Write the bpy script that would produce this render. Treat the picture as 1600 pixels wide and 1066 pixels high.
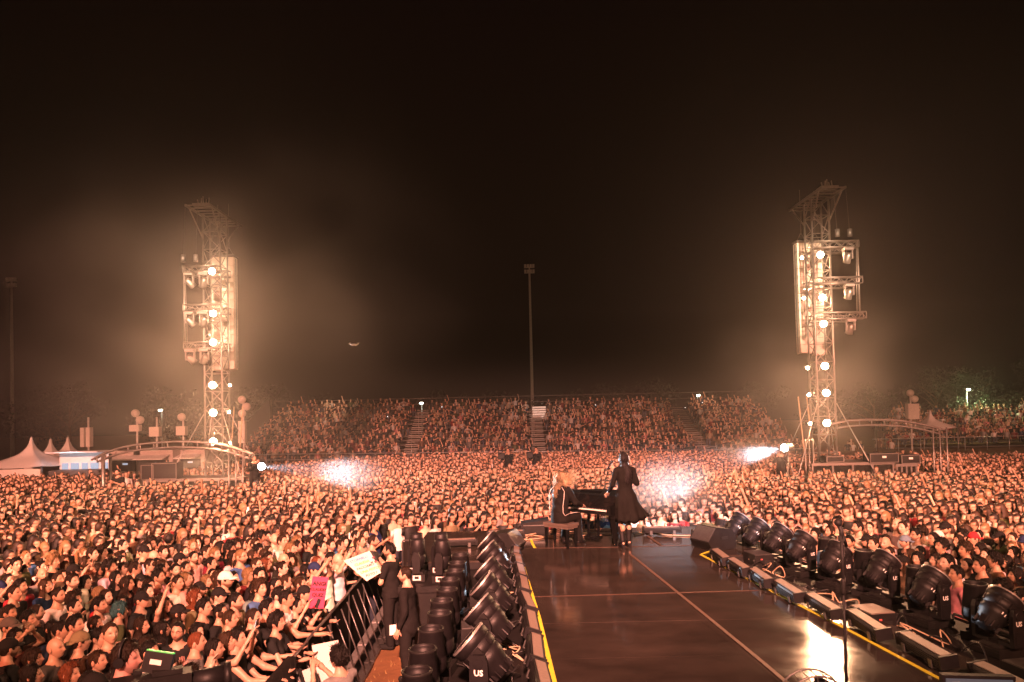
import bpy, math, random
import numpy as np
from mathutils import Vector, Matrix

for o in list(bpy.data.objects):
    bpy.data.objects.remove(o)
S = bpy.context.scene
COL = S.collection
R = math.radians
rnd = random.Random(11)
NP = np.random.default_rng(11)

# ------------------------------------------------------------------ camera
FPX, CX, CY = 1100.0, 800.0, 613.0          # lens in photo pixels (1600 wide), optical axis pixel
PITCH, ROLL = R(1.4), R(1.3)
STAGE = 1.45                                # stage floor height
CAMP = Vector((0, 0, STAGE + 2.68))
_fw = Vector((0, math.cos(PITCH), math.sin(PITCH)))
_up0 = Vector((0, -math.sin(PITCH), math.cos(PITCH)))
_rt0 = Vector((1, 0, 0))
_rt = _rt0 * math.cos(ROLL) - _up0 * math.sin(ROLL)
_up = _up0 * math.cos(ROLL) + _rt0 * math.sin(ROLL)
cd = bpy.data.cameras.new('camera')
cam = bpy.data.objects.new('camera', cd)
COL.objects.link(cam)
m3 = Matrix((_rt, _up, -_fw)).transposed()
cam.matrix_world = Matrix.Translation(CAMP) @ m3.to_4x4()
cd.sensor_width = 36
cd.lens = FPX / 1600 * 36
cd.shift_x = 0
cd.shift_y = (CY - 533) / 1600
cd.clip_start, cd.clip_end = 0.05, 1000
S.camera = cam


def ray(px, py):
    return (_rt * ((px - CX) / FPX) - _up * ((py - CY) / FPX) + _fw)


def ground(px, py, z):
    d = ray(px, py)
    t = (z - CAMP.z) / d.z
    return CAMP + d * t


def at(px, py, Y):
    d = ray(px, py)
    return CAMP + d * (Y / d.y)


# ------------------------------------------------------------------ world, night sky
W = bpy.data.worlds.new('World')
S.world = W
W.use_nodes = True
nt = W.node_tree
bg = nt.nodes['Background']
sky = nt.nodes.new('ShaderNodeTexSky')
sky.sky_type = 'NISHITA'
sky.sun_disc = False
sky.sun_elevation = R(-9)
sky.sun_rotation = R(200)
nt.links.new(sky.outputs[0], bg.inputs[0])
bg.inputs[1].default_value = 0.05

S.view_settings.view_transform = 'Standard'
S.view_settings.look = 'None'
S.view_settings.exposure = 0
S.view_settings.gamma = 1
S.view_settings.use_curve_mapping = False
cy = S.cycles
cy.max_bounces = 5
cy.diffuse_bounces = 2
cy.glossy_bounces = 3
cy.transmission_bounces = 2
cy.transparent_max_bounces = 8
cy.volume_bounces = 0
cy.use_denoising = True
cy.sample_clamp_indirect = 4
cy.caustics_reflective = False
cy.caustics_refractive = False
cy.volume_step_rate = 1.5
cy.volume_max_steps = 96
cy.use_light_tree = True

WARM = (1.0, 0.49, 0.25)
WASH = (1.0, 0.345, 0.23)


def spot(name, loc, target, power, deg, col, blend=1.0, radius=0.15):
    l = bpy.data.lights.new(name, 'SPOT')
    l.energy, l.color = power, col
    l.spot_size, l.spot_blend, l.shadow_soft_size = R(deg), blend, radius
    o = bpy.data.objects.new(name, l)
    COL.objects.link(o)
    o.location = loc
    o.rotation_euler = (Vector(target) - Vector(loc)).to_track_quat('-Z', 'Y').to_euler()
    return o


def point(name, loc, power, col, radius=0.1):
    l = bpy.data.lights.new(name, 'POINT')
    l.energy, l.color, l.shadow_soft_size = power, col, radius
    o = bpy.data.objects.new(name, l)
    COL.objects.link(o)
    o.location = loc
    return o


# amber stage wash from the main-stage roof behind the camera
spot('stage_wash', (-13.0, -13.0, 14.0), (-14.0, 24.0, 0.0), 225000, 38, WASH, .9, 0.5)
spot('stage_wash', (13.0, -13.0, 14.0), (14.5, 24.0, 0.0), 200000, 38, WASH, .9, 0.5)
spot('stage_wash', (0.0, -14.0, 15.0), (0.0, 25.0, 0.0), 190000, 34, (1.0, 0.355, 0.26), .9, 0.5)
spot('stage_wash', (-9.0, -9.0, 12.0), (-6.5, 10.5, 0.5), 23000, 36, (1.0, 0.26, 0.14), 1.0, 0.4)
spot('stage_wash', (9.0, -9.0, 12.0), (10.0, 11.0, 0.5), 19000, 34, (1.0, 0.29, 0.165), 1.0, 0.4)
spot('stage_wash', (0.0, -14.0, 16.0), (0.0, 80.0, 9.0), 26000, 82, WARM, .7, 0.5)  # wide weak fill added to brighten the floodlight poles
spot('stage_spot', (7.0, -12.0, 13.0), (3.9, 17.6, 1.4), 75000, 7.5, (.48, .78, 1.0), 1.0, 0.2)
spot('stage_wash', (15.0, -11.0, 14.0), (43.0, 60.0, 0.5), 130000, 20, WASH, .9, 0.5)
spot('stage_wash', (-15.0, -11.0, 14.0), (-29.0, 42.0, 1.0), 60000, 16, WASH, .9, 0.5)
# narrow stage beams that catch the line arrays on the towers
spot('tower_beam', (-6.0, -10.0, 12.0), (-12.3, 31.0, 8.9), 190000, 7.5, (1.0, .70, .44), .7, 0.3)
spot('tower_beam', (6.0, -10.0, 12.0), (12.9, 31.0, 9.2), 190000, 7.5, (1.0, .70, .44), .7, 0.3)

# ------------------------------------------------------------------ materials
_mats = {}


def mat(name, col=(.5, .5, .5), rough=.6, metal=0.0, var=.12, scale=6.0, bump=.0, bscale=40., objcol=False,
        attr=None, spec=.5, emit=None, estr=0.0, stretch=None, coat=0.0):
    if name in _mats:
        return _mats[name]
    m = bpy.data.materials.new(name)
    m.use_nodes = True
    n, l = m.node_tree.nodes, m.node_tree.links
    b = n['Principled BSDF']
    b.inputs['Roughness'].default_value = rough
    b.inputs['Metallic'].default_value = metal
    b.inputs['Specular IOR Level'].default_value = spec
    b.inputs['Coat Weight'].default_value = coat
    tc = n.new('ShaderNodeTexCoord')
    src = tc.outputs['Object']
    if stretch:
        mp = n.new('ShaderNodeMapping')
        mp.inputs['Scale'].default_value = stretch
        l.new(src, mp.inputs['Vector'])
        src = mp.outputs[0]
    nz = n.new('ShaderNodeTexNoise')
    nz.inputs['Scale'].default_value = scale
    nz.inputs['Detail'].default_value = 5
    l.new(src, nz.inputs['Vector'])
    mr = n.new('ShaderNodeMapRange')
    mr.inputs['To Min'].default_value = 1 - var * 1.6
    mr.inputs['To Max'].default_value = 1 + var * 1.6
    l.new(nz.outputs['Fac'], mr.inputs['Value'])
    mul = n.new('ShaderNodeVectorMath')
    mul.operation = 'SCALE'
    l.new(mr.outputs[0], mul.inputs['Scale'])
    if objcol:
        oi = n.new('ShaderNodeObjectInfo')
        csrc = oi.outputs['Color']
        if attr:
            at_ = n.new('ShaderNodeVertexColor')
            at_.layer_name = attr
            mm = n.new('ShaderNodeVectorMath')
            mm.operation = 'MULTIPLY'
            l.new(oi.outputs['Color'], mm.inputs[0])
            l.new(at_.outputs['Color'], mm.inputs[1])
            csrc = mm.outputs[0]
        l.new(csrc, mul.inputs[0])
    elif attr:
        at_ = n.new('ShaderNodeVertexColor')
        at_.layer_name = attr
        l.new(at_.outputs['Color'], mul.inputs[0])
    else:
        mul.inputs[0].default_value = col[:3]
    l.new(mul.outputs[0], b.inputs['Base Color'])
    if bump:
        nb = n.new('ShaderNodeTexNoise')
        nb.inputs['Scale'].default_value = bscale
        nb.inputs['Detail'].default_value = 4
        l.new(src, nb.inputs['Vector'])
        bp = n.new('ShaderNodeBump')
        bp.inputs['Strength'].default_value = bump
        bp.inputs['Distance'].default_value = .02
        l.new(nb.outputs['Fac'], bp.inputs['Height'])
        l.new(bp.outputs[0], b.inputs['Normal'])
    if emit:
        b.inputs['Emission Color'].default_value = (*emit, 1)
        b.inputs['Emission Strength'].default_value = estr
    _mats[name] = m
    return m


M_skin = mat('skin', objcol=True, attr='tint', rough=.45, var=.06, scale=14, spec=.45)
M_cloth = mat('cloth', objcol=True, rough=.85, var=.16, scale=9, bump=.6, bscale=14, spec=.08)
M_hair = mat('hair', objcol=True, rough=.45, var=.5, scale=55, bump=1.0, bscale=70, stretch=(1, 1, .22), spec=.16)
M_crowd = mat('crowd_paint', attr='col', rough=.6, var=.05, scale=30, spec=.3)
M_black = mat('black_powder_coat', (.014, .013, .013), .55, var=.3, scale=10, bump=.15, bscale=90, spec=.22)
M_blackm = mat('black_moulded_plastic', (.011, .010, .011), .48, var=.3, scale=18, bump=.12, bscale=120, spec=.30)
M_gloss = mat('piano_lacquer', (.006, .006, .006), .14, var=.1, coat=.2, spec=.3)
M_rubber = mat('black_rubber', (.012, .012, .012), .6, var=.2)
M_alu = mat('truss_aluminium', (.30, .28, .26), .42, .8, var=.12, scale=20)
M_galv = mat('galvanised_steel', (.45, .44, .43), .45, .7, var=.2, scale=15)
M_steel = mat('dark_steel', (.16, .155, .15), .4, .7, var=.2, scale=20)
M_array = mat('pale_cabinet', (.72, .66, .58), .6, var=.08, scale=8)
M_canvas = mat('tent_canvas', (.74, .70, .66), .75, var=.06, scale=1.2, bump=.2, bscale=3)
M_lens = mat('lens_strip', (.22, .17, .14), .5, var=.15, scale=30, bump=.15, bscale=200)
M_glass = mat('dark_lens_glass', (.03, .03, .035), .06, var=.1)
M_tape = mat('yellow_tape', (.74, .68, .05), .55, var=.12, scale=12)
M_gaff = mat('brown_tape', (.10, .055, .038), .6, var=.25, scale=12)
M_white = mat('white_paint', (.78, .77, .75), .55, var=.06)
M_board = mat('pale_board', (.70, .66, .64), .5, var=.05)
M_drape = mat('black_drape', (.016, .014, .013), .95, spec=.08, var=.3, scale=4, bump=.7, bscale=6, stretch=(6, 6, .4))
M_wood = mat('dark_wood', (.05, .03, .02), .3, var=.4, scale=5, stretch=(1, 1, 9))
M_leather = mat('bench_leather', (.11, .085, .07), .45, var=.2, bump=.2, bscale=50)
M_ivory = mat('piano_keys', (.82, .78, .70), .3, var=.05)
M_pink = mat('pink_card', (.62, .05, .13), .6, var=.08)
M_paper = mat('paper', (.80, .74, .62), .7, var=.06, scale=4)
M_ink = mat('black_ink', (.01, .01, .012), .6)
M_inkp = mat('violet_ink', (.36, .10, .38), .6)
M_inkr = mat('red_ink', (.62, .06, .10), .6)
M_inkg = mat('olive_ink', (.32, .34, .06), .6)
M_decal = mat('white_decal', (.85, .84, .82), .5, var=.02)
M_red = mat('red_cap_cloth', (.6, .03, .05), .8)
M_cable = mat('cable_sheath', (.02, .02, .02), .4, var=.3)
M_cableo = mat('pale_cable_sheath', (.55, .40, .26), .4, var=.2)
M_leaf = mat('leaves', (.012, .019, .007), .6, var=.45, scale=.9)
M_bark = mat('bark', (.09, .065, .045), .9, var=.4, scale=9, bump=.6, bscale=20)
M_concrete = mat('pale_step', (.24, .215, .19), .7, var=.15, scale=3)
M_standdark = mat('stand_steel', (.10, .085, .075), .6, .3, var=.3, scale=2)
M_phone = mat('phone_black', (.01, .01, .012), .15)
M_mast = mat('mast_grey', (.62, .58, .54), .6, .0, var=.15)


def emis(name, col, strength):
    m = bpy.data.materials.new(name)
    m.use_nodes = True
    n, l = m.node_tree.nodes, m.node_tree.links
    b = n['Principled BSDF']
    b.inputs['Base Color'].default_value = (.05, .05, .05, 1)
    b.inputs['Emission Color'].default_value = (*col, 1)
    b.inputs['Emission Strength'].default_value = strength
    return m


M_lamp = emis('lit_tungsten_lens', (1.0, .74, .48), 60)
M_lampw = emis('lit_white_lens', (.86, .93, 1.0), 60)
M_street = emis('lit_street_lamp', (.93, 1.0, .80), 25)
M_screenlit = emis('lit_screen', (.06, .10, .13), .55)
M_window = emis('lit_window', (.60, .76, 1.0), .65)
M_phlit = emis('lit_phone', (.9, .95, 1.0), 3.0)
M_green = emis('lit_green_strip', (.10, .75, .10), 1.0)
M_redled = emis('lit_red_indicator', (1, .05, .03), 1.5)
M_yled = emis('lit_yellow_indicator', (.8, .8, .1), 1.2)


# ------------------------------------------------------------------ mesh builder
class MB:
    def __init__(s):
        s.v, s.f, s.m, s.sm = [], [], [], []

    def add(s, vs, fs, mi=0, smooth=False):
        k = len(s.v)
        s.v += [tuple(x) for x in vs]
        s.f += [tuple(i + k for i in f) for f in fs]
        s.m += [mi] * len(fs)
        s.sm += [smooth] * len(fs)
        return s

    def box(s, c, d, rot=None, mi=0, taper=None):
        x, y, z = d[0] / 2, d[1] / 2, d[2] / 2
        t = taper or 1.0
        vs = [Vector(p) for p in ((-x, -y, -z), (x, -y, -z), (x, y, -z), (-x, y, -z),
                                  (-x * t, -y * t, z), (x * t, -y * t, z), (x * t, y * t, z), (-x * t, y * t, z))]
        if rot is not None:
            q = rot if isinstance(rot, Matrix) else Matrix.Rotation(rot, 3, 'Z')
            vs = [q @ v for v in vs]
        c = Vector(c)
        s.add([v + c for v in vs], [(3, 2, 1, 0), (4, 5, 6, 7), (0, 1, 5, 4), (1, 2, 6, 5), (2, 3, 7, 6), (3, 0, 4, 7)], mi)
        return s

    def cyl(s, a, b, r0, r1=None, n=8, mi=0, smooth=True, caps=True):
        a, b = Vector(a), Vector(b)
        r1 = r0 if r1 is None else r1
        d = (b - a).normalized()
        u = d.orthogonal().normalized()
        w = d.cross(u)
        vs = []
        for p, r in ((a, r0), (b, r1)):
            for i in range(n):
                t = 2 * math.pi * i / n
                vs.append(p + (u * math.cos(t) + w * math.sin(t)) * r)
        s.add(vs, [(i, (i + 1) % n, n + (i + 1) % n, n + i) for i in range(n)], mi, smooth)
        if caps:
            k = len(s.v) - 2 * n
            s.f += [tuple(k + i for i in range(n - 1, -1, -1)), tuple(k + n + i for i in range(n))]
            s.m += [mi, mi]
            s.sm += [False, False]
        return s

    def tube(s, pts, r, n=6, mi=0):
        pts = [Vector(p) for p in pts]
        k = len(pts)
        vs = []
        u = None
        for i, p in enumerate(pts):
            d = (pts[min(i + 1, k - 1)] - pts[max(i - 1, 0)]).normalized()
            if u is None:
                u = d.orthogonal().normalized()
            u = (u - d * u.dot(d)).normalized()
            w = d.cross(u)
            rr = r[i] if isinstance(r, (list, tuple)) else r
            for j in range(n):
                t = 2 * math.pi * j / n
                vs.append(p + (u * math.cos(t) + w * math.sin(t)) * rr)
        fs = [(i * n + j, i * n + (j + 1) % n, (i + 1) * n + (j + 1) % n, (i + 1) * n + j)
              for i in range(k - 1) for j in range(n)]
        fs += [tuple(range(n - 1, -1, -1)), tuple((k - 1) * n + j for j in range(n))]
        s.add(vs, fs, mi, True)
        return s

    def lathe(s, prof, n=16, M=None, mi=0, smooth=True, cap=True):
        M = M or Matrix.Identity(4)
        vs = []
        for (r, z) in prof:
            for j in range(n):
                t = 2 * math.pi * j / n
                vs.append(M @ Vector((r * math.cos(t), r * math.sin(t), z)))
        fs = [(i * n + j, i * n + (j + 1) % n, (i + 1) * n + (j + 1) % n, (i + 1) * n + j)
              for i in range(len(prof) - 1) for j in range(n)]
        if cap:
            fs += [tuple(range(n - 1, -1, -1)), tuple((len(prof) - 1) * n + j for j in range(n))]
        s.add(vs, fs, mi, smooth)
        return s

    def ball(s, c, r, nu=12, nv=8, mi=0):
        c = Vector(c)
        r = r if isinstance(r, (tuple, list)) else (r, r, r)
        vs, fs = [], []
        for i in range(nv + 1):
            th = math.pi * i / nv
            for j in range(nu):
                a = 2 * math.pi * j / nu
                vs.append(c + Vector((r[0] * math.sin(th) * math.cos(a), r[1] * math.sin(th) * math.sin(a), r[2] * math.cos(th))))
        for i in range(nv):
            for j in range(nu):
                q = (i * nu + j, (i + 1) * nu + j, (i + 1) * nu + (j + 1) % nu, i * nu + (j + 1) % nu)
                fs.append(q)
        s.add(vs, fs, mi, True)
        return s

    def prism(s, poly, y0, y1, M=None, mi=0):
        """poly in (x,z), extruded along y"""
        M = M or Matrix.Identity(4)
        n = len(poly)
        vs = [M @ Vector((p[0], y0, p[1])) for p in poly] + [M @ Vector((p[0], y1, p[1])) for p in poly]
        fs = [(i, (i + 1) % n, n + (i + 1) % n, n + i) for i in range(n)]
        fs += [tuple(range(n - 1, -1, -1)), tuple(range(n, 2 * n))]
        s.add(vs, fs, mi)
        return s

    def mesh(s, name, mats):
        me = bpy.data.meshes.new(name)
        me.from_pydata(s.v, [], s.f)
        for m in (mats if isinstance(mats, (list, tuple)) else [mats]):
            me.materials.append(m)
        me.polygons.foreach_set('material_index', s.m)
        me.polygons.foreach_set('use_smooth', s.sm)
        me.update()
        return me

    def build(s, name, mats, parent=None, loc=None, rot=None):
        return link(name, s.mesh(name, mats), parent, loc, rot)


def link(name, data, parent=None, loc=None, rot=None):
    o = bpy.data.objects.new(name, data)
    COL.objects.link(o)
    if parent is not None:
        o.parent = parent
    if loc is not None:
        o.location = loc
    if rot is not None:
        o.rotation_euler = rot
    return o


def tag(o, label=None, cat=None, group=None, kind=None):
    if label:
        o['label'] = label
    if cat:
        o['category'] = cat
    if group:
        o['group'] = group
    if kind:
        o['kind'] = kind
    return o


def thing(name, label, cat, loc=(0, 0, 0), rz=0.0, group=None):
    o = link(name, None, None, loc, (0, 0, rz))
    o.empty_display_size = .2
    return tag(o, label, cat, group)


def dup(root, loc=None, rz=None, label=None, group=None):
    c = root.copy()
    COL.objects.link(c)
    if loc is not None:
        c.location = loc
    if rz is not None:
        c.rotation_euler = (0, 0, rz)
    if label:
        c['label'] = label
    if group:
        c['group'] = group

    def kids(src, dst):
        for ch in src.children:
            k = ch.copy()
            COL.objects.link(k)
            k.parent = dst
            kids(ch, k)
    kids(root, c)
    return c


def text(body, size, material, parent, M, name='lettering', align='CENTER', extrude=0.0008, bold=0.0):
    cu = bpy.data.curves.new('lettering', 'FONT')
    cu.body = body
    cu.size = size
    cu.align_x = align
    cu.align_y = 'CENTER'
    cu.extrude = extrude
    cu.offset = size * bold
    cu.resolution_u = 2
    cu.materials.append(material)
    o = link(name, cu)
    bpy.context.view_layer.update()
    me = bpy.data.meshes.new_from_object(o.evaluated_get(bpy.context.evaluated_depsgraph_get()))
    bpy.data.objects.remove(o)
    o = link(name, me, parent)
    o['kind'] = 'stuff'
    o.matrix_local = M
    return o


def frame(x, y, z, o):
    """matrix with columns x,y,z and origin o"""
    m = Matrix((x, y, z)).transposed().to_4x4()
    m.translation = Vector(o)
    return m


def truss(mb, a, b, w=.3, n=None, r=.024, rb=.012, up=None, mi=0, sides=6):
    """square box truss with lacing between a and b"""
    a, b = Vector(a), Vector(b)
    d = b - a
    L = d.length
    d.normalize()
    u = (up or (Vector((0, 0, 1)) if abs(d.z) < .9 else Vector((1, 0, 0))))
    u = (u - d * u.dot(d)).normalized()
    v = d.cross(u)
    n = n or max(2, round(L / w))
    cs = [(u * i + v * j) * (w / 2) for i, j in ((1, 1), (1, -1), (-1, -1), (-1, 1))]
    for c in cs:
        mb.cyl(a + c, b + c, r, n=sides, mi=mi)
    for k in range(n):
        p, q = a + d * (L * k / n), a + d * (L * (k + 1) / n)
        for i in range(4):
            c0, c1 = cs[i], cs[(i + 1) % 4]
            if k % 2:
                c0, c1 = c1, c0
            mb.cyl(p + c0, q + c1, rb, n=4, mi=mi, caps=False)
    for p in (a, b):
        for i in range(4):
            mb.cyl(p + cs[i], p + cs[(i + 1) % 4], rb, n=4, mi=mi, caps=False)
    return mb
ORD = ['nearest', 'second', 'third', 'fourth', 'fifth', 'sixth', 'seventh', 'eighth', 'ninth', 'tenth', 'eleventh']


def nth(i):
    return 'nearest the camera' if i == 0 else ORD[i] + ' from the camera'


# ------------------------------------------------------------------ ground
m = mat('trodden_earth', (.21, .095, .035), .95, var=.35, scale=1.3, bump=.8, bscale=9)
gv, gf = [], []
xs = np.linspace(-150, 150, 31)
ys = np.linspace(-30, 170, 21)
xs = np.unique(np.concatenate([xs, np.linspace(-6, 8, 40)]))
ys = np.unique(np.concatenate([ys, np.linspace(0, 18, 50)]))
for y in ys:
    for x in xs:
        near = 1.0 if (-6 < x < 8 and 0 < y < 18) else 0.0
        gv.append((x, y, near * .012 * math.sin(x * 5.1 + y * 2.3) * math.cos(y * 6.7 - x) - .012))
nx = len(xs)
for j in range(len(ys) - 1):
    for i in range(nx - 1):
        gf.append((j * nx + i, j * nx + i + 1, (j + 1) * nx + i + 1, (j + 1) * nx + i))
g = MB().add(gv, gf, 0, True).build('ground', m)
tag(g, 'brown trodden earth ground under the crowd and pit', kind='structure')

# tufts of dry grass and litter in the pit
tb = MB()
for k in range(900):
    x, y = rnd.uniform(-2.6, -.6), rnd.uniform(6, 13)
    a, h, w = rnd.uniform(0, 6.28), rnd.uniform(.015, .05), rnd.uniform(.004, .012)
    dx, dy = math.cos(a) * w, math.sin(a) * w
    tb.add([(x - dx, y - dy, -.02), (x + dx, y + dy, -.02), (x + rnd.uniform(-.04, .04), y + rnd.uniform(-.04, .04), h)], [(0, 1, 2)])
tag(tb.build('grass', mat('dry_grass', (.30, .19, .07), .9, var=.4, scale=3)), 'sparse dry grass trodden into the pit floor', kind='stuff')

# ------------------------------------------------------------------ stage deck
M_deck = bpy.data.materials.new('stage_ply')
M_deck.use_nodes = True
n, l = M_deck.node_tree.nodes, M_deck.node_tree.links
b = n['Principled BSDF']
tc = n.new('ShaderNodeTexCoord')
geo = n.new('ShaderNodeNewGeometry')
mp = n.new('ShaderNodeMapping')
mp.inputs['Scale'].default_value = (.9, 1.5, 1)
l.new(geo.outputs['Position'], mp.inputs[0])
n1 = n.new('ShaderNodeTexNoise')
n1.inputs['Scale'].default_value = 1.3
n1.inputs['Detail'].default_value = 8
n1.inputs['Roughness'].default_value = .65
l.new(mp.outputs[0], n1.inputs['Vector'])
cr = n.new('ShaderNodeValToRGB')
cr.color_ramp.elements[0].position = .3
cr.color_ramp.elements[0].color = (.022, .018, .015, 1)
cr.color_ramp.elements[1].position = .75
cr.color_ramp.elements[1].color = (.058, .045, .037, 1)
l.new(n1.outputs['Fac'], cr.inputs[0])
l.new(cr.outputs[0], b.inputs['Base Color'])
n2 = n.new('ShaderNodeTexNoise')
n2.inputs['Scale'].default_value = 1.1
n2.inputs['Detail'].default_value = 6
n2.inputs['Roughness'].default_value = .7
l.new(mp.outputs[0], n2.inputs['Vector'])
mr = n.new('ShaderNodeMapRange')
mr.inputs['From Min'].default_value = .3
mr.inputs['From Max'].default_value = .75
mr.inputs['To Min'].default_value = .05
mr.inputs['To Max'].default_value = .20
l.new(n2.outputs['Fac'], mr.inputs[0])
l.new(mr.outputs[0], b.inputs['Roughness'])
nb = n.new('ShaderNodeTexNoise')
nb.inputs['Scale'].default_value = 2.2
nb.inputs['Detail'].default_value = 3
l.new(mp.outputs[0], nb.inputs['Vector'])
bp = n.new('ShaderNodeBump')
bp.inputs['Strength'].default_value = .07
bp.inputs['Distance'].default_value = .02
l.new(nb.outputs['Fac'], bp.inputs['Height'])
l.new(bp.outputs[0], b.inputs['Normal'])
b.inputs['Specular IOR Level'].default_value = .5


def xl(y):
    return .50 - .04 * y


def xr(y):
    return 5.95 - .173 * y


BX0, BX1, BY0, BY1 = -1.95, 4.75, 12.6, 15.7
st = MB()
for poly, zt in (([(xl(-2), -2), (xr(-2), -2), (xr(BY0), BY0), (xl(BY0), BY0)], STAGE - .03),
                 ([(BX0, BY0 + .002), (BX1, BY0 + .002), (BX1, BY1), (BX0, BY1)], STAGE - .03)):
    vs = [(x, y, zt - .12) for x, y in poly] + [(x, y, zt) for x, y in poly]
    st.add(vs, [(3, 2, 1, 0), (4, 5, 6, 7), (0, 1, 5, 4), (1, 2, 6, 5), (2, 3, 7, 6), (3, 0, 4, 7)])
stage = st.build('stage_deck', M_black)
tag(stage, 'glossy dark stage runway ending in a wider cross deck', kind='structure')


def panel(q, tilt=0.0):
    """one stage board from 4 corners"""
    g_ = .004
    c = sum((Vector((x, y, 0)) for x, y in q), Vector()) / 4
    qs = []
    for x, y in q:
        d = Vector((x, y, 0)) - c
        qs.append(c + d * (1 - g_ / max(.2, d.length)))
    zo = rnd.uniform(-.0015, .0015)
    tz = [zo + rnd.uniform(-.0012, .0012) for _ in range(4)]
    vs = [(p.x, p.y, STAGE - .028) for p in qs] + [(p.x, p.y, STAGE + t) for p, t in zip(qs, tz)]
    MB().add(vs, [(3, 2, 1, 0), (4, 5, 6, 7), (0, 1, 5, 4), (1, 2, 6, 5), (2, 3, 7, 6), (3, 0, 4, 7)]).build('deck_panel', M_deck, stage)


rows = [10.1 + 1.25 * k for k in range(-9, 3)]
rows = [-2.0] + [r for r in rows if r > -1.5] + [BY0]
for a, c in zip(rows[:-1], rows[1:]):
    for t0, t1 in ((0, .5), (.5, 1)):
        f = lambda y, t: xl(y) + (xr(y) - xl(y)) * t
        panel([(f(a, t0), a), (f(a, t1), a), (f(c, t1), c), (f(c, t0), c)])
for yy in (12.6, 13.62, 14.66):
    y2 = {12.6: 13.62, 13.62: 14.66, 14.66: 15.7}[yy]
    for k in range(4):
        x0 = BX0 + (BX1 - BX0) * k / 4
        x1 = BX0 + (BX1 - BX0) * (k + 1) / 4
        panel([(x0, yy + .003), (x1, yy + .003), (x1, y2), (x0, y2)])


def strip(pts, w, material, name, label=None, z=STAGE + .006, closed=False):
    """flat tape along points"""
    mb = MB()
    pts = [Vector((p[0], p[1], 0)) for p in pts]
    vs, fs = [], []
    for i, p in enumerate(pts):
        d = (pts[min(i + 1, len(pts) - 1)] - pts[max(0, i - 1)]).normalized()
        nn = Vector((-d.y, d.x, 0)) * w / 2
        for q in (p - nn, p + nn):
            vs.append((q.x, q.y, z - .0025))
        for q in (p - nn, p + nn):
            vs.append((q.x, q.y, z))
    for i in range(len(pts) - 1):
        a, c = i * 4, i * 4 + 4
        fs += [(a + 2, a + 3, c + 3, c + 2), (a, a + 2, c + 2, c), (a + 3, a + 1, c + 1, c + 3)]
    mb.add(vs, fs)
    o = mb.build(name, material, stage)
    if label:
        o['label'] = label
    return o


gp = lambda px, py: ground(px, py, STAGE)[:2]
strip([gp(868, 1090), gp(866, 1066), gp(842, 965), gp(815, 877)], .05, M_tape, 'yellow_tape', 'yellow tape line along the left runway edge')
strip([gp(1095, 867), gp(1200, 921), gp(1320, 982), gp(1462, 1058), gp(1530, 1092)], .05, M_tape, 'yellow_tape', 'yellow tape line along the right runway edge')
strip([gp(1095, 867), gp(1112, 861), gp(1128, 853)], .045, M_tape, 'yellow_tape', 'short yellow tape corner by the right wedge monitor', z=STAGE + .0095)
strip([gp(829, 842), gp(832, 850), gp(836, 857)], .05, M_tape, 'yellow_tape', 'short yellow tape mark left of the piano bench')
strip([gp(836, 933), gp(960, 929.5), gp(1080, 926), gp(1185, 923)], .025, M_gaff, 'brown_tape')
strip([gp(984, 866), gp(1090, 952), gp(1180, 1026), gp(1232, 1070)], .045, M_gaff, 'brown_tape', z=STAGE + .0098)
strip([gp(836, 857), gp(950, 855.5), gp(1090, 852)], .02, M_gaff, 'brown_tape')
strip([gp(1012, 838), gp(1022, 845), gp(1032, 852)], .05, M_gaff, 'brown_tape', z=STAGE + .0095)

# under-stage drape
dr = MB()
for a, c in (((xl(2) - .05, 2), (xl(12) - .05, 11.9)), ((BX0, 12.7), (BX0, BY1)), ((BX0, BY1), (BX1, BY1)), ((BX1, BY1), (BX1, 12.7)), ((xr(12.5), 12.5), (xr(2), 2))):
    nseg = 60
    vs, fs = [], []
    a, c = Vector((*a, 0)), Vector((*c, 0))
    d = (c - a)
    nn = Vector((-d.y, d.x, 0)).normalized()
    for i in range(nseg + 1):
        p = a + d * i / nseg + nn * .03 * math.sin(i * 2.1)
        vs += [(p.x, p.y, 0), (p.x, p.y, STAGE - .16)]
    for i in range(nseg):
        fs.append((2 * i, 2 * i + 2, 2 * i + 3, 2 * i + 1))
    dr.add(vs, fs, 0, True)
dr.build('skirt_drape', M_drape, stage)

# lower side shelves that carry the lamps
SH = STAGE - .15
shl = MB()
shl.add([(-1.18, 2, SH - .08), (-.02, 2, SH - .08), (-.1, 12.55, SH - .08), (-1.18, 12.55, SH - .08),
         (-1.18, 2, SH), (xl(2) - .03, 2, SH), (xl(12.55) - .03, 12.55, SH), (-1.18, 12.55, SH)],
        [(3, 2, 1, 0), (4, 5, 6, 7), (0, 1, 5, 4), (1, 2, 6, 5), (2, 3, 7, 6), (3, 0, 4, 7)])
for y in np.arange(3, 12.5, 1.5):
    shl.box((-1.12, y, SH / 2 - .04), (.05, .05, SH - .08))
    shl.box((-.3, y, SH / 2 - .04), (.05, .05, SH - .08))
o = shl.build('lamp_shelf', M_black)
tag(o, 'low black shelf along the left runway edge carrying lamps', kind='structure')
shr = MB()
q = [(xr(2) + .02, 2), (xr(2) + 1.35, 2), (xr(13.6) + 1.2, 13.6), (xr(13.6) + .02, 13.6)]
shr.add([(x, y, SH - .08) for x, y in q] + [(x, y, SH) for x, y in q],
        [(3, 2, 1, 0), (4, 5, 6, 7), (0, 1, 5, 4), (1, 2, 6, 5), (2, 3, 7, 6), (3, 0, 4, 7)])
for y in np.arange(3, 13.5, 1.5):
    shr.box((xr(y) + 1.2, y, SH / 2 - .04), (.05, .05, SH - .08))
o = shr.build('lamp_shelf', M_black)
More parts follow.
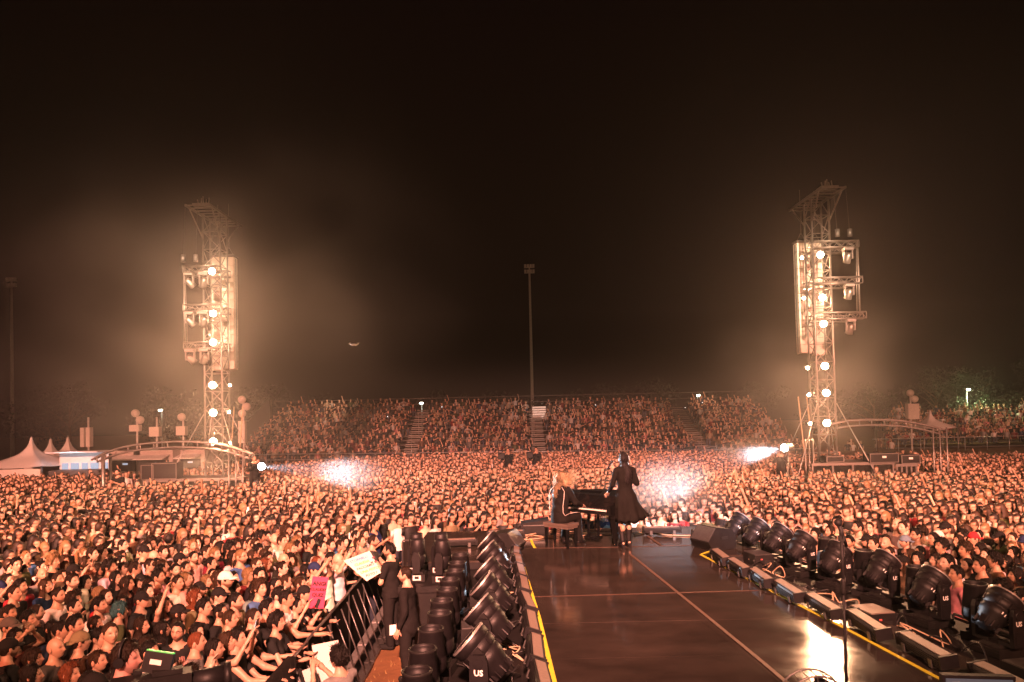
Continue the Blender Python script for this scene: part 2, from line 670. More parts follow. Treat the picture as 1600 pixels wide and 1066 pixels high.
tag(o, 'low black shelf along the right runway edge carrying lamps', kind='structure')
plat = MB()
plat.box((-1.55, 12.0, SH - .05), (.72, 1.1, .1)).box((-1.55, 12.0, (SH - .1) / 2), (.68, 1.04, SH - .1))
o = plat.build('side_platform', M_black)
tag(o, 'small black platform left of the runway under upright lamps', kind='structure')

# ------------------------------------------------------------------ stage lamps
def wash_head():
    t = thing('moving_light', 'x', 'stage light')
    PV = .50
    mb = MB()
    mb.box((0, 0, .06), (.42, .38, .10)).box((0, 0, .125), (.28, .28, .035), taper=.8)
    mb.box((.16, 0, .055), (.12, .40, .05)).box((-.16, 0, .055), (.12, .40, .05))
    for sx in (-1, 1):
        for sy in (-1, 1):
            mb.cyl((sx * .17, sy * .15, 0), (sx * .17, sy * .15, .02), .025)
    mb.build('base', M_black, t)
    for s in (-1, 1):
        a = MB()
        a.prism([(-.075, .14), (.075, .14), (.088, .34), (.085, .50), (.055, .57), (-.055, .57), (-.085, .50), (-.088, .34)], s * .215, s * .268)
        a.box((0, s * .15, .155), (.15, .18, .04))
        a.cyl((0, s * .19, PV), (0, s * .28, PV), .045, n=12)
        a.box((0, s * .270, .25), (.11, .006, .15))
        ao = a.build('yoke_arm', M_blackm, t)
        x = Vector((1, 0, 0)) * (1 if s < 0 else -1)
        y = Vector((0, 0, 1))
        text('US', .075, M_decal, ao, frame(x, y, x.cross(y), (0, s * .2695, .41)), bold=.03)
    tau = R(48)
    A = Vector((math.sin(tau), 0, math.cos(tau)))
    X = Vector((math.cos(tau), 0, -math.sin(tau)))
    Y = A.cross(X)
    O = Vector((0, 0, PV))
    Mx = frame(X, Y, A, O)
    h = MB()
    prof = [(.0, -.27), (.075, -.27), (.10, -.255), (.112, -.20), (.135, -.175), (.150, -.11), (.165, -.095), (.172, -.02),
            (.164, -.012), (.164, .004), (.178, .012), (.190, .09), (.182, .097), (.182, .107), (.196, .113), (.203, .205), (.190, .212), (.182, .18), (.0, .175)]
    h.lathe(prof, 24, Mx, cap=False)
    for k in range(12):
        a = 2 * math.pi * k / 12
        d = X * math.cos(a) + Y * math.sin(a)
        rm = Matrix((d, A.cross(d), A)).transposed()
        h.box(O + A * -.215 + d * .118, (.045, .012, .085), rm)
        if k % 2:
            h.box(O + A * .055 + d * .188, (.012, .03, .075), rm)
    ho = h.build('lamp_head', M_blackm, t)
    for s in (-1, 1):
        pn = MB()
        pn.box(O + A * .055 + Y * s * .182, (.15, .022, .085), Matrix((X, Y, A)).transposed())
        pn.build('vent_panel', M_black, ho)
    lg = MB()
    lg.lathe([(.0, .182), (.178, .182)], 24, Mx, cap=False)
    lg.build('lens', M_glass, ho)
    rim = MB()
    rim.lathe([(.204, .192), (.205, .208), (.191, .214), (.190, .198)], 24, Mx, cap=False)
    rim.build('lens_rim', M_galv, ho)  # pale metal stands in for wash light caught on the rim
    dec = MB()
    for k in range(5):
        ang = R(-90 - 26 + 13 * k)
        d = X * math.cos(ang) + Y * math.sin(ang)
        c = O + A * -.055 + d * .163
        dec.box(c, (.012, .013 if k != 2 else .02, .05 if k % 2 else .034), Matrix((d, A.cross(d), A)).transposed())
    dec.build('striped_decal', M_decal, ho)
    hd = MB()
    hd.tube([(-.06, .19, .14), (-.05, .225, .19), (.05, .225, .19), (.06, .19, .14)], .009)
    hd.build('handle', M_black, t)
    return t


def can_lamp():
    t = thing('can_light', 'x', 'stage light')
    mb = MB()
    mb.box((0, 0, .05), (.30, .30, .1)).box((0, 0, .115), (.2, .2, .03))
    mb.build('base', M_black, t)
    for s in (-1, 1):
        MB().prism([(-.05, .1), (.05, .1), (.05, .36), (.025, .4), (-.025, .4), (-.05, .36)], s * .165, s * .2).build('yoke_arm', M_blackm, t)
    h = MB()
    h.lathe([(.0, .19), (.09, .19), (.13, .22), (.157, .27), (.152, .36), (.146, .37), (.146, .38), (.15, .385), (.127, .62), (.131, .625),
             (.131, .645), (.117, .647), (.115, .625), (.112, .57), (.0, .565)], 20, cap=False)
    ho = h.build('lamp_head', M_blackm, t)
    MB().lathe([(.0, .575), (.111, .575)], 20, cap=False).build('lens', M_glass, ho)
    MB().lathe([(.132, .628), (.134, .638), (.132, .650), (.1165, .651), (.1155, .642)], 20, cap=False).build('lens_rim', M_black, ho)
    c = MB()
    c.tube([(.1, .1, .08), (.22, .16, .02), (.3, .05, .012), (.36, -.15, .012)], .008)
    c.build('power_cable', M_cable, t)
    return t


def tall_lamp():
    t = thing('upright_moving_light', 'x', 'stage light')
    mb = MB()
    mb.box((0, 0, .09), (.34, .38, .15))
    mb.box((0, 0, .18), (.24, .26, .04))
    mb.build('base', M_black, t)
    d = MB()
    d.box((0, -.193, .10), (.17, .006, .10), mi=0)
    do = d.build('control_panel', M_board, t)
    MB().box((0, -.1975, .105), (.09, .005, .055)).build('display', M_glass, do)
    for s in (-1, 1):
        MB().prism([(-.07, .2), (.07, .2), (.09, .5), (.05, .62), (-.05, .62), (-.09, .5)], s * .19, s * .25).build('yoke_arm', M_blackm, t)
    h = MB()
    h.lathe([(.0, .27), (.09, .27), (.12, .29), (.165, .42), (.17, .52), (.16, .53), (.16, .545), (.168, .55), (.15, .84), (.14, .85), (.135, .83), (0, .82)], 20, cap=False)
    ho = h.build('lamp_head', M_blackm, t)
    MB().lathe([(.0, .829), (.133, .829)], 20, cap=False).build('lens', M_glass, ho)
    return t


# big wash heads, left row
wl = wash_head()
lw = [(1030, 6.8), (975, 7.9), (935, 9.0), (908, 9.9), (880, 11.1), (858, 12.0)]
lx = [-.33, -.31, -.31, -.31, -.33, -.36]
for i, ((py, y), x) in enumerate(zip(lw, lx)):
    lb = 'big black wash light tilted left, ' + nth(i) + ' in the left row'
    if i == 0:
        o = wl
        o.location = (x, y, SH)
        o.rotation_euler = (0, 0, math.pi + R(-8))
        tag(o, lb, None, 'wash lights along the left runway edge')
    else:
        o = dup(wl, (x, y, SH), math.pi + R(rnd.uniform(-14, 2)), lb)
rr = [(1153, 866), (1182, 877), (1216, 889), (1252, 905), (1305, 927), (1378, 947), (1452, 982), (1560, 1027)]
for i, (px, py) in enumerate(reversed(rr)):
    p = ground(px, py - 6, SH)
    lb = 'big black moving light tilted right, ' + nth(i) + ' in the right row'
    o = dup(wl, (p.x, p.y, SH), R(rnd.uniform(14, 26)), lb, 'moving lights along the right runway edge')
    o.scale = (.95, .95, .95)
# wash light on the head rims is put into their pale metal
cl = can_lamp()
cans = [6.0, 6.55, 7.15, 7.7, 8.2, 8.7, 9.2, 9.7, 10.2, 10.75]
for i, y in enumerate(cans):
    lb = 'upright black can light with open steel rim, ' + nth(i) + ' beside the pit'
    x = -.86 + rnd.uniform(-.02, .02)
    if i == 0:
        o = cl
        o.location = (x, y, SH)
        tag(o, lb, None, 'can lights beside the pit')
    else:
        o = dup(cl, (x, y, SH), rnd.uniform(-.3, .3), lb)
for i, (px, py, y) in enumerate(((1505, 1000, 8.4), (1416, 975, 9.3), (1335, 955, 10.4), (1278, 925, 11.4))):
    x = (px - 800) / 1100 * y + .06
    o = dup(cl, (x, y, SH - .0), 2.4, ['black can light on the right shelf in front of the leaning man', 'black can light on the right shelf under the man in the white shirt',
                                     'black can light on the right shelf behind the microphone stand', 'black can light on the right shelf farthest from the camera'][i], 'can lights on the right shelf')
tl = tall_lamp()
for i, (x, y, lb) in enumerate(((-1.22, 11.72, 'tall upright black moving light with pale control panel behind the guard in the jacket'),
                                (-1.64, 11.85, 'tall upright black moving light at the left corner of the side platform'),
                                (-1.30, 12.34, 'upright black moving light at the back of the side platform'),
                                (-1.74, 12.4, 'upright black moving light at the back left of the side platform'))):
    if i == 0:
        o = tl
        o.location = (x, y, SH)
        o.rotation_euler = (0, 0, -.2)
        tag(o, lb, None, 'upright moving lights on the side platform')
    else:
        o = dup(tl, (x, y, SH), rnd.uniform(-.6, .3), lb)
    o.scale = (.78, .78, .82)


def led_bar(L=.79):
    t = thing('light_bar', 'x', 'stage light')
    w, h = .165, .11
    b_ = MB()
    b_.prism([(-w / 2, .05), (w / 2, .05), (w / 2 + .008, .11), (w / 2 - .012, .05 + h), (-w / 2 + .012, .05 + h), (-w / 2 - .008, .11)], -L / 2 + .03, L / 2 - .03)
    for k in range(4):
        z = .058 + k * .021
        b_.box((-w / 2 - .008, 0, z + .006), (.014, L - .08, .012)).box((w / 2 + .008, 0, z + .006), (.014, L - .08, .012))
    b_.build('housing', M_black, t)
    for s in (-1, 1):
        MB().box((0, s * (L / 2 - .014), .05 + h / 2), (w + .02, .028, h + .02)).build('end_cap', M_blackm, t)
    l_ = MB()
    l_.box((0, 0, .05 + h + .004), (w - .06, L - .08, .012))
    l_.build('lens_strip', M_lens, t)
    for s in (-1, 1):
        f_ = MB()
        f_.box((0, s * L * .3, .022), (w + .05, .05, .012)).box((w / 2 + .022, s * L * .3, .06), (.012, .05, .08)).box((-w / 2 - .022, s * L * .3, .06), (.012, .05, .08))
        f_.box((0, s * L * .3, .035), (.06, .06, .04))
        f_.build('bracket', M_steel, t)
    return t


lb0 = led_bar()
lbars = [(.24, 6.65), (.21, 7.5), (.185, 8.4), (.155, 9.3), (.12, 10.2), (.085, 11.05), (.05, 11.85), (.02, 12.5)]
for i, (x, y) in enumerate(lbars):
    lb = 'pale-topped light bar on the left runway edge, ' + nth(i)
    if i == 0:
        o = lb0
        o.location = (x - .06, y, STAGE + .002)
        tag(o, lb, None, 'light bars along the left runway edge')
    else:
        o = dup(lb0, (x - .06, y, STAGE + .002), None, lb)
    o.rotation_euler = (0, R(20), R(rnd.uniform(-3, 6)))
    o.location.z += .035
rbars = [(1570, 1055), (1440, 1003), (1350, 965), (1282, 937), (1228, 914), (1185, 894), (1151, 878), (1123, 863)]
for i, (px, py) in enumerate(rbars):
    p = ground(px, py, STAGE + .19)
    o = dup(lb0, (p.x + .05, p.y, STAGE + .002), None, 'pale-topped light bar on the right runway edge, ' + nth(i), 'light bars along the right runway edge')
    o.rotation_euler = (0, R(-8), R(1 + rnd.uniform(-3, 4)))
    o.location.z += .012
for px, py, a, lb in ((714, 842, 96, 'dark light bar at the left end of the cross deck'), (790, 829, 93, 'dark light bar on the far deck edge left of the pianist'),
                      (1034, 823, 88, 'dark light bar on the far deck edge right of the singer'), (1112, 828, 86, 'dark light bar behind the right wedge monitor')):
    p = ground(px, py, STAGE + .17)
    o = dup(lb0, (p.x, min(p.y, 15.45), STAGE + .002), R(a), lb, 'light bars on the cross deck')


def wedge():
    t = thing('wedge_monitor', 'x', 'speaker')
    mb = MB()
    mb.prism([(-.30, 0), (.22, 0), (.32, .16), (.12, .42), (-.24, .36), (-.33, .2)], -.27, .27)
    mb.build('cabinet', M_black, t)
    g_ = MB()
    dx, dz = (.12 - .32), (.42 - .16)
    nn = Vector((dz, 0, -dx)).normalized()
    X = Vector((dx, 0, dz)).normalized()
    Y = nn.cross(X)
    g_.box(Vector((.22, 0, .29)) + nn * .004, (.29, .49, .012), Matrix((X, Y, nn)).transposed())
    g_.build('grille', M_steel, t)
    h_ = MB()
    for s in (-1, 1):
        h_.box((-.05, s * .274, .22), (.14, .01, .05))
    h_.build('handle', M_rubber, t)
    return t


wd = wedge()
p = ground(1112, 858, STAGE)
wd.location = (p.x + .05, p.y + .1, STAGE + .004)
wd.rotation_euler = (0, 0, R(205))
tag(wd, 'black wedge monitor on the deck at the right end of the runway')
p = ground(792, 866, STAGE)
dup(wd, (p.x - .02, p.y + .12, STAGE + .004), R(-20), 'black wedge monitor on the deck left of the piano bench', 'wedge monitors')
wd['group'] = 'wedge monitors'

# flat dark equipment case at far edge
p = ground(836, 828, STAGE + .1)
eq = thing('equipment_case', 'low dark sloped case on the far deck edge left of the pianist', 'case', (p.x, 15.35, STAGE + .004))
MB().prism([(-.30, 0), (.30, 0), (.30, .30), (-.30, .22)], -.2, .2).build('case_body', M_black, eq)
MB().box((0, -.205, .18), (.5, .01, .02)).build('case_trim', M_steel, eq)
# dimmer / power boxes between the lamps
for px, py, lb, y in ((1172, 868, 'black power box on the right shelf with a red indicator, far one', 12.4), (1345, 942, 'black power box with pale lid beside the microphone stand', 8.9),
                      (1590, 1030, 'black power box with a red indicator at the right frame edge', 6.9)):
    x = (px - 800) / 1100 * y + .05
    bx = thing('power_box', lb, 'box', (x, y, SH + .001), R(10), 'power boxes on the right shelf')
    MB().box((0, 0, .11), (.34, .42, .22)).build('case_body', M_black, bx)
    MB().box((0, 0, .226), (.32, .40, .012)).build('lid', M_lens if 'pale' in lb else M_steel, bx)
    MB().box((-.05, -.2115, .15), (.035, .006, .02)).build('indicator', M_redled, bx)
    MB().box((.05, -.213, .1), (.12, .01, .06)).build('socket_panel', M_rubber, bx)
for i, (x, y) in enumerate(((-.62, 6.6), (-.6, 8.9), (-.58, 10.4))):
    bx = thing('power_box', ['black power box between can lights and wash lights, nearest', 'black power box between can lights and wash lights, in the middle', 'black power box between can lights and wash lights, farthest'][i], 'box', (x, y, SH + .001), .1, 'power boxes on the left shelf')
    MB().box((0, 0, .07), (.22, .34, .14)).build('case_body', M_black, bx)
    MB().box((0, 0, .146), (.2, .32, .012)).build('lid', M_steel, bx)
    MB().box((.05, -.1715, .1), (.02, .006, .015)).build('indicator', M_yled, bx)

# cables
def cable(pts, r, label, group, m_=M_cable):
    # smooth through points
    P_ = [Vector(p) for p in pts]
    out = []
    for i in range(len(P_) - 1):
        p0, p1, p2, p3 = P_[max(0, i - 1)], P_[i], P_[i + 1], P_[min(len(P_) - 1, i + 2)]
        for k in range(5):
            t = k / 5
            out.append(.5 * ((2 * p1) + (p2 - p0) * t + (2 * p0 - 5 * p1 + 4 * p2 - p3) * t * t + (3 * p1 - p0 - 3 * p2 + p3) * t ** 3))
    out.append(P_[-1])
    o = MB().tube(out, r, 5).build('cable', m_)
    return tag(o, label, 'cable', group)


for k in range(11):
    y0 = 6.0 + k * .6
    pts = []
    y = y0
    for j in range(9):
        pts.append((xl(y) - .13 + rnd.uniform(-.32, .02), y, SH + .015 + (rnd.uniform(0, .16) if j % 2 else 0)))
        y += rnd.uniform(-.18, .36)
    cable(pts, .009, 'black cable tangled between the left lamps and light bars', 'cables among the left lamps', M_cable if k % 4 else M_cableo)
for k in range(11):
    y0 = 6.2 + k * .6
    pts = []
    y = y0
    for j in range(9):
        pts.append((xr(y) + .10 + rnd.uniform(.0, .35), y, SH + .015 + (rnd.uniform(0, .2) if j % 2 else 0)))
        y += rnd.uniform(-.2, .36)
    cable(pts, .009, 'black cable tangled between the right lamps and light bars', 'cables among the right lamps', M_cable if k % 3 else M_cableo)
for k in range(5):
    pts = [(rnd.uniform(-.9, 3.9), rnd.uniform(14.6, 15.5), STAGE + .016)]
    for j in range(7):
        pts.append((pts[-1][0] + rnd.uniform(-.1, .5), min(15.55, max(14.5, pts[-1][1] + rnd.uniform(-.35, .35))), STAGE + .016))
    cable(pts, .012, 'pale cable looping across the far end of the cross deck', 'cables on the cross deck', M_cableo)

# ------------------------------------------------------------------ microphone stand
p = ground(1323, 1080, STAGE)
q = at(1308, 822, p.y)
ms = thing('microphone_stand', 'black straight microphone stand standing alone on the runway', 'microphone stand', (p.x, p.y, STAGE + .004))
H_ = q.z - STAGE
MB().lathe([(0, 0), (.15, 0), (.155, .012), (.15, .022), (.05, .035), (.02, .06)], 20).build('round_base', M_black, ms)
MB().cyl((0, 0, .04), (0, 0, H_ * .62), .014).build('lower_tube', M_black, ms)
u_ = MB()
u_.cyl((0, 0, H_ * .6), (0, 0, H_ - .1), .017)
u_.lathe([(.02, H_ * .58), (.024, H_ * .6), (.024, H_ * .66), (.016, H_ * .68)], 10)
u_.build('upper_tube', M_black, ms)
c_ = MB()
c_.tube([(0, 0, H_ - .12), (.0, 0, H_ - .06), (.0, .0, H_ - .02)], .02, 8)
c_.box((0, 0, H_ - .12), (.05, .035, .05))
c_.build('clip', M_rubber, ms)
mc = MB()
mc.cyl((.055, .02, H_ - .20), (-.02, -.005, H_ + .0), .014, .021, 10)
mc.ball((-.03, -.008, H_ + .028), .037, 12, 8)
mc.cyl((-.026, -.007, H_ + .014), (-.03, -.008, H_ + .022), .0315, n=12)
mo = mc.build('microphone', M_black)
mo.location = (p.x, p.y, STAGE + .004)
tag(mo, 'black microphone clipped on top of the lone stand', 'microphone')
# cable twisted round the stand
pts = []
for k in range(60):
    a = k * .55
    pts.append((p.x + .02 * math.cos(a), p.y + .02 * math.sin(a), STAGE + .1 + (H_ - .3) * k / 59))
tag(MB().tube(pts, .004, 5).build('cable', M_cable), 'thin black cable wound round the lone microphone stand', 'cable')

# round wire-rimmed stage fan at bottom edge, monitor screen bottom right
fy = 5.0
p = at(1272, 1104, fy)
fan = thing('stage_fan', 'round black stage fan with wire rim on the runway at the bottom edge', 'fan', (p.x, p.y, p.z - .26))
fr = MB()
for r_, dy in ((.235, -.07), (.235, .07), (.15, -.1)):
    fr.tube([(r_ * math.cos(a), dy, .26 + r_ * math.sin(a)) for a in np.linspace(0, 2 * math.pi, 33)], .008, 6)
for k in range(24):
    a = 2 * math.pi * k / 24
    fr.tube([(.235 * math.cos(a), .07, .26 + .235 * math.sin(a)), (.235 * math.cos(a), -.07, .26 + .235 * math.sin(a)), (.15 * math.cos(a), -.1, .26 + .15 * math.sin(a)), (.03 * math.cos(a), -.11, .26 + .03 * math.sin(a))], .0035, 4)
fr.build('cage', M_steel, fan)
hb = MB().cyl((0, -.11, .26), (0, .09, .26), .045, n=14)
hb.build('hub', M_black, fan)
for k in range(5):
    a0 = 2 * math.pi * k / 5
    bl = MB()
    vs = []
    for r_, w in ((.04, .03), (.12, .06), (.21, .075)):
        for s in (-1, 1):
            a = a0 + s * w / r_ * .5
            vs += [(r_ * math.cos(a), s * .03, .26 + r_ * math.sin(a)), (r_ * math.cos(a), s * .03 + .004, .26 + r_ * math.sin(a))]
    bl.add(vs, [(0, 4, 6, 2), (1, 3, 7, 5), (4, 8, 10, 6), (5, 7, 11, 9), (0, 1, 5, 4), (4, 5, 9, 8), (2, 6, 7, 3), (6, 10, 11, 7)])
    bl.build('blade', M_blackm, fan)
sf = MB()
fz = p.z - .26
sf.box((0, 0, -(fz - STAGE) / 2 - .002), (.05, .05, max(.05, fz - STAGE - .004)))
sf.box((0, 0, .012), (.3, .2, .02)).cyl((-.245, 0, .012), (-.245, 0, .27), .012).cyl((.245, 0, .012), (.245, 0, .27), .012).box((0, 0, .008), (.5, .04, .012))
sf.box((0, 0, -(fz - STAGE) + .012), (.34, .34, .018))
sf.build('stand', M_black, fan)

p = at(1530, 1057, 4.6)
scr = thing('screen_monitor', 'black-framed monitor with a bluish lit screen at the bottom right corner', 'monitor', (p.x, p.y, p.z), R(-8))
fb = MB()
fb.box((0, .03, -.20), (.44, .05, .40))
fb.build('frame', M_blackm, scr)
sc = MB().box((0, .002, -.20), (.40, .008, .36)).build('display', M_screenlit, scr)
MB().box((-.14, -.003, -.045), (.05, .002, .008)).box((-.10, -.003, -.06), (.09, .002, .005)).build('caption_bar', M_decal, sc)
sp = MB()
sp.cyl((0, .05, -.4), (0, .05, -(p.z - STAGE) + .03), .02).box((0, .05, -(p.z - STAGE) + .018), (.4, .3, .025))
sp.build('stand', M_black, scr)
# ------------------------------------------------------------------ people: bodies grown from distance fields
def surface_nets(F, org, h):
    """naive surface nets; F<0 inside. returns verts (n,3), quads (m,4)"""
    nx, ny, nz = F.shape
    ins = F < 0
    c = np.zeros((nx - 1, ny - 1, nz - 1), np.int8)
    for i in (0, 1):
        for j in (0, 1):
            for k in (0, 1):
                c += ins[i:nx - 1 + i, j:ny - 1 + j, k:nz - 1 + k]
    act = (c > 0) & (c < 8)
    idx = np.argwhere(act)
    vid = -np.ones(act.shape, np.int64)
    vid[act] = np.arange(len(idx))
    acc = np.zeros((len(idx), 3))
    cnt = np.zeros(len(idx))
    I, J, K = idx.T
    cor = [(i, j, k) for i in (0, 1) for j in (0, 1) for k in (0, 1)]
    for a in range(8):
        for b_ in range(a + 1, 8):
            A, B = cor[a], cor[b_]
            if sum(abs(A[t] - B[t]) for t in range(3)) != 1:
                continue
            fa = F[I + A[0], J + A[1], K + A[2]]
            fb = F[I + B[0], J + B[1], K + B[2]]
            x = (fa < 0) != (fb < 0)
            t = np.where(x, fa / np.where(x, fa - fb, 1), 0)
            for d in range(3):
                acc[:, d] += np.where(x, A[d] + t * (B[d] - A[d]), 0)
            cnt += x
    V = (idx + acc / cnt[:, None]) * h + np.array(org)
    Q = []
    for d in range(3):
        s0 = [slice(None)] * 3
        s1 = [slice(None)] * 3
        s0[d] = slice(0, -1)
        s1[d] = slice(1, None)
        a, b_ = ins[tuple(s0)], ins[tuple(s1)]
        e = np.argwhere(a != b_)
        o1, o2 = [(1, 2), (2, 0), (0, 1)][d]
        ok = (e[:, o1] > 0) & (e[:, o2] > 0) & (e[:, o1] < F.shape[o1] - 1) & (e[:, o2] < F.shape[o2] - 1)
        e = e[ok]
        def cell(u, v):
            t = e.copy()
            t[:, o1] -= u
            t[:, o2] -= v
            return vid[t[:, 0], t[:, 1], t[:, 2]]
        q = np.stack([cell(1, 1), cell(0, 1), cell(0, 0), cell(1, 0)], 1)
        fl = a[e[:, 0], e[:, 1], e[:, 2]]
        q = np.where(fl[:, None], q, q[:, ::-1])
        Q.append(q)
    return V, np.concatenate(Q)


def sdf_mesh(prims, h, k=.03, off=0.0, lo=None, hi=None, cut=None):
    """prims: (a, b, ra, rb, (sx,sy,sz)) rounded tapered capsules, squashed by scale about their middle"""
    pts = np.array([p for q in prims for p in (q[0], q[1])])
    rmax = max(max(q[2], q[3]) for q in prims) + abs(off) + 3 * h
    lo = pts.min(0) - rmax if lo is None else np.array(lo)
    hi = pts.max(0) + rmax if hi is None else np.array(hi)
    nn = np.ceil((hi - lo) / h).astype(int) + 1
    ax = [lo[i] + h * np.arange(nn[i]) for i in range(3)]
    P = np.stack(np.meshgrid(*ax, indexing='ij'), -1)
    F = np.full(P.shape[:3], 9.0)
    for a, b_, ra, rb, sc in prims:
        a, b_, sc = np.array(a, float), np.array(b_, float), np.array(sc, float)
        mid = (a + b_) / 2
        p = (P - mid) / sc
        aa, bb = (a - mid) / sc, (b_ - mid) / sc
        d = bb - aa
        L2 = max(1e-9, d @ d)
        t = np.clip(((p - aa) @ d) / L2, 0, 1)
        D = (np.linalg.norm(p - aa - t[..., None] * d, axis=-1) - (ra + (rb - ra) * t)) * sc.min()
        hh = np.clip(.5 + .5 * (F - D) / k, 0, 1)
        F = F * (1 - hh) + D * hh - k * hh * (1 - hh)
    F = F - off
    if cut is not None:
        F = np.maximum(F, cut(P))
    return surface_nets(F, lo, h)


ONE = (1, 1, 1)


def np_mesh(name, V, Q, mats, tint=None, midx=None, smooth=True, tint_name='tint'):
    me = bpy.data.meshes.new(name)
    V = np.asarray(V, np.float32)
    Q = np.asarray(Q, np.int32)
    me.vertices.add(len(V))
    me.vertices.foreach_set('co', V.ravel())
    kk = Q.shape[1]
    me.loops.add(Q.size)
    me.loops.foreach_set('vertex_index', Q.ravel())
    me.polygons.add(len(Q))
    me.polygons.foreach_set('loop_start', np.arange(len(Q), dtype=np.int32) * kk)
    if midx is not None:
        me.polygons.foreach_set('material_index', np.asarray(midx, np.int32))
    for m in (mats if isinstance(mats, (list, tuple)) else [mats]):
        me.materials.append(m)
    if smooth:
        me.polygons.foreach_set('use_smooth', np.ones(len(Q), bool))
    if tint is not None:
        ca = me.color_attributes.new(tint_name, 'FLOAT_COLOR', 'POINT')
        t4 = np.ones((len(V), 4), np.float32)
        t4[:, :3] = tint
        ca.data.foreach_set('color', t4.ravel())
    me.update(calc_edges=True)
    return me


def cat(parts):
    """concatenate [(V,Q,tint)]"""
    Vs, Qs, Ts, k = [], [], [], 0
    for V, Q, T in parts:
        Vs.append(V)
        Qs.append(np.asarray(Q) + k)
        Ts.append(T if T is not None else np.ones((len(V), 3)))
        k += len(V)
    return np.concatenate(Vs), np.concatenate(Qs), np.concatenate(Ts)


def gs(x, s):
    return np.exp(-(x / s) ** 2)


NU, NV = 40, 30


def head_grid(off=0.0, nu=NU, nv=NV, female=False, jaw=1.0):
    """head centred on origin, face towards +y; returns grid (nv+1, nu, 3), and azimuth, polar"""
    t = (np.arange(nu) + .5) / nu * 2 - 1
    az = np.sign(t) * np.abs(t) ** 1.3 * math.pi
    th = np.linspace(.02, math.pi - .02, nv + 1)
    A, T = np.meshgrid(az, th)
    sx, sy, sz = .0755 + off, .097 + off, .118 + off
    x = sx * np.sin(T) * np.sin(A)
    y = sy * np.sin(T) * np.cos(A)
    z = sz * np.cos(T)
    low = np.clip(-z / .118, 0, 1)
    x = x * (1 - (.34 * jaw + (.06 if female else 0)) * low ** 1.6)
    fr = np.clip(y / .09, 0, 1)
    y = np.where(y > 0, y * (1 + .05 * low), y * (1 - .38 * low ** 1.3))
    y = y + .012 * low
    x = x * (1 - .07 * fr * np.clip(z / .1, 0, 1))
    if off == 0:
        f = (np.cos(A) > .1)
        dy = .026 * gs(x, .0115) * np.clip((.022 - z) / .05, 0, 1) * (z > -.042) * np.clip((z + .042) / .012, 0, 1)
        dy += .004 * gs(x, .01) * gs(z - .02, .015)
        dy -= .009 * (gs(np.abs(x) - .032, .015)) * gs(z - .010, .011)
        dy += .004 * gs(np.abs(x) - .03, .02) * gs(z - .033, .009)
        dy += .0065 * gs(x, .023) * gs(z + .060, .009)
        dy -= .004 * gs(x, .02) * gs(z + .060, .003)
        dy += .007 * gs(x, .02) * gs(z + .093, .014)
        dy += .004 * gs(np.abs(x) - .045, .015) * gs(z + .02, .02)
        y = y + np.where(f, dy, 0)
    return np.stack([x, y, z], -1), A, T


def grid_quads(nr, nc, wrap=True):
    i, j = np.meshgrid(np.arange(nr - 1), np.arange(nc if wrap else nc - 1), indexing='ij')
    j2 = (j + 1) % nc
    return np.stack([i * nc + j, (i + 1) * nc + j, (i + 1) * nc + j2, i * nc + j2], -1).reshape(-1, 4)


def head_mesh(female=False, beard=0.0, mouth=0.0):
    G, A, T = head_grid(0, female=female)
    V = G.reshape(-1, 3)
    Q = grid_quads(NV + 1, NU)
    tint = np.ones((len(V), 3))
    x, y, z = V.T
    fr = (y > .02)
    eye = fr * np.clip(gs(np.abs(x) - .031, .0115) * gs(z - .010, .0055) * 1.6, 0, 1)
    tint *= (1 - .86 * eye)[:, None]
    brow = fr * np.clip(gs(np.abs(x) - .031, .017) * gs(z - .030 - .002 * female, .0045) * 1.2, 0, 1)
    tint *= 1 - brow[:, None] * np.array([.7, .75, .78]) * (0.75 if female else 1)
    lip = fr * gs(x, .021) * gs(z + .060, .0075)
    tint *= 1 - lip[:, None] * np.array([.12, .48, .42])
    mth = fr * np.clip(gs(x, .018) * gs(z + .060, .0032 + .006 * mouth) * 1.3, 0, 1)
    tint *= (1 - (.65 + .2 * mouth) * mth)[:, None]
    nos = fr * gs(np.abs(x) - .008, .005) * gs(z + .040, .004)
    tint *= (1 - .5 * nos)[:, None]
    chk = fr * gs(np.abs(x) - .04, .02) * gs(z + .025, .02)
    tint *= 1 - chk[:, None] * np.array([0, .12, .12])
    if beard:
        az = np.arctan2(x, y)
        bz = np.clip((-.048 - z + .02 * np.clip(np.abs(az) - .7, 0, 1)) / .012, 0, 1) * (np.abs(az) < 1.75)
        ms = gs(x, .027) * gs(z + .047, .006)
        bz = np.clip(bz + ms - lip * 1.2, 0, 1) * beard
        tint *= 1 - bz[:, None] * np.array([.80, .84, .86])
    parts = [(V, Q, tint)]
    for s in (-1, 1):
        eb = MB().ball((0, 0, 0), (.008, .018, .031), 8, 6)
        ev = np.array(eb.v)
        ev[:, 0] += s * (.075 + .004) + s * np.clip(-ev[:, 1], 0, 1) * .5
        ev[:, 1] += -.008
        ev[:, 2] += -.004
        parts.append((ev, np.array(eb.f), np.ones((len(ev), 3)) * np.array([1, .9, .88])))
    return cat(parts)


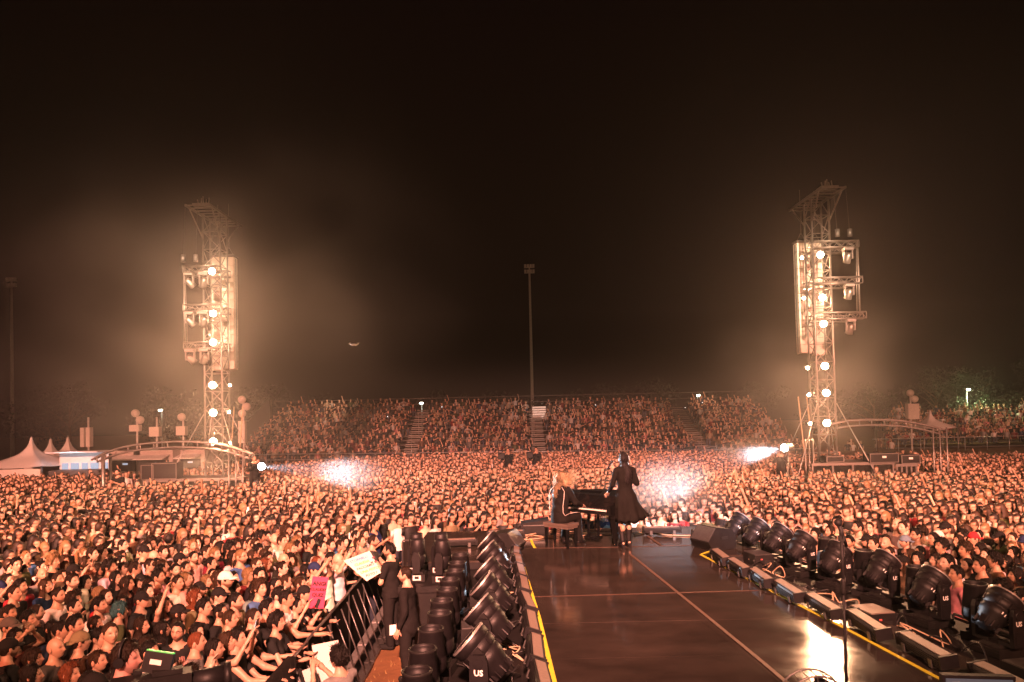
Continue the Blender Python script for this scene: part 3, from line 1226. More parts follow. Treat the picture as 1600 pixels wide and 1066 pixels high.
def hair_mesh(style):
    """closed hair shell in head space"""
    rs = np.random.default_rng(abs(hash(style)) % 1000 if False else sum(map(ord, style)))
    prm = dict(
        short=dict(t=.018, front=50, side=78, back=118, n=.006),
        crop=dict(t=.010, front=47, side=80, back=116, n=.002),
        buzz=dict(t=.005, front=48, side=82, back=115, n=.001),
        quiff=dict(t=.020, front=46, side=76, back=116, n=.008, lift=.028),
        curly=dict(t=.036, front=54, side=88, back=120, n=.022),
        long=dict(t=.017, front=48, side=112, back=120, n=.005, L=.36),
        straight=dict(t=.014, front=46, side=112, back=120, n=.003, L=.52),
        wavy=dict(t=.024, front=50, side=112, back=120, n=.012, L=.30),
        silk=dict(t=.019, front=46, side=112, back=122, n=.0025, L=.40, bk=.075),
        bob=dict(t=.022, front=60, side=112, back=120, n=.006, L=.10),
        ponytail=dict(t=.011, front=46, side=84, back=118, n=.003, tail=1),
        bun=dict(t=.011, front=46, side=84, back=118, n=.003, bun=1),
        under=dict(t=.011, front=30, side=82, back=116, n=.003),
    )[style]
    nu, nr = 48, 13
    t = (np.arange(nu) + .5) / nu * 2 - 1
    az = np.sign(t) * np.abs(t) ** 1.1 * math.pi
    aa = np.abs(az)
    w1 = np.clip((aa - .55) / .75, 0, 1)
    w1 = w1 * w1 * (3 - 2 * w1)
    w2 = np.clip((aa - 1.5) / .9, 0, 1)
    w2 = w2 * w2 * (3 - 2 * w2)
    thm = (prm['front'] * (1 - w1) + prm['side'] * w1) * (1 - w2) + prm['back'] * w2
    if style in ('short', 'quiff', 'crop', 'buzz', 'curly', 'under', 'ponytail', 'bun'):
        thm = thm + 16 * gs(aa - 1.28, .16)            # sideburn
    thm = np.radians(thm + rs.normal(0, 2.0, nu))
    rings = []
    ph = rs.uniform(0, 6.28, 8)
    for i in range(nr):
        u = i / (nr - 1)
        th = np.maximum(.03, thm * u)
        tk = prm['t'] * .72 * (1 - .75 * max(0, (u - .72) / .28) ** 2) * (.6 + .4 * min(1, u * 4 + .4))
        nz = prm['n'] * (np.sin(az * 7 + ph[0] + u * 9) * np.sin(u * 11 + ph[1] + az * 3) + .6 * np.sin(az * 15 + ph[2] - u * 14) + rs.normal(0, .35, nu))
        r = tk + nz * min(1, 4 * u)
        sx, sy, sz = .0765 + r, .099 + r, .120 + r
        x = sx * np.sin(th) * np.sin(az)
        y = sy * np.sin(th) * np.cos(az)
        z = sz * np.cos(th)
        low = np.clip(-z / .118, 0, 1)
        x = x * (1 - (.2 if 'L' not in prm else -.06) * low)
        y = np.where(y < 0, y * (1 - .26 * low ** 1.3), y)
        if 'lift' in prm:
            fr = np.clip(np.cos(az), 0, 1) * math.sin(math.pi * min(1, u * 1.0)) ** .5 * u
            z = z + prm['lift'] * fr
            y = y + .012 * fr
        rings.append(np.stack([x, y, z], -1))
    if 'L' in prm:
        L = prm['L']
        base = rings[-1]
        m_ = np.clip((aa - 1.15) / .35, 0, 1)
        for k in range(1, 9):
            u = k / 8
            c = base.copy()
            c[:, 2] -= m_ * L * u * (1 + .06 * np.sin(az * 9 + ph[3]))
            fl = 1 + .25 * u * m_ * np.sin(min(1, u * 1.3) * 1.6)
            c[:, 0] *= fl
            c[:, 1] = np.where(c[:, 1] < 0, c[:, 1] - prm.get('bk', .055) * min(1, u * 2.2) * m_ - .02 * m_ * math.sin(u * 3), c[:, 1] + .02 * u * m_)
            wv = prm['n'] * 1.4 * np.sin(u * 16 + az * 5 + ph[4]) * m_
            c[:, 0] += wv * np.sin(az)
            c[:, 1] += wv * np.cos(az) + rs.normal(0, .002, nu) * m_
            rings.append(c)
    # inner return
    last = rings[-1]
    inn = last.copy()
    inn[:, 0] *= .82
    inn[:, 1] *= .82
    inn[:, 2] += .012
    rings.append(inn)
    V = np.concatenate(rings)
    parts = [(V, grid_quads(len(rings), nu), None)]
    if prm.get('bun'):
        bb = MB().ball((0, -.115, .075), (.045, .042, .042), 12, 8)
        bv = np.array(bb.v)
        bv += rs.normal(0, .002, bv.shape)
        parts.append((bv, np.array(bb.f), None))
    if prm.get('tail'):
        tb_ = MB().tube([(0, -.10, .05), (0, -.15, .055), (0, -.185, 0), (0, -.18, -.12), (0.01, -.165, -.24), (0.01, -.16, -.32)], [.02, .03, .038, .036, .024, .005], 10)
        tv = np.array(tb_.v)
        f4 = [f for f in tb_.f if len(f) == 4]
        parts.append((tv, np.array(f4), None))
    V, Q, _ = cat(parts)
    # loose strands that break the outline
    if style != 'buzz':
        ns = 420
        k0 = len(V)
        nrow = len(rings) - 2
        ri = rs.integers(1, nrow, ns)
        ci = rs.integers(0, nu, ns)
        p0 = np.array([rings[r][c] for r, c in zip(ri, ci)])
        pn_ = np.array([rings[min(r + 1, nrow)][c] for r, c in zip(ri, ci)]) - p0
        pn_ /= np.linalg.norm(pn_, axis=1)[:, None] + 1e-6
        out_ = p0 - np.array([0, -.01, -.0]) * 1.0
        out_[:, 2] *= .6
        out_ /= np.linalg.norm(out_, axis=1)[:, None] + 1e-6
        ln = rs.uniform(.018, .05, (ns, 1)) * (1.5 if style == 'curly' else 1.0) * (.5 if style in ('crop', 'under') else 1.0)
        dr_ = pn_ * rs.uniform(.5, 1, (ns, 1)) + out_ * rs.uniform(.05, .45, (ns, 1)) + rs.normal(0, .22, (ns, 3))
        sd = np.cross(dr_, out_)
        sd /= np.linalg.norm(sd, axis=1)[:, None] + 1e-6
        w_ = rs.uniform(.0025, .006, (ns, 1))
        q0, q1 = p0 - out_ * .003 - sd * w_, p0 - out_ * .003 + sd * w_
        tip = p0 + dr_ * ln
        V = np.concatenate([V, q0, q1, tip + sd * w_ * .2, tip - sd * w_ * .2])
        a_ = np.arange(ns) + k0
        Q = np.concatenate([Q, np.stack([a_, a_ + ns, a_ + 2 * ns, a_ + 3 * ns], 1)])
    return np_mesh('hair', V, Q, M_hair)


def cap_mesh(back=False, bucket=False):
    rings, nu = [], 32
    az = np.arange(nu) / nu * 2 * math.pi
    for u in np.linspace(.02, 1, 8):
        th = u * R(82)
        rings.append(np.stack([(.092) * np.sin(th) * np.sin(az), .114 * np.sin(th) * np.cos(az), .012 + .126 * np.cos(th) * np.ones(nu)], -1))
    if bucket:
        for r_, z in ((1.02, 0.0), (1.22, -.03), (1.38, -.055), (1.2, -.035)):
            rings.append(np.stack([.092 * r_ * np.sin(az), .114 * r_ * np.cos(az), (.03 + z) * np.ones(nu)], -1))
    else:
        rings.append(np.stack([.083 * np.sin(az), .104 * np.cos(az), .022 * np.ones(nu)], -1))
    V = np.concatenate(rings)
    parts = [(V, grid_quads(len(rings), nu), None)]
    if not bucket:
        s = -1 if back else 1
        vs, n_ = [], 9
        for zt in (.036, .030):
            for i in range(n_):
                a = R(-62 + 124 * i / (n_ - 1))
                vs.append((.088 * math.sin(a), s * .104 * math.cos(a), zt))
            for i in range(n_):
                a = R(-62 + 124 * i / (n_ - 1))
                vs.append((.092 * math.sin(a), s * (.104 * math.cos(a) + .075 * math.cos(a) ** .6), zt - .012 * (1 - abs(math.sin(a)) * .2) - .012 * math.sin(abs(a))))
        q = []
        for i in range(n_ - 1):
            q += [(i, i + 1, n_ + i + 1, n_ + i), (2 * n_ + i, 3 * n_ + i, 3 * n_ + i + 1, 2 * n_ + i + 1), (n_ + i, n_ + i + 1, 3 * n_ + i + 1, 3 * n_ + i)]
        parts.append((np.array(vs), np.array(q), None))
    V, Q, _ = cat(parts)
    return np_mesh('cap', V, Q, M_cloth)


def glasses_mesh():
    mb = MB()
    for s in (-1, 1):
        mb.tube([(s * .032 + .021 * math.cos(a), .094 + .004 * math.cos(a * 1), .010 + .017 * math.sin(a)) for a in np.linspace(0, 2 * math.pi, 13)], .0022, 4)
        mb.tube([(s * .053, .092, .014), (s * .078, .06, .014), (s * .083, -.01, .012)], .002, 4)
    mb.tube([(-.011, .098, .014), (0, .102, .017), (.011, .098, .014)], .002, 4)
    return mb.mesh('glasses', M_blackm)


HAIR = {}


def hair(style):
    if style not in HAIR:
        HAIR[style] = {'cap': lambda: cap_mesh(), 'backcap': lambda: cap_mesh(back=True), 'bucket': lambda: cap_mesh(bucket=True), 'glasses': glasses_mesh}.get(style, lambda: hair_mesh(style))()
    return HAIR[style]


def fingers(W_, E, out, curl=.35, spread=1.0):
    """palm direction from elbow to wrist; returns tubes"""
    f = (Vector(W_) - Vector(E)).normalized()
    side = Vector(out)
    side = (side - f * side.dot(f)).normalized()
    nrm = f.cross(side)
    mb = MB()
    base = Vector(W_) + f * .085
    for i, (ln, o) in enumerate(((.068, -.030), (.078, -.010), (.072, .010), (.056, .029))):
        b0 = base + side * o * spread
        d1 = (f + side * o * 3 * spread + nrm * curl * .5).normalized()
        d2 = (f + side * o * 2 * spread + nrm * curl * 1.6).normalized()
        mb.tube([b0 - f * .03, b0, b0 + d1 * ln * .5, b0 + d1 * ln * .5 + d2 * ln * .5], [.009, .0095, .0085, .006], 5)
    tb_ = Vector(W_) + f * .03 - side * .028
    d = (f * .7 - side * .75 + nrm * .3).normalized()
    mb.tube([tb_, tb_ + d * .035, tb_ + d * .035 + (d + f * .4).normalized() * .032], [.012, .011, .007], 5)
    V = np.array(mb.v)
    Q = np.array([q if len(q) == 4 else (q[0], q[1], q[2], q[2]) for q in mb.f if len(q) == 4])
    return V, Q, None


def arm(s, pose, fem):
    sh = .172 if fem else .192
    Sx = (s * sh, 0, 1.415)
    E, Wr, out = {
        'down': ((s * .25, -.03, 1.13), (s * .24, .07, .89), (0, 1, 0)),
        'up': ((s * .30, .10, 1.62), (s * .22, .17, 1.88), (s, 0, 0)),
        'upbent': ((s * .33, .12, 1.42), (s * .20, .24, 1.66), (s, 0, 0)),
        'phone': ((s * .22, .20, 1.24), (s * .065, .36, 1.48), (s, .3, 0)),
        'phoneup': ((s * .22, .22, 1.46), (s * .06, .34, 1.72), (s, .3, 0)),
        'clap': ((s * .26, .10, 1.16), (s * .035, .31, 1.31), (0, .2, 1)),
        'clapup': ((s * .30, .14, 1.50), (s * .03, .24, 1.74), (0, .2, 1)),
        'rail': ((s * .27, .18, 1.15), (s * .13, .42, 1.17), (s, 0, .1)),
        'railout': ((s * .24, .27, 1.20), (s * .16, .54, 1.19), (s, 0, .1)),
        'cross': ((s * .27, .06, 1.15), (-s * .06, .20, 1.19 + .035 * s), (0, 0, 1)),
        'mouth': ((s * .23, .19, 1.22), (s * .05, .22, 1.46), (s, .2, 0)),
        'hips': ((s * .30, -.10, 1.14), (s * .17, .08, .98), (0, 0, 1)),
    }[pose]
    return Sx, E, Wr, out


BODIES = {}


def body_prims(pa, pb, fem, lean=0.0):
    P_ = []
    hw = .92 if fem else 1.0
    P_.append(((0, -.005, 1.02), (0, 0, 1.16), .135 * hw, .135 * hw, (1, .74, 1)))        # waist
    P_.append(((0, 0, 1.22), (0, -.005, 1.34), .155 * hw, .155 * hw, (1.08, .70, 1)))     # chest
    if fem:
        for s in (-1, 1):
            P_.append(((s * .068, .085, 1.265), (s * .068, .09, 1.26), .062, .062, ONE))
    P_.append(((-.125 * hw, -.01, 1.41), (.125 * hw, -.01, 1.41), .070, .070, (1, .95, .85)))
    P_.append(((0, -.015, 1.42), (0, .008, 1.56), .062 if not fem else .052, .055 if not fem else .046, ONE))
    P_.append(((0, -.01, .93), (0, -.01, .99), .165, .15, (1, .78, 1)))                   # hips
    for s in (-1, 1):
        P_.append(((s * .095, 0, .90), (s * .105, .015, .50), .095, .060, ONE))
        P_.append(((s * .105, .015, .50), (s * .11, -.02, .10), .060, .038, ONE))
        P_.append(((s * .105, -.02, .32), (s * .107, -.03, .38), .052, .055, ONE))
        P_.append(((s * .11, -.03, .045), (s * .125, .15, .032), .042, .034, (1, 1, .9)))
    for s, ps in ((-1, pb), (1, pa)):
        Sx, E, Wr, out = arm(s, ps, fem)
        k = .9 if fem else 1
        P_.append((Sx, E, .056 * k, .042 * k, ONE))
        P_.append((E, Wr, .042 * k, .028 * k, ONE))
        f = (Vector(Wr) - Vector(E)).normalized()
        P_.append((Wr, tuple(Vector(Wr) + f * .075), .030 * k, .036 * k, ONE))
    return P_


def shirt_prims(pa, pb, fem, sleeve):
    hw = .92 if fem else 1.0
    P_ = [((0, -.01, .88), (0, -.004, 1.0), .192, .172 * hw, (1.02, .88, 1)),
          ((0, -.005, 1.0), (0, 0, 1.16), .160 * hw, .152 * hw, (1.06, .84, 1)),
          ((0, 0, 1.22), (0, -.005, 1.34), .160 * hw, .158 * hw, (1.10, .74, 1)),
          ((-.128 * hw, -.01, 1.415), (.128 * hw, -.01, 1.415), .078, .078, (1, .98, .86))]
    if fem:
        for s in (-1, 1):
            P_.append(((s * .068, .085, 1.265), (s * .068, .09, 1.26), .066, .066, ONE))
    for s, ps in ((-1, pb), (1, pa)):
        Sx, E, Wr, _ = arm(s, ps, fem)
        k = .9 if fem else 1
        Sv, Ev = Vector(Sx), Vector(E)
        if sleeve == 0:
            continue
        t = min(1, sleeve)
        P_.append((Sx, tuple(Sv.lerp(Ev, t * .86)), .066 * k, .058 * k, ONE))
        if sleeve > 1:
            P_.append((E, tuple(Ev.lerp(Vector(Wr), .93)), .054 * k, .040 * k, ONE))
    return P_


def body_mesh(pa, pb, fem, beard, mouth, yaw, pitch):
    key = (pa, pb, fem, beard, mouth, yaw, pitch)
    if key not in BODIES:
        V, Q = sdf_mesh(body_prims(pa, pb, fem), .031, .035)
        parts = [(V, Q, None)]
        for s, ps in ((-1, pb), (1, pa)):
            Sx, E, Wr, out = arm(s, ps, fem)
            parts.append(fingers(Wr, E, out, .5 if 'phone' in ps or 'rail' in ps else .3))
        HV, HQ, HT = head_mesh(fem, beard, mouth)
        Mh = head_matrix(yaw, pitch)
        HV = HV @ np.array(Mh.to_3x3()).T + np.array(Mh.translation)
        parts.append((HV, HQ, HT))
        V, Q, T = cat(parts)
        BODIES[key] = np_mesh('body', V, Q, M_skin, T)
    return BODIES[key]


def head_matrix(yaw, pitch):
    return Matrix.Translation((0, .022, 1.635)) @ Matrix.Rotation(R(yaw), 4, 'Z') @ Matrix.Rotation(R(pitch), 4, 'X')


SHIRTS = {}


def shirt_mesh(pa, pb, fem, sleeve, hem=.86):
    key = (pa, pb, fem, sleeve, hem)
    if key not in SHIRTS:
        def cut(P):
            c = np.maximum(hem - P[..., 2], P[..., 2] - 1.475)
            neck = .075 - np.sqrt(P[..., 0] ** 2 + (P[..., 1] - .012) ** 2 + (np.maximum(0, 1.445 - P[..., 2])) ** 2)
            return np.maximum(c, neck)
        V, Q = sdf_mesh(shirt_prims(pa, pb, fem, sleeve), .024, .03, cut=cut)
        # cloth folds
        x, y, z = V.T
        w = .006 * np.sin(z * 38 + x * 17) * np.sin(x * 29 - z * 11 + y * 13)
        r_ = np.sqrt(x * x + y * y) + 1e-6
        V = V + np.stack([x / r_ * w, y / r_ * w, w * 0], -1)
        SHIRTS[key] = np_mesh('shirt', V, Q, M_cloth)
    return SHIRTS[key]


TROU = {}


def trouser_mesh(long_=True):
    if long_ not in TROU:
        zb = .07 if long_ else .46
        P_ = [((0, -.01, .93), (0, -.01, .98), .172, .158, (1, .82, 1))]
        for s in (-1, 1):
            P_.append(((s * .097, 0, .90), (s * .105, .015, .50), .106, .080, ONE))
            P_.append(((s * .105, .015, .50), (s * .11, -.025, .08), .078, .070, ONE))
        V, Q = sdf_mesh(P_, .028, .03, cut=lambda P: np.maximum(zb - P[..., 2], P[..., 2] - 1.0))
        TROU[long_] = np_mesh('trousers', V, Q, M_cloth)
    return TROU[long_]


def shoe_mesh():
    if 'shoe' not in TROU:
        V, Q = sdf_mesh([((.11, -.035, .05), (.125, .16, .042), .055, .046, (1, 1, .95)), ((-.11, -.035, .05), (-.125, .16, .042), .055, .046, (1, 1, .95))], .02, .02,
                        cut=lambda P: np.maximum(0.004 - P[..., 2], P[..., 2] - .1))
        TROU['shoe'] = np_mesh('shoes', V, Q, M_cloth)
    return TROU['shoe']


def person(loc, rz, label, pa='down', pb='down', fem=False, beard=0., mouth=0., yaw=0, pitch=4, skin=(.5, .3, .21), hairs='short', hcol=(.02, .014, .01),
           top=(.02, .02, .02), sleeve=.5, bottom=(.03, .035, .05), height=1.75, cap=None, capcol=(.02, .02, .02), specs=False, group=None, longt=True, shoes=False, hem=.86, lean=0.0):
    o = link('person', body_mesh(pa, pb, fem, beard, mouth, yaw, pitch), None, loc, (lean, 0, rz))
    k = height / 1.755
    o.scale = (k, k, k)
    o.color = (*skin, 1)
    tag(o, label, 'person', group)
    Mh = head_matrix(yaw, pitch)
    if hairs and hairs != 'bald':
        h_ = link('hair', hair(hairs), o)
        h_.matrix_local = Mh
        h_.color = (*hcol, 1)
    if cap:
        c_ = link('cap', hair(cap), o)
        c_.matrix_local = Mh
        c_.color = (*capcol, 1)
    if specs:
        c_ = link('glasses', hair('glasses'), o)
        c_.matrix_local = Mh
    s_ = link('shirt', shirt_mesh(pa, pb, fem, sleeve, hem), o)
    s_.color = (*top, 1)
    t_ = link('trousers', trouser_mesh(longt), o)
    t_.color = (*bottom, 1)
    if shoes:
        f_ = link('shoes', shoe_mesh(), o)
        f_.color = (.02, .02, .02, 1)
    return o


PHONE = None


def phone_at(o, pose, label, side=0, lit=False, group='phones held up in the crowd'):
    """a phone in the hand(s) of person o"""
    global PHONE
    if PHONE is None:
        t = thing('phone', 'x', 'phone')
        MB().box((0, 0, 0), (.074, .009, .152)).build('phone_body', M_phone, t)
        MB().box((0, -.0055, 0), (.067, .003, .142)).build('display', M_phlit, t)
        PHONE = t
        new = t
    else:
        new = dup(PHONE)
    Sx, E, Wr, out = arm(1 if side >= 0 else -1, pose, False)
    f = (Vector(Wr) - Vector(E)).normalized()
    x = 0 if side == 0 else Wr[0]
    loc = Vector((x, Wr[1] + f.y * .10 + .02, Wr[2] + .11))
    Mx = Matrix.Translation(o.location) @ Matrix.Rotation(o.rotation_euler.z, 4, 'Z') @ Matrix.Scale(o.scale.x, 4)
    new.location = Mx @ loc
    new.rotation_euler = (R(-12), 0, o.rotation_euler.z)
    tag(new, label, 'phone', group)
    return new
# ------------------------------------------------------------------ performers and crew
def GZ(x, y):
    t = min(1.0, max(0.0, (y - 15) / 12))
    t = t * t * (3 - 2 * t)
    return -.02 * x * t if x > 0 else 0.0


SKINS = [(.56, .36, .26), (.50, .31, .21), (.60, .41, .31), (.44, .26, .17), (.53, .34, .24), (.32, .18, .11)]
HC = {'black': (.010, .008, .007), 'dark brown': (.020, .012, .008), 'brown': (.036, .020, .011), 'blonde': (.20, .125, .06), 'reddish': (.13, .040, .017),
      'grey': (.26, .24, .22), 'teal': (.03, .09, .10)}
TC = {'black': (.016, .015, .015), 'white': (.72, .69, .66), 'grey': (.22, .21, .20), 'navy': (.02, .03, .08), 'red': (.26, .025, .03), 'khaki': (.20, .16, .09),
      'cream': (.58, .47, .34), 'olive': (.09, .10, .045), 'pink': (.60, .27, .27), 'blue': (.08, .16, .34), 'brown': (.13, .07, .04), 'burgundy': (.14, .02, .03)}
STAGE_C = Vector((1.4, 13.6))


def face_to(x, y, tx=None, ty=None):
    if tx is None and y < 16:
        tx, ty = 2.2, min(13.6, y * .55 + 4.2)
    tx, ty = (STAGE_C.x, STAGE_C.y) if tx is None else (tx, ty)
    return math.atan2(ty - y, tx - x) - math.pi / 2


# --- singer, seen from behind
p = ground(979, 856, STAGE)
SX, SY = p.x, p.y
sg = thing('person', 'singer in a flared black dress and black boots holding a microphone, seen from behind', 'person', (SX, SY, STAGE + .004), R(13))
zt = 1.0
sp_ = []
sp_.append(((0, -.005, 1.10), (0, 0, 1.22), .112, .115, (1, .78, 1)))
sp_.append(((0, 0, 1.30), (0, -.005, 1.42), .128, .130, (1.05, .72, 1)))
sp_.append(((-.11, -.01, 1.475), (.11, -.01, 1.475), .056, .056, (1, .95, .9)))
sp_.append(((0, -.012, 1.47), (0, .008, 1.60), .05, .043, ONE))
sp_.append(((0, -.01, .98), (0, -.01, 1.04), .155, .14, (1, .78, 1)))
for s, kx, ky, fx, fy in ((-1, -.095, .05, -.085, -.02), (1, .075, .06, .07, .06)):
    sp_.append(((s * .09, 0, .95), (kx, ky, .54), .085, .055, ONE))
    sp_.append(((kx, ky, .54), (fx, fy, .13), .056, .034, ONE))
    sp_.append(((fx, fy - .03, .36), (fx, fy - .035, .40), .046, .05, ONE))
    sp_.append(((fx, fy - .02, .09), (fx, fy + .14, .04), .038, .03, ONE))
LA = [(-.165, 0, 1.47), (-.245, .02, 1.20), (-.255, .20, 1.045)]     # hand resting on piano
RA = [(.165, 0, 1.47), (.235, -.03, 1.21), (-.10, .22, 1.475)]      # hand holds the mic at the mouth
for A3 in (LA, RA):
    sp_.append((A3[0], A3[1], .046, .036, ONE))
    sp_.append((A3[1], A3[2], .036, .024, ONE))
    f = (Vector(A3[2]) - Vector(A3[1])).normalized()
    sp_.append((A3[2], tuple(Vector(A3[2]) + f * .06), .026, .03, ONE))
V, Q = sdf_mesh(sp_, .02, .03)
parts = [(V, Q, None), fingers(LA[2], LA[1], (1, 0, 0), .25), fingers(RA[2], RA[1], (0, .3, 1), 1.2)]
Mh = Matrix.Translation((-.005, .025, 1.685)) @ Matrix.Rotation(R(38), 4, 'Z') @ Matrix.Rotation(R(-4), 4, 'X')
HV, HQ, HT = head_mesh(True, 0, .6)
parts.append((HV @ np.array(Mh.to_3x3()).T + np.array(Mh.translation), HQ, HT))
V, Q, T = cat(parts)
b_ = link('body', np_mesh('body', V, Q, M_skin, T), sg)
b_.color = (.50, .31, .22, 1)
h_ = link('hair', hair('silk'), sg)
h_.matrix_local = Matrix.Translation((-.005, .02, 1.685)) @ Matrix.Rotation(R(22), 4, 'Z')
h_.color = (.012, .010, .010, 1)
# dress: bodice + swirling skirt as one sheet of rings
rings, nu = [], 72
az = np.arange(nu) / nu * 2 * math.pi
prof = [(1.545, .088, .066, 0), (1.535, .155, .078, 0), (1.50, .195, .098, 0), (1.43, .180, .118, 0), (1.34, .170, .122, 0), (1.25, .155, .118, 0), (1.17, .143, .115, 0), (1.12, .146, .118, 0),
        (1.06, .175, .140, .005), (.98, .20, .160, .015), (.88, .212, .175, .018), (.78, .226, .185, .032), (.68, .24, .195, .05), (.58, .255, .206, .07), (.52, .265, .214, .085)]
for z, rx, ry, sh in prof:
    u = max(0, (1.1 - z) / .58)
    fold = 1 + .085 * u * np.sin(az * 9 + 1.2 * u) + .05 * u * np.sin(az * 5 + 2)
    kick = u ** 1.6
    zz = z + kick * (.10 * np.clip(np.cos(az - .15), 0, 1) - .03 + .02 * np.sin(az * 9))
    rings.append(np.stack([sh * .9 + rx * fold * np.cos(az) * (1 + .40 * kick * np.clip(np.cos(az), 0, 1)), ry * fold * np.sin(az), zz * np.ones(nu)], -1))
last = rings[-1].copy()
last[:, 0] = (last[:, 0] - .13) * .93 + .13
last[:, 1] *= .93
last[:, 2] += .03
rings.append(last)
V = np.concatenate(rings)
dparts = [(V, grid_quads(len(rings), nu), None)]
for A3 in (LA, RA):
    Vs, Qs = sdf_mesh([(A3[0], A3[1], .060, .050, ONE), (A3[1], tuple(Vector(A3[1]).lerp(Vector(A3[2]), .9)), .049, .036, ONE)], .018, .02)
    dparts.append((Vs, Qs, None))
V, Q, _ = cat(dparts)
M_dress = mat('black_dress_cloth', (.010, .009, .008), .85, var=.25, scale=10, bump=.45, bscale=16, spec=.1)
d_ = link('dress', np_mesh('dress', V, Q, M_dress), sg)
bt = MB()
for fx, fy, kx, ky in ((-.085, -.02, -.095, .05), (.07, .06, .075, .06)):
    L_ = lambda t: (fx + (kx - fx) * t, fy + (ky - fy) * t)
    pts = [(*L_(0), .09), (*L_(.05), .15), (*L_(.3), .25), (*L_(.6), .34), (*L_(.72), .41)]
    bt.tube(pts, [.052, .05, .058, .066, .066], 14)
    bt.tube([(fx, fy - .05, .07), (fx, fy, .07), (fx, fy + .08, .055), (fx, fy + .17, .035)], [.04, .05, .046, .03], 12)
    bt.box((fx, fy - .045, .03), (.055, .05, .06)).box((fx, fy + .07, .012), (.075, .2, .022))
bt.build('boots', M_blackm, sg)
mc = MB()
mc.cyl((0, 0, -.16), (0, 0, .0), .012, .019, 12).ball((0, 0, .026), .027, 12, 8)
sm = mc.build('microphone', M_black)
tag(sm, 'black handheld microphone at the lips of the singer', 'microphone')
Mw = Matrix.Translation((SX, SY, STAGE + .004)) @ Matrix.Rotation(R(13), 4, 'Z')
sm.matrix_world = Mw @ Matrix.Translation((-.155, .27, 1.60)) @ Matrix.Rotation(R(32), 4, 'Y') @ Matrix.Rotation(R(10), 4, 'X')

# --- piano
kx_, dx_ = Vector((.73, -.68, 0)).normalized(), Vector((.68, .73, 0)).normalized()
PC = Vector((1.46, 14.02, STAGE + .004))
pn = thing('piano', 'glossy black grand-style piano in front of the pianist', 'piano', PC, math.atan2(kx_.y, kx_.x))
# local x along keyboard (near end +), local y away from pianist
w = .71
cs_ = MB()
out = [(-w, .0), (-w, .30), (-w + .04, .62), (-.35, .88), (0, .95), (.28, .86), (.5, .66), (w, .55), (w, 0)]
vs = [(x, y, .62) for x, y in out] + [(x, y, .93) for x, y in out]
n_ = len(out)
cs_.add(vs, [(i, (i + 1) % n_, n_ + (i + 1) % n_, n_ + i) for i in range(n_) if i != n_ - 1] + [tuple(range(n_ - 1, -1, -1))])
cs_.box((-w + .04, -.11, .71), (.08, .30, .18)).box((w - .04, -.11, .71), (.08, .30, .18))
cs_.box((0, -.1, .645), (2 * w - .16, .28, .05))
cs_.box((0, .012, .85), (2 * w - .002, .024, .16))
cs_.build('case', M_gloss, pn)
ld = MB()
vs = [(x * 1.012, y * 1.012 - .01, .933) for x, y in out] + [(x * 1.012, y * 1.012 - .01, .958) for x, y in out]
ld.add(vs, [(i, (i + 1) % n_, n_ + (i + 1) % n_, n_ + i) for i in range(n_)] + [tuple(range(n_ - 1, -1, -1)), tuple(range(n_, 2 * n_))])
ld.build('lid', M_gloss, pn)
fb_ = MB()
fb_.box((0, -.02, .77), (2 * w - .17, .02, .12))
fb_.build('fallboard', M_gloss, pn)
kb = MB()
for k in range(52):
    x = -.60 + 1.2 * (k + .5) / 52
    kb.box((x, -.125, .694), (1.2 / 52 - .0018, .15, .022))
kb.build('white_keys', M_ivory, pn)
kb = MB()
for k in range(51):
    if k % 7 in (2, 6):
        continue
    kb.box((-.60 + 1.2 * (k + 1) / 52, -.095, .711), (.011, .09, .016))
kb.build('black_keys', M_blackm, pn)
for x, y, r_ in ((w - .09, .02, .055), (-w + .09, .02, .055), (.02, .80, .055)):
    lg = MB()
    lg.box((x, y, .575), (.15, .15, .09), taper=1.0).box((x, y, .335), (.075, .075, .39), taper=1.7).box((x, y, .12), (.06, .06, .04), taper=1.1)
    lg.cyl((x - .02, y, .03), (x + .02, y, .03), .03, n=12).box((x, y, .075), (.05, .05, .05))
    lg.build('leg', M_gloss, pn)
pd = MB()
pd.box((-.12, .16, .36), (.03, .05, .52)).box((.12, .16, .36), (.03, .05, .52)).box((0, .14, .09), (.34, .16, .05))
for k in (-1, 0, 1):
    pd.box((k * .08, .03, .07), (.03, .09, .012))
pd.build('pedal_lyre', M_gloss, pn)
ms_ = MB()
ms_.box((0, .10, 1.0), (.5, .012, .08), Matrix.Rotation(R(-70), 3, 'X'))
ms_.build('music_desk', M_gloss, pn)

# --- bench
BD = PC - dx_ * .60 - kx_ * .22
bn = thing('piano_bench', 'dark padded piano bench under the pianist', 'bench', (BD.x, BD.y, STAGE + .004), math.atan2(kx_.y, kx_.x))
MB().box((0, 0, .44), (.62, .34, .05)).box((0, 0, .395), (.58, .31, .05)).build('seat', M_leather, bn)
for sx in (-1, 1):
    for sy in (-1, 1):
        MB().box((sx * .265, sy * .13, .185), (.035, .035, .37), taper=1.35).build('leg', M_gloss, bn)

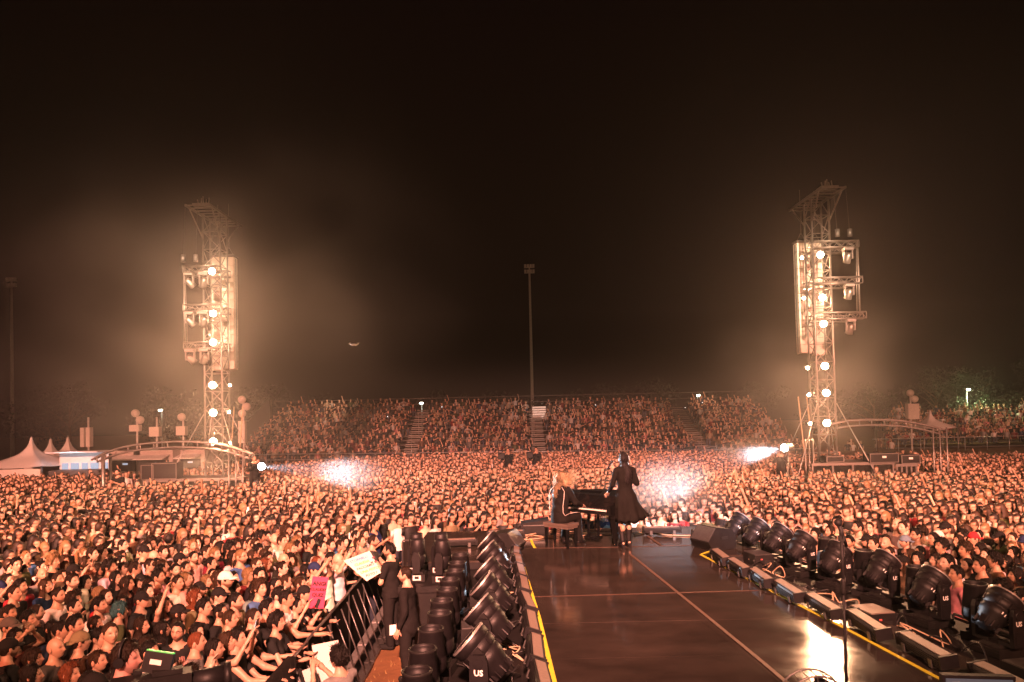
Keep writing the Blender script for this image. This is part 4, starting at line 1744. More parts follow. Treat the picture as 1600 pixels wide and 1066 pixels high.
# --- pianist, seated, back to us
pi_ = thing('person', 'pianist with backlit blonde hair in a black tracksuit with pale piping, seated at the piano', 'person', (BD.x, BD.y, STAGE + .004), math.atan2(kx_.y, kx_.x))
PP = [((0, -.02, .56), (0, -.02, .66), .155, .14, (1.08, .85, 1)), ((0, -.01, .74), (0, .0, .84), .138, .135, (1.05, .80, 1)), ((0, .01, .90), (0, .02, 1.02), .150, .150, (1.08, .74, 1)),
      ((-.12, .02, 1.09), (.12, .02, 1.09), .066, .066, (1, .95, .9)), ((0, .015, 1.08), (0, .05, 1.22), .052, .046, ONE)]
PARM = {}
for s in (-1, 1):
    Sx, E, Wr = (s * .175, .03, 1.09), (s * .25, .16, .85), (s * .20, .42, .765)
    PARM[s] = (Sx, E, Wr)
    PP += [(Sx, E, .05, .04, ONE), (E, Wr, .04, .026, ONE)]
    f = (Vector(Wr) - Vector(E)).normalized()
    PP.append((Wr, tuple(Vector(Wr) + f * .06), .026, .032, ONE))
    K, F_ = (s * .13, .36, .55), (s * .13, .33 + .05 * s, .10)
    PP += [((s * .09, -.02, .54), K, .088, .066, ONE), (K, F_, .06, .04, ONE), ((F_[0], F_[1] - .02, .05), (F_[0], F_[1] + .14, .035), .04, .032, ONE)]
V, Q = sdf_mesh(PP, .022, .03)
parts = [(V, Q, None)]
for s in (-1, 1):
    parts.append(fingers(PARM[s][2], PARM[s][1], (s, 0, 0), .7))
Mh = Matrix.Translation((0, .07, 1.31)) @ Matrix.Rotation(R(-14), 4, 'Z') @ Matrix.Rotation(R(-8), 4, 'X')
HV, HQ, HT = head_mesh(True, 0, 0)
parts.append((HV @ np.array(Mh.to_3x3()).T + np.array(Mh.translation), HQ, HT))
V, Q, T = cat(parts)
b_ = link('body', np_mesh('body', V, Q, M_skin, T), pi_)
b_.color = (.52, .33, .24, 1)
cp = []
for a, c, ra, rb, sc in PP[:4]:
    cp.append((a, c, ra + .022, rb + .022, sc))
for s in (-1, 1):
    Sx, E, Wr = PARM[s]
    cp += [(Sx, E, .068, .058, ONE), (E, tuple(Vector(E).lerp(Vector(Wr), .92)), .056, .042, ONE)]
V, Q = sdf_mesh(cp, .022, .03, cut=lambda P: np.maximum(.5 - P[..., 2], .07 - np.sqrt(P[..., 0] ** 2 + (P[..., 1] - .03) ** 2 + np.maximum(0, 1.12 - P[..., 2]) ** 2)))
x, y, z = V.T
V = V + np.stack([0 * x, .006 * np.sin(z * 40 + x * 15) * np.sin(x * 30), 0 * x], -1)
jk = link('jacket', np_mesh('jacket', V, Q, M_dress), pi_)
cp = [((0, -.02, .52), (0, -.02, .6), .172, .165, (1.1, .9, 1))]
for s in (-1, 1):
    K, F_ = (s * .13, .36, .55), (s * .13, .33 + .05 * s, .10)
    cp += [((s * .09, -.02, .54), K, .104, .084, ONE), (K, F_, .078, .085, ONE)]
V, Q = sdf_mesh(cp, .022, .03, cut=lambda P: np.maximum(.06 - P[..., 2], P[..., 2] - .70))
tr = link('trousers', np_mesh('trousers', V, Q, M_dress), pi_)
sh = MB()
for s in (-1, 1):
    fy = .33 + .05 * s
    sh.tube([(s * .13, fy - .06, .05), (s * .13, fy, .06), (s * .13, fy + .1, .05), (s * .13, fy + .19, .035)], [.04, .05, .046, .03], 10)
sh.build('shoes', M_blackm, pi_)
pp = MB()
M_pipe = mat('pale_piping', (.55, .52, .48), .6)
pp.tube([(-.10, -.07, 1.16), (-.175, -.085, 1.08), (-.185, -.115, .95), (-.165, -.125, .8), (-.17, -.13, .68), (-.185, -.10, .62), (-.19, .05, .645), (-.19, .2, .645), (-.2, .36, .63), (-.205, .38, .5), (-.205, .33, .2)], .0065, 5)
pp.tube([(.10, -.07, 1.16), (.175, -.085, 1.08), (.185, -.115, .95), (.165, -.125, .8), (.17, -.13, .68), (.19, -.10, .62), (.19, .05, .645), (.19, .2, .645), (.2, .36, .63)], .0065, 5)
pp.build('piping', M_pipe, pi_)
h_ = link('hair', hair('wavy'), pi_)
h_.matrix_local = Mh @ Matrix.Scale(1.06, 4)
h_.color = (.15, .105, .06, 1)  # head hair kept darker, the unlit core of the backlight put into colour
# fly-away strands blown to one side
fs_ = MB()
for k in range(300):
    if k < 170:                                     # lock blown out to one side
        st_ = Vector((rnd.uniform(.0, .07), rnd.uniform(-.03, .05), 1.27 + rnd.uniform(-.10, .07)))
        up_ = rnd.uniform(-.15, .75)
        dirn = Vector((.73 + rnd.gauss(0, .10), .68 + rnd.gauss(0, .10), up_)).normalized()
        L_ = rnd.uniform(.16, .34)
        p1 = st_ + dirn * L_ * .5 + Vector((0, 0, -.02))
        p2 = st_ + dirn * L_ + Vector((0, 0, rnd.uniform(-.01, .05)))
        fs_.tube([st_, p1, p2], [.0036, .0034, .0014], 3)
    else:                                           # loose curls hanging round the head outline
        ang = rnd.uniform(-.35, math.pi + .35)
        st_ = Vector((.095 * math.cos(ang), .045 + rnd.uniform(-.09, .04), 1.31 + .125 * math.sin(ang)))
        o_ = Vector((math.cos(ang), rnd.uniform(-.5, .1), .25 * math.sin(ang)))
        p1 = st_ + o_ * rnd.uniform(.02, .045) + Vector((0, 0, -.01))
        p2 = p1 + o_ * rnd.uniform(.0, .03) + Vector((0, 0, -rnd.uniform(.04, .10)))
        p3 = p2 + Vector((rnd.uniform(-.02, .03), rnd.uniform(-.02, .02), -rnd.uniform(.05, .12)))
        fs_.tube([st_, p1, p2, p3], [.004, .0042, .0036, .0014], 3)
f_ = fs_.build('blown_hair', M_hair, pi_)
f_.color = (.5, .37, .22, 1)  # paler than the head hair: bright backlit rim put into the strand colour

# --- pit crew
p = ground(613, 1012, 0)
person((p.x, p.y, 0), R(74), 'security guard in a black t-shirt standing with folded arms in the pit', 'cross', 'cross', beard=.9, yaw=12, hairs='quiff', hcol=HC['black'],
       top=TC['black'], sleeve=.75, bottom=TC['black'], height=1.82, shoes=True, skin=SKINS[1])
person((-1.66, 10.75, 0), R(82), 'security guard in a long black jacket with short dark hair standing in the pit', 'down', 'down', beard=.8, yaw=6, pitch=2, hairs='crop', hcol=HC['dark brown'],
       top=(.014, .013, .013), sleeve=2, bottom=TC['black'], height=1.78, shoes=True, skin=SKINS[0], hem=.72)
card = MB().box((0, 0, 0), (.10, .012, .15)).build('card', M_white)
card.location = (-1.87, 10.66, .86)
card.rotation_euler = (0, 0, .3)
tag(card, 'small white card in the hand of the guard in the jacket', 'card')
p = ground(531, 1030, 1.52)
person((p.x, p.y, 0), R(60), 'photographer with thick black hair and a grey shirt crouching in the pit, seen from above', 'phone', 'phone', hairs='curly', hcol=HC['black'], top=TC['grey'], height=1.63, shoes=True)
ch = thing('folding_seat', 'small grey folding seat on the pit floor at the bottom edge', 'seat', (-1.95, 8.55, 0), .3)
MB().box((0, 0, .40), (.34, .30, .03)).build('seat', M_steel, ch)
for s in (-1, 1):
    MB().cyl((s * .15, -.14, 0), (s * .15, .14, .39), .012).cyl((s * .15, .14, 0), (s * .15, -.14, .39), .012).build('leg', M_alu, ch)

# --- cameraman with headphones on a riser, camera with green-lit monitor
q = at(191, 1030, 5.35)
rz_ = q.z - 1.635 * 1.0
rs_ = thing('camera_riser', 'black riser under the cameraman at the bottom left', 'riser', (q.x + .35, q.y, 0))
MB().box((0, 0, rz_ - .03), (1.8, 1.0, .055)).build('deck', M_black, rs_)
for sx in (-1, 1):
    for sy in (-1, 1):
        MB().box((sx * .85, sy * .45, (rz_ - .06) / 2), (.05, .05, rz_ - .06)).build('leg', M_steel, rs_)
cmn = person((q.x, q.y, rz_), R(-78), 'cameraman with headphones, moustache and tousled brown hair in a black top behind a camera', 'phone', 'phone', beard=.35, yaw=-4, pitch=-2, hairs='short', hcol=HC['dark brown'],
             top=TC['black'], sleeve=.8, bottom=TC['black'], height=1.755, skin=(.58, .30, .25), shoes=True)
hp = MB()
for s in (-1, 1):
    hp.cyl((s * .078, -.01, .0), (s * .112, -.01, .0), .04, .036, 14)
hp.tube([(.10 * math.cos(a), -.01, .02 + .125 * math.sin(a)) for a in np.linspace(0, math.pi, 13)], .011, 6)
hp.build('headphones', M_blackm, cmn).matrix_local = head_matrix(-4, -2)
tc_ = at(238, 1062, 5.15)
cmr = thing('broadcast_camera', 'black broadcast camera with a monitor edged by a green strip, beside the cameraman', 'camera', (tc_.x, tc_.y, tc_.z), R(-65))
MB().box((0, 0, -.06), (.16, .52, .18)).box((0, .1, .045), (.08, .2, .03)).build('camera_body', M_black, cmr)
MB().cyl((0, .26, -.06), (0, .48, -.06), .07, .085, 16).cyl((0, .48, -.06), (0, .53, -.06), .1, n=16).build('lens', M_blackm, cmr)
vf = at(247, 1036, 5.2) - tc_
mo = MB()
Mv = Matrix.Rotation(R(65), 3, 'Z')
lv = Mv @ Vector(vf)
rot = Matrix.Rotation(R(65), 3, 'Z') @ Matrix.Rotation(R(-14), 3, 'X') @ Matrix.Rotation(R(9), 3, 'Y')
mo.box(lv, (.21, .035, .15), rot)
moo = mo.build('viewfinder', M_blackm, cmr)
MB().box(lv + rot @ Vector((0, 0, .079)), (.20, .03, .010), rot).build('green_strip', M_green, moo)
MB().box(lv + rot @ Vector((-.01, -.0195, .005)), (.085, .005, .035), rot).build('paper_label', M_white, moo)
sp = MB()
sp.cyl((lv.x, lv.y, lv.z - .07), (.0, .0, .03), .012).cyl((0, 0, -.15), (0, 0, rz_ - tc_.z + .02), .04, n=10)
sp.box((-.1, -.1, .02), (.05, .06, .07)).cyl((-.09, -.2, -.02), (-.2, -.42, -.1), .011)
for a in (0, 2.1, 4.2):
    sp.cyl((0, 0, -.3), (.45 * math.cos(a), .45 * math.sin(a), rz_ - tc_.z + .005), .018)
sp.build('tripod', M_black, cmr)

# ------------------------------------------------------------------ hand-placed people of the front crowd
USED = [(-2.15, 12.3), (-1.66, 10.75), (q.x, q.y)]
CNT = 0


def P_at(px, py, height, label, face=None, **kw):
    global CNT
    height *= .965
    k = height / 1.755
    g_ = ground(px, py, 1.635 * k)
    rz = (face_to(g_.x, g_.y) if face is None else R(face - 14 if face < 0 else face + 12))
    USED.append((g_.x, g_.y))
    CNT += 1
    return person((g_.x, g_.y, 0), rz, label, height=height, group='concert crowd', **kw)


B, DB, BR = HC['black'], HC['dark brown'], HC['brown']
LEFT = -78
P_at(84, 1013, 1.74, 'bald man in a dark grey shirt near the bottom left, seen from behind', -78, hairs='bald', top=(.06, .06, .055), skin=SKINS[1])
P_at(122, 1004, 1.74, 'person in a khaki cap and black printed t-shirt behind the bald man', -40, hairs='under', hcol=DB, cap='backcap', capcol=TC['khaki'], top=TC['black'])
P_at(152, 997, 1.72, 'man with a dark bowl haircut and white shirt left of the cameraman', -78, hairs='short', hcol=B, top=TC['white'])
o = P_at(92, 985, 1.70, 'man with short dark hair and black t-shirt raising both forearms', -60, pa='clapup', pb='clapup', hairs='crop', hcol=B)
P_at(115, 977, 1.78, 'man with black quiff and ear showing in profile above the khaki cap', -78, hairs='quiff', hcol=B, beard=.5)
P_at(12, 980, 1.72, 'man in a grey brimmed cap at the left frame edge', -78, hairs='under', cap='cap', capcol=(.12, .10, .09), beard=.3)
P_at(10, 1015, 1.72, 'bearded man in a black cap at the bottom left corner', -20, hairs='under', cap='cap', capcol=TC['black'], beard=1.)
P_at(42, 968, 1.72, 'young man with bushy dark hair and black t-shirt looking right, left edge', -78, hairs='short', hcol=B, pa='clap', pb='clap')
P_at(20, 927, 1.80, 'tall man with cropped hair and black vest, profile, far left', -78, hairs='crop', hcol=DB, sleeve=.2)
P_at(89, 931, 1.78, 'bearded man with dark hair in a white top at the left', -82, hairs='crop', hcol=DB, beard=.9, top=TC['white'])
P_at(114, 938, 1.72, 'person with thick curly dark hair looking down to the right', -78, hairs='curly', hcol=DB, top=TC['black'])
P_at(153, 946, 1.76, 'bearded man with dark hair and white t-shirt before the teal-haired person', -78, hairs='short', hcol=B, beard=.9, top=TC['white'])
P_at(184, 957, 1.66, 'person with teal-dyed short hair in an olive shirt', -40, hairs='curly', hcol=HC['teal'], top=TC['olive'])
P_at(146, 976, 1.62, 'woman with straight dark hair just behind the dark bowl haircut', -70, fem=True, hairs='straight', hcol=DB)
P_at(150, 1033, 1.66, 'woman with a brown ponytail beside the headphoned cameraman', -78, fem=True, hairs='ponytail', hcol=BR)
P_at(46, 1057, 1.68, 'woman with long black hair at the very bottom left', -55, fem=True, hairs='long', hcol=B)
P_at(107, 1054, 1.66, 'woman with reddish wavy hair at the bottom edge', -78, fem=True, hairs='wavy', hcol=HC['reddish'])
P_at(48, 1030, 1.66, 'woman with a dark bob left of the bald man', -60, fem=True, hairs='bob', hcol=DB)
P_at(231, 1019, 1.74, 'man with neat dark hair in a white shirt right of the cameraman', -78, hairs='short', hcol=B, top=TC['white'])
P_at(278, 987, 1.72, 'bearded man with black-rimmed glasses turning to look up at the camera', -140, hairs='crop', hcol=B, beard=.9, specs=True, yaw=-20, pitch=8)
P_at(250, 985, 1.64, 'person with straight black hair seen from behind beside the bespectacled man', -45, fem=True, hairs='straight', hcol=B)
P_at(254, 946, 1.70, 'woman with long dark hair raising her right arm high', -78, fem=True, hairs='long', hcol=DB, pa='up')
P_at(219, 938, 1.72, 'man in a black baseball cap with brim pointing right', -78, hairs='under', cap='cap', capcol=TC['black'])
P_at(316, 950, 1.76, 'young man with a dark fade haircut in a black t-shirt, sharp profile', -78, hairs='quiff', hcol=B)
P_at(304, 1004, 1.74, 'man with reddish buzzed hair in a grey t-shirt', -62, hairs='buzz', hcol=HC['reddish'], top=TC['grey'])
P_at(331, 1015, 1.74, 'man with black buzzed hair and black polo shirt by the phone holder', -62, hairs='crop', hcol=B, beard=.5)
P_at(219, 978, 1.62, 'woman with long dark brown hair left of the straight black hair', -78, fem=True, hairs='long', hcol=DB)
o = P_at(352, 1003, 1.70, 'woman with long brown hair filming with a black phone at arm height', -78, fem=True, hairs='long', hcol=BR, pa='phoneup', pb='phoneup')
phone_at(o, 'phoneup', 'black phone held up by the filming woman with long brown hair', 0)
P_at(342, 957, 1.66, 'woman with dark bun and a pale clip in the left crowd', -78, fem=True, hairs='bun', hcol=B)
P_at(294, 1054, 1.62, 'woman with glasses and dark bob at the bottom edge', -70, fem=True, hairs='bob', hcol=B, specs=True)
P_at(366, 940, 1.80, 'bearded man in a khaki t-shirt looking right near the barrier', -78, hairs='crop', hcol=B, beard=.9, top=TC['khaki'])
P_at(393, 965, 1.76, 'man with faded buzz cut in a black polo resting both arms on the barrier', -78, hairs='buzz', hcol=DB, pa='railout', pb='railout', beard=.5)
P_at(415, 951, 1.74, 'young man with a black quiff in a black t-shirt touching his chin', -78, hairs='quiff', hcol=B, pa='rail', pb='mouth')
P_at(445, 936, 1.78, 'young man with short black curls in a white t-shirt at the barrier', -78, hairs='short', hcol=B, pa='railout', pb='rail', top=TC['white'], skin=SKINS[3])
P_at(368, 998, 1.72, 'man with dark quiff leaning bare forearms on the near barrier', -78, hairs='quiff', hcol=B, pa='railout', pb='railout', sleeve=.2)
P_at(386, 1000, 1.60, 'woman with brown hair and folded hands on the near barrier', -78, fem=True, hairs='ponytail', hcol=BR, pa='railout', pb='rail')
P_at(430, 973, 1.68, 'woman with curly dark hair clasping hands at the barrier', -78, fem=True, hairs='curly', hcol=B, pa='rail', pb='rail')
P_at(461, 947, 1.64, 'woman with dark ponytail raising a hand beside the white t-shirt', -78, fem=True, hairs='ponytail', hcol=B, pa='upbent', pb='rail')
P_at(473, 928, 1.70, 'man with black cap and bare arms pointing by the pink sign', -78, hairs='under', cap='backcap', capcol=TC['black'], pa='phone', pb='rail')
P_at(493, 879, 1.64, 'girl with red hair in a black dress beside the pink sign', -85, fem=True, hairs='straight', hcol=HC['reddish'], yaw=-10)
P_at(515, 873, 1.66, 'girl with dark fringe hair and black top holding the pink sign', -80, fem=True, hairs='bob', hcol=B, pa='clapup', pb='clap')
P_at(549, 864, 1.66, 'girl with a dark headband leaning over the barrier holding a white poster', -82, fem=True, hairs='bun', hcol=B, pa='railout', pb='railout', cap='backcap', capcol=(.03, .03, .03))
P_at(534, 868, 1.68, 'blonde girl with raised arm next to the white poster', -82, fem=True, hairs='long', hcol=HC['blonde'], pa='rail', pb='upbent')
o = P_at(476, 892, 1.66, 'woman with long dark hair filming through both hands left of the red-haired girl', -82, fem=True, hairs='long', hcol=B, pa='phone', pb='phone')
phone_at(o, 'phone', 'dark phone held before the face left of the red-haired girl', 0)
P_at(581, 846, 1.84, 'large bearded man in a grey polo leaning on the barrier above the poster', -70, hairs='crop', hcol=DB, beard=.9, top=(.05, .05, .052), pa='rail', pb='rail')
P_at(467, 913, 1.66, 'woman with brown bun clapping left of the pink sign', -78, fem=True, hairs='bun', hcol=BR, pa='clap', pb='clap')
# right crowd
P_at(1476, 882, 1.76, 'man with black hair in a white t-shirt looking left, right crowd', 82, hairs='short', hcol=B, top=TC['white'])
P_at(1543, 905, 1.50, 'man in a black shirt and black cap bowing his head with hands clasped', 70, hairs='under', cap='cap', capcol=TC['black'], pa='clap', pb='clap', pitch=-30, lean=0)
P_at(1514, 884, 1.72, 'bearded man with black hair looking left behind the bowing man', 80, hairs='crop', hcol=B, beard=.8)
P_at(1534, 884, 1.80, 'tall man with short dark hair and black shirt behind the bowing man', 75, hairs='short', hcol=DB)
P_at(1556, 876, 1.78, 'man with dark curls in a brown shirt near the right frame edge', 60, hairs='curly', hcol=B, top=TC['brown'])
P_at(1590, 899, 1.72, 'woman with black bob at the right frame edge', 70, fem=True, hairs='bob', hcol=B)
P_at(1574, 916, 1.66, 'woman with straight dark hair behind the nearest right moving light', 70, fem=True, hairs='straight', hcol=DB)
P_at(1425, 868, 1.66, 'woman with long brown hair seen from behind, right crowd', 50, fem=True, hairs='straight', hcol=BR)
P_at(1356, 845, 1.70, 'woman in a black cap right of the microphone stand', 85, fem=True, hairs='long', hcol=B, cap='cap', capcol=TC['black'])
P_at(1383, 846, 1.70, 'woman with long black hair clapping right of the capped woman', 85, fem=True, hairs='long', hcol=B, pa='clap', pb='clap')
P_at(1416, 847, 1.72, 'man in a grey-blue beanie cap, right crowd', 80, hairs='under', cap='backcap', capcol=(.16, .22, .30), beard=.5)
P_at(1433, 836, 1.80, 'tall man with headband, glasses and white jersey, right crowd', 84, hairs='short', hcol=B, cap=None, specs=True, top=TC['white'], beard=.7)
P_at(1523, 842, 1.74, 'person in a bright red cap in the right crowd', 80, hairs='under', cap='backcap', capcol=(.62, .03, .04))

# ------------------------------------------------------------------ the rest of the crowd on a jittered grid
def barrier_x(y):
    return -2.72 - .01 * (y - 7)


OBST = []       # (x0, x1, y0, y1)


def allowed(x, y):
    if y < 16.55:
        if x > barrier_x(y) - .32 and x < xr(y) + 2.15:
            return False
    for a, b2, c, d in OBST:
        if a < x < b2 and c < y < d:
            return False
    return True


OBST += [(-17.2, -10.9, 27.0, 31.2), (11.9, 18.2, 28.0, 31.6), (-10.9, -9.4, 26.5, 28.2), (10.2, 11.6, 26.6, 28.6), (-1.6, .9, 33.0, 34.6), (2.2, 3.6, 33.5, 34.6)]
cands = []
y = 5.6
row = 0
while y < 41.5:
    step = .41 if y < 16 else .34
    lim = .745 * y + (2.6 if y > 12 else 1.6)
    ymax = 35 + max(0, (y - 0)) * 0
    x = -lim + (row % 2) * step / 2
    while x < lim:
        xx, yy = x + rnd.uniform(-.13, .13), y + rnd.uniform(-.14, .14)
        if allowed(xx, yy) and not (xx < -7 and yy > 41 + (xx + 7) * .75 and yy > 32.3) and not (xx > 14 and yy > 39.5) and rnd.random() > .05 + .10 * (math.sin(xx * .9 + yy * .35) * math.sin(yy * .8 - xx * .3) > .75):
            cands.append((xx, yy))
        x += step
    y += step * .92
    row += 1
cands = [c for c in cands if all((c[0] - u[0]) ** 2 + (c[1] - u[1]) ** 2 > .34 ** 2 for u in USED)]


def visible(x, y):
    # within the frame
    v = Vector((x, y, 1.6)) - CAMP
    u, w_ = v.dot(_rt) / v.dot(_fw) * FPX + CX, -v.dot(_up) / v.dot(_fw) * FPX + CY
    return -25 < u < 1625 and w_ < 1100


near = sorted([c for c in cands if visible(*c)], key=lambda c: c[0] ** 2 + c[1] ** 2)
NIND = 288 - CNT
ind, rest = near[:NIND], near[NIND:] + [c for c in cands if not visible(*c) and c[1] > 7.5]
used_combo = set()
HM = [('short', 'short'), ('crop', 'cropped'), ('buzz', 'buzzed'), ('quiff', 'swept-up'), ('curly', 'curly'), ('bald', '')]
HF = [('long', 'long'), ('straight', 'straight long'), ('wavy', 'wavy'), ('bob', 'bobbed'), ('ponytail', 'ponytailed'), ('bun', 'bun-tied')]
HCW = [('black', 5), ('dark brown', 5), ('brown', 2), ('blonde', .5), ('reddish', .3)]
TOPW = [('black', 8), ('white', 4), ('grey', 2), ('navy', 1), ('red', .6), ('khaki', 1), ('cream', 2), ('olive', 1), ('pink', 1), ('blue', .4), ('brown', 1), ('burgundy', 1)]
POSES = [(('down', 'down'), '', 9), (('clap', 'clap'), ' clapping', 3), (('clapup', 'clapup'), ' with hands clasped high', 1.5), (('phone', 'phone'), ' filming with a phone', 2),
         (('up', 'down'), ' with one arm raised', 1.6), (('mouth', 'down'), ' with a hand at the mouth', 1.2), (('upbent', 'upbent'), ' with both forearms up', 1)]


def pick(ws):
    t = rnd.uniform(0, sum(w_ for *_, w_ in ws))
    for it in ws:
        t -= it[-1]
        if t <= 0:
            return it
    return ws[-1]


def region(x, y):
    if y > 15.9 and -3.2 < x < 6.5:
        return 'beyond the cross deck'
    if x < 0:
        if y < 8.6:
            return 'near the bottom left'
        if y < 10.8:
            return 'left crowd beside the near barrier'
        if y < 13.2:
            return 'left crowd level with the guards'
        return 'left crowd level with the piano'
    if y < 12:
        return 'right crowd behind the near lamps'
    return 'right crowd behind the far lamps'


for x, y in ind:
    for tries in range(400):
        fem = rnd.random() < .47
        hs, hw_ = rnd.choice(HF if fem else HM)
        if hs == 'bald' and rnd.random() < .9:
            continue
        hc = pick(HCW)[0]
        tp = pick(TOPW)[0]
        ps, pw, _ = pick(POSES)
        acc = 'cap' if rnd.random() < .05 else ('specs' if rnd.random() < .08 else '')
        beard = 0 if fem else rnd.choice([0, 0, .6, .9])
        cc = rnd.choice(['black', 'black', 'white', 'khaki', 'navy'])
        hair_txt = 'bald' if hs == 'bald' else f'{hw_} {hc}-haired'
        if acc == 'cap':
            hair_txt = f'{cc}-capped'
            if hs == 'bald':
                hs = 'under'
        who = ('woman' if fem else ('bearded man' if beard else 'man')) + (' in glasses and' if acc == 'specs' else ' in')
        lab = f'{hair_txt} {who} {tp} top{pw}, {region(x, y)}'
        if lab not in used_combo and len(lab.replace('-', ' ').split()) <= 16:
            break
    used_combo.add(lab)
    rz = face_to(x, y) + R(rnd.gauss(0, 13))
    hgt = rnd.gauss(1.60, .05) if fem else rnd.gauss(1.70, .06)
    yaw = rnd.choice([-14, 0, 0, 12])
    mouth = rnd.choice([0, 0, .8])
    beard = beard if not fem else 0
    o = person((x, y, GZ(x, y)), rz, lab, ps[0], ps[1], fem, beard, mouth if ps[0] in ('down', 'clap') else 0, yaw if ps[0] == 'down' else 0, 4, skin=rnd.choice(SKINS[:5]), hairs=('under' if acc == 'cap' and not fem else hs), hcol=HC[hc],
               top=tuple(c * rnd.uniform(.8, 1.2) for c in TC[tp]), sleeve=rnd.choice([.5, .55]) if rnd.random() > .2 else (0.2 if fem else .9), height=hgt,
               cap='cap' if acc == 'cap' else None, capcol=TC[cc], specs=acc == 'specs', group='concert crowd')
    if ps[0] == 'phone':
        phone_at(o, 'phone', f'dark phone held up by the {hair_txt} {"woman" if fem else "man"} in {tp}, {region(x, y)}', 0)
# ------------------------------------------------------------------ signs in the crowd
pk = at(497, 926, 10.0)
ps_ = thing('pink_sign', 'pink card sign with black hand lettering held over the barrier', 'sign', (pk.x, pk.y, pk.z), R(22))
MB().box((0, 0, 0), (.22, .006, .44), Matrix.Rotation(R(10), 3, 'Y')).build('card', M_pink, ps_)
Ry = Matrix.Rotation(R(10), 4, 'Y')
for k, (tx, s_) in enumerate((('ANGI', .075), ('CLAUDIA', .052), ('QUIZ', .065))):
    text(tx, s_, M_ink, ps_, Ry @ frame((1, 0, 0), (0, 0, 1), (0, -1, 0), (.0, -.0045,   .12 - .078 * k)), bold=.05)
mk = MB()
mk.box(Ry @ Vector((.02, -.005, -.15)), (.05, .003, .13), Matrix.Rotation(R(22), 3, 'Y'))
mk.build('black_mark', M_ink, ps_)
wp = at(568, 885, 12.1)
ws = thing('white_poster', 'white poster with coloured hand lettering held out over the pit barrier', 'poster', (wp.x, wp.y, wp.z), R(14))
Ry = Matrix.Rotation(R(-15), 4, 'Y')
vs = [(-.29, .20), (.17, .22), (.25, -.20), (-.02, -.26)]
pm = MB()
pm.add([Ry @ Vector((x, .004, z)) for x, z in vs] + [Ry @ Vector((x, -.004, z)) for x, z in vs], [(0, 1, 2, 3), (7, 6, 5, 4), (0, 4, 5, 1), (1, 5, 6, 2), (2, 6, 7, 3), (3, 7, 4, 0)])
pm.build('card', M_paper, ps_ if False else ws)
for k, (tx, mm, xx) in enumerate((('STORNELLI', M_inkp, -.04), ('CLAUDIA', M_inkg, -.01), ('FACCIAMO', M_inkr, .03), ('UNA FOTO', M_inkg, .08), ('FOTO ?', M_inkr, .09))):
    text(tx, .06, mm, ws, Ry @ frame((1, 0, 0), (0, 0, 1), (0, -1, 0), (xx, -.006, .14 - .078 * k)), bold=.03)
hm = MB()
for x, z in ((.19, .09), (.21, .01), (.15, .02)):
    c = [(x, z - .03), (x + .025, z + .005), (x + .013, z + .02), (x, z + .008), (x - .013, z + .02), (x - .025, z + .005)]
    hm.add([Ry @ Vector((a, -.0065, b2)) for a, b2 in c], [(5, 4, 3, 2, 1, 0)])
hm.build('heart', M_inkr, ws)

# ------------------------------------------------------------------ pit barriers
def barrier(L=1.2):
    t = thing('crowd_barrier', 'x', 'barrier')
    mb = MB()
    mb.tube([(-L / 2 + .01, 0, .02), (-L / 2 + .01, 0, 1.16), (-L / 2 + .03, 0, 1.18), (L / 2 - .03, 0, 1.18), (L / 2 - .01, 0, 1.16), (L / 2 - .01, 0, .02)], .02, 6)
    mb.build('frame', M_steel, t)
    MB().box((0, .012, .6), (L - .04, .012, 1.08)).build('panel', M_drape, t)
    for x in (-L * .33, 0, L * .33):
        MB().cyl((x, -.02, 1.08), (x, -.38, .06), .013).build('strut', M_steel, t)
    for z, yy in ((.05, -.36),):
        MB().box((0, yy, z - .02), (L - .06, .08, .025)).build('foot_step', M_steel, t)
    MB().box((0, -.20, .30), (L - .08, .14, .03)).build('step_plate', M_galv, t)
    tr_ = MB()
    tr_.box((0, -.16, .012), (L - .04, .30, .018))
    tr_.build('tread_plate', M_steel, t)
    return t


br0 = barrier()
ys_ = [7.4 + 1.22 * k for k in range(7)]
for i, y in enumerate(ys_):
    lb = 'dark pit barrier with slanted struts on the left, ' + nth(i)
    if i == 0:
        o = br0
        o.location = (barrier_x(y), y, 0)
        o.rotation_euler = (0, 0, R(90))
        tag(o, lb, None, 'crowd barriers along the left pit')
    else:
        o = dup(br0, (barrier_x(y), y, 0), R(90), lb)
for i, x in enumerate(np.arange(-2.0, 5.9, 1.22)):
    dup(br0, (x, 16.25, 0), 0, 'dark crowd barrier low beyond the far edge of the cross deck', 'crowd barriers beyond the cross deck')
for i in range(7):
    y = 8.0 + 1.2 * i
    dup(br0, (xr(y) + 1.75, y, 0), R(-90) + .17, 'dark crowd barrier right of the runway, ' + nth(i), 'crowd barriers along the right side')
# pale boards leaning on near barrier
pb_ = at(516, 1012, 8.9)
bd = thing('leaning_board', 'big pale board standing against the near pit barrier', 'board', (pb_.x, pb_.y + .15, 0))
MB().box((0, 0, .62), (.34, .025, 1.2), Matrix.Rotation(R(-10), 3, 'Y')).build('board', M_board, bd)
st_ = thing('striped_panel', 'pale slatted panel with black diagonal edges against the near barrier', 'panel', (pb_.x - .22, pb_.y - .18, 0), R(10))
for k in range(2):
    MB().box((-.05 + .16 * k, 0, .52), (.11, .02, 1.0), Matrix.Rotation(R(-16), 3, 'Y')).build('panel', M_board, st_)
fm = MB()
for k in range(3):
    fm.box((-.13 + .16 * k, -.002, .52), (.035, .03, 1.03), Matrix.Rotation(R(-16), 3, 'Y'))
fm.box((.16, 0, .04), (.42, .04, .04))
fm.build('frame', M_black, st_)
dp = MB()
nseg = 30
vs, fs = [], []
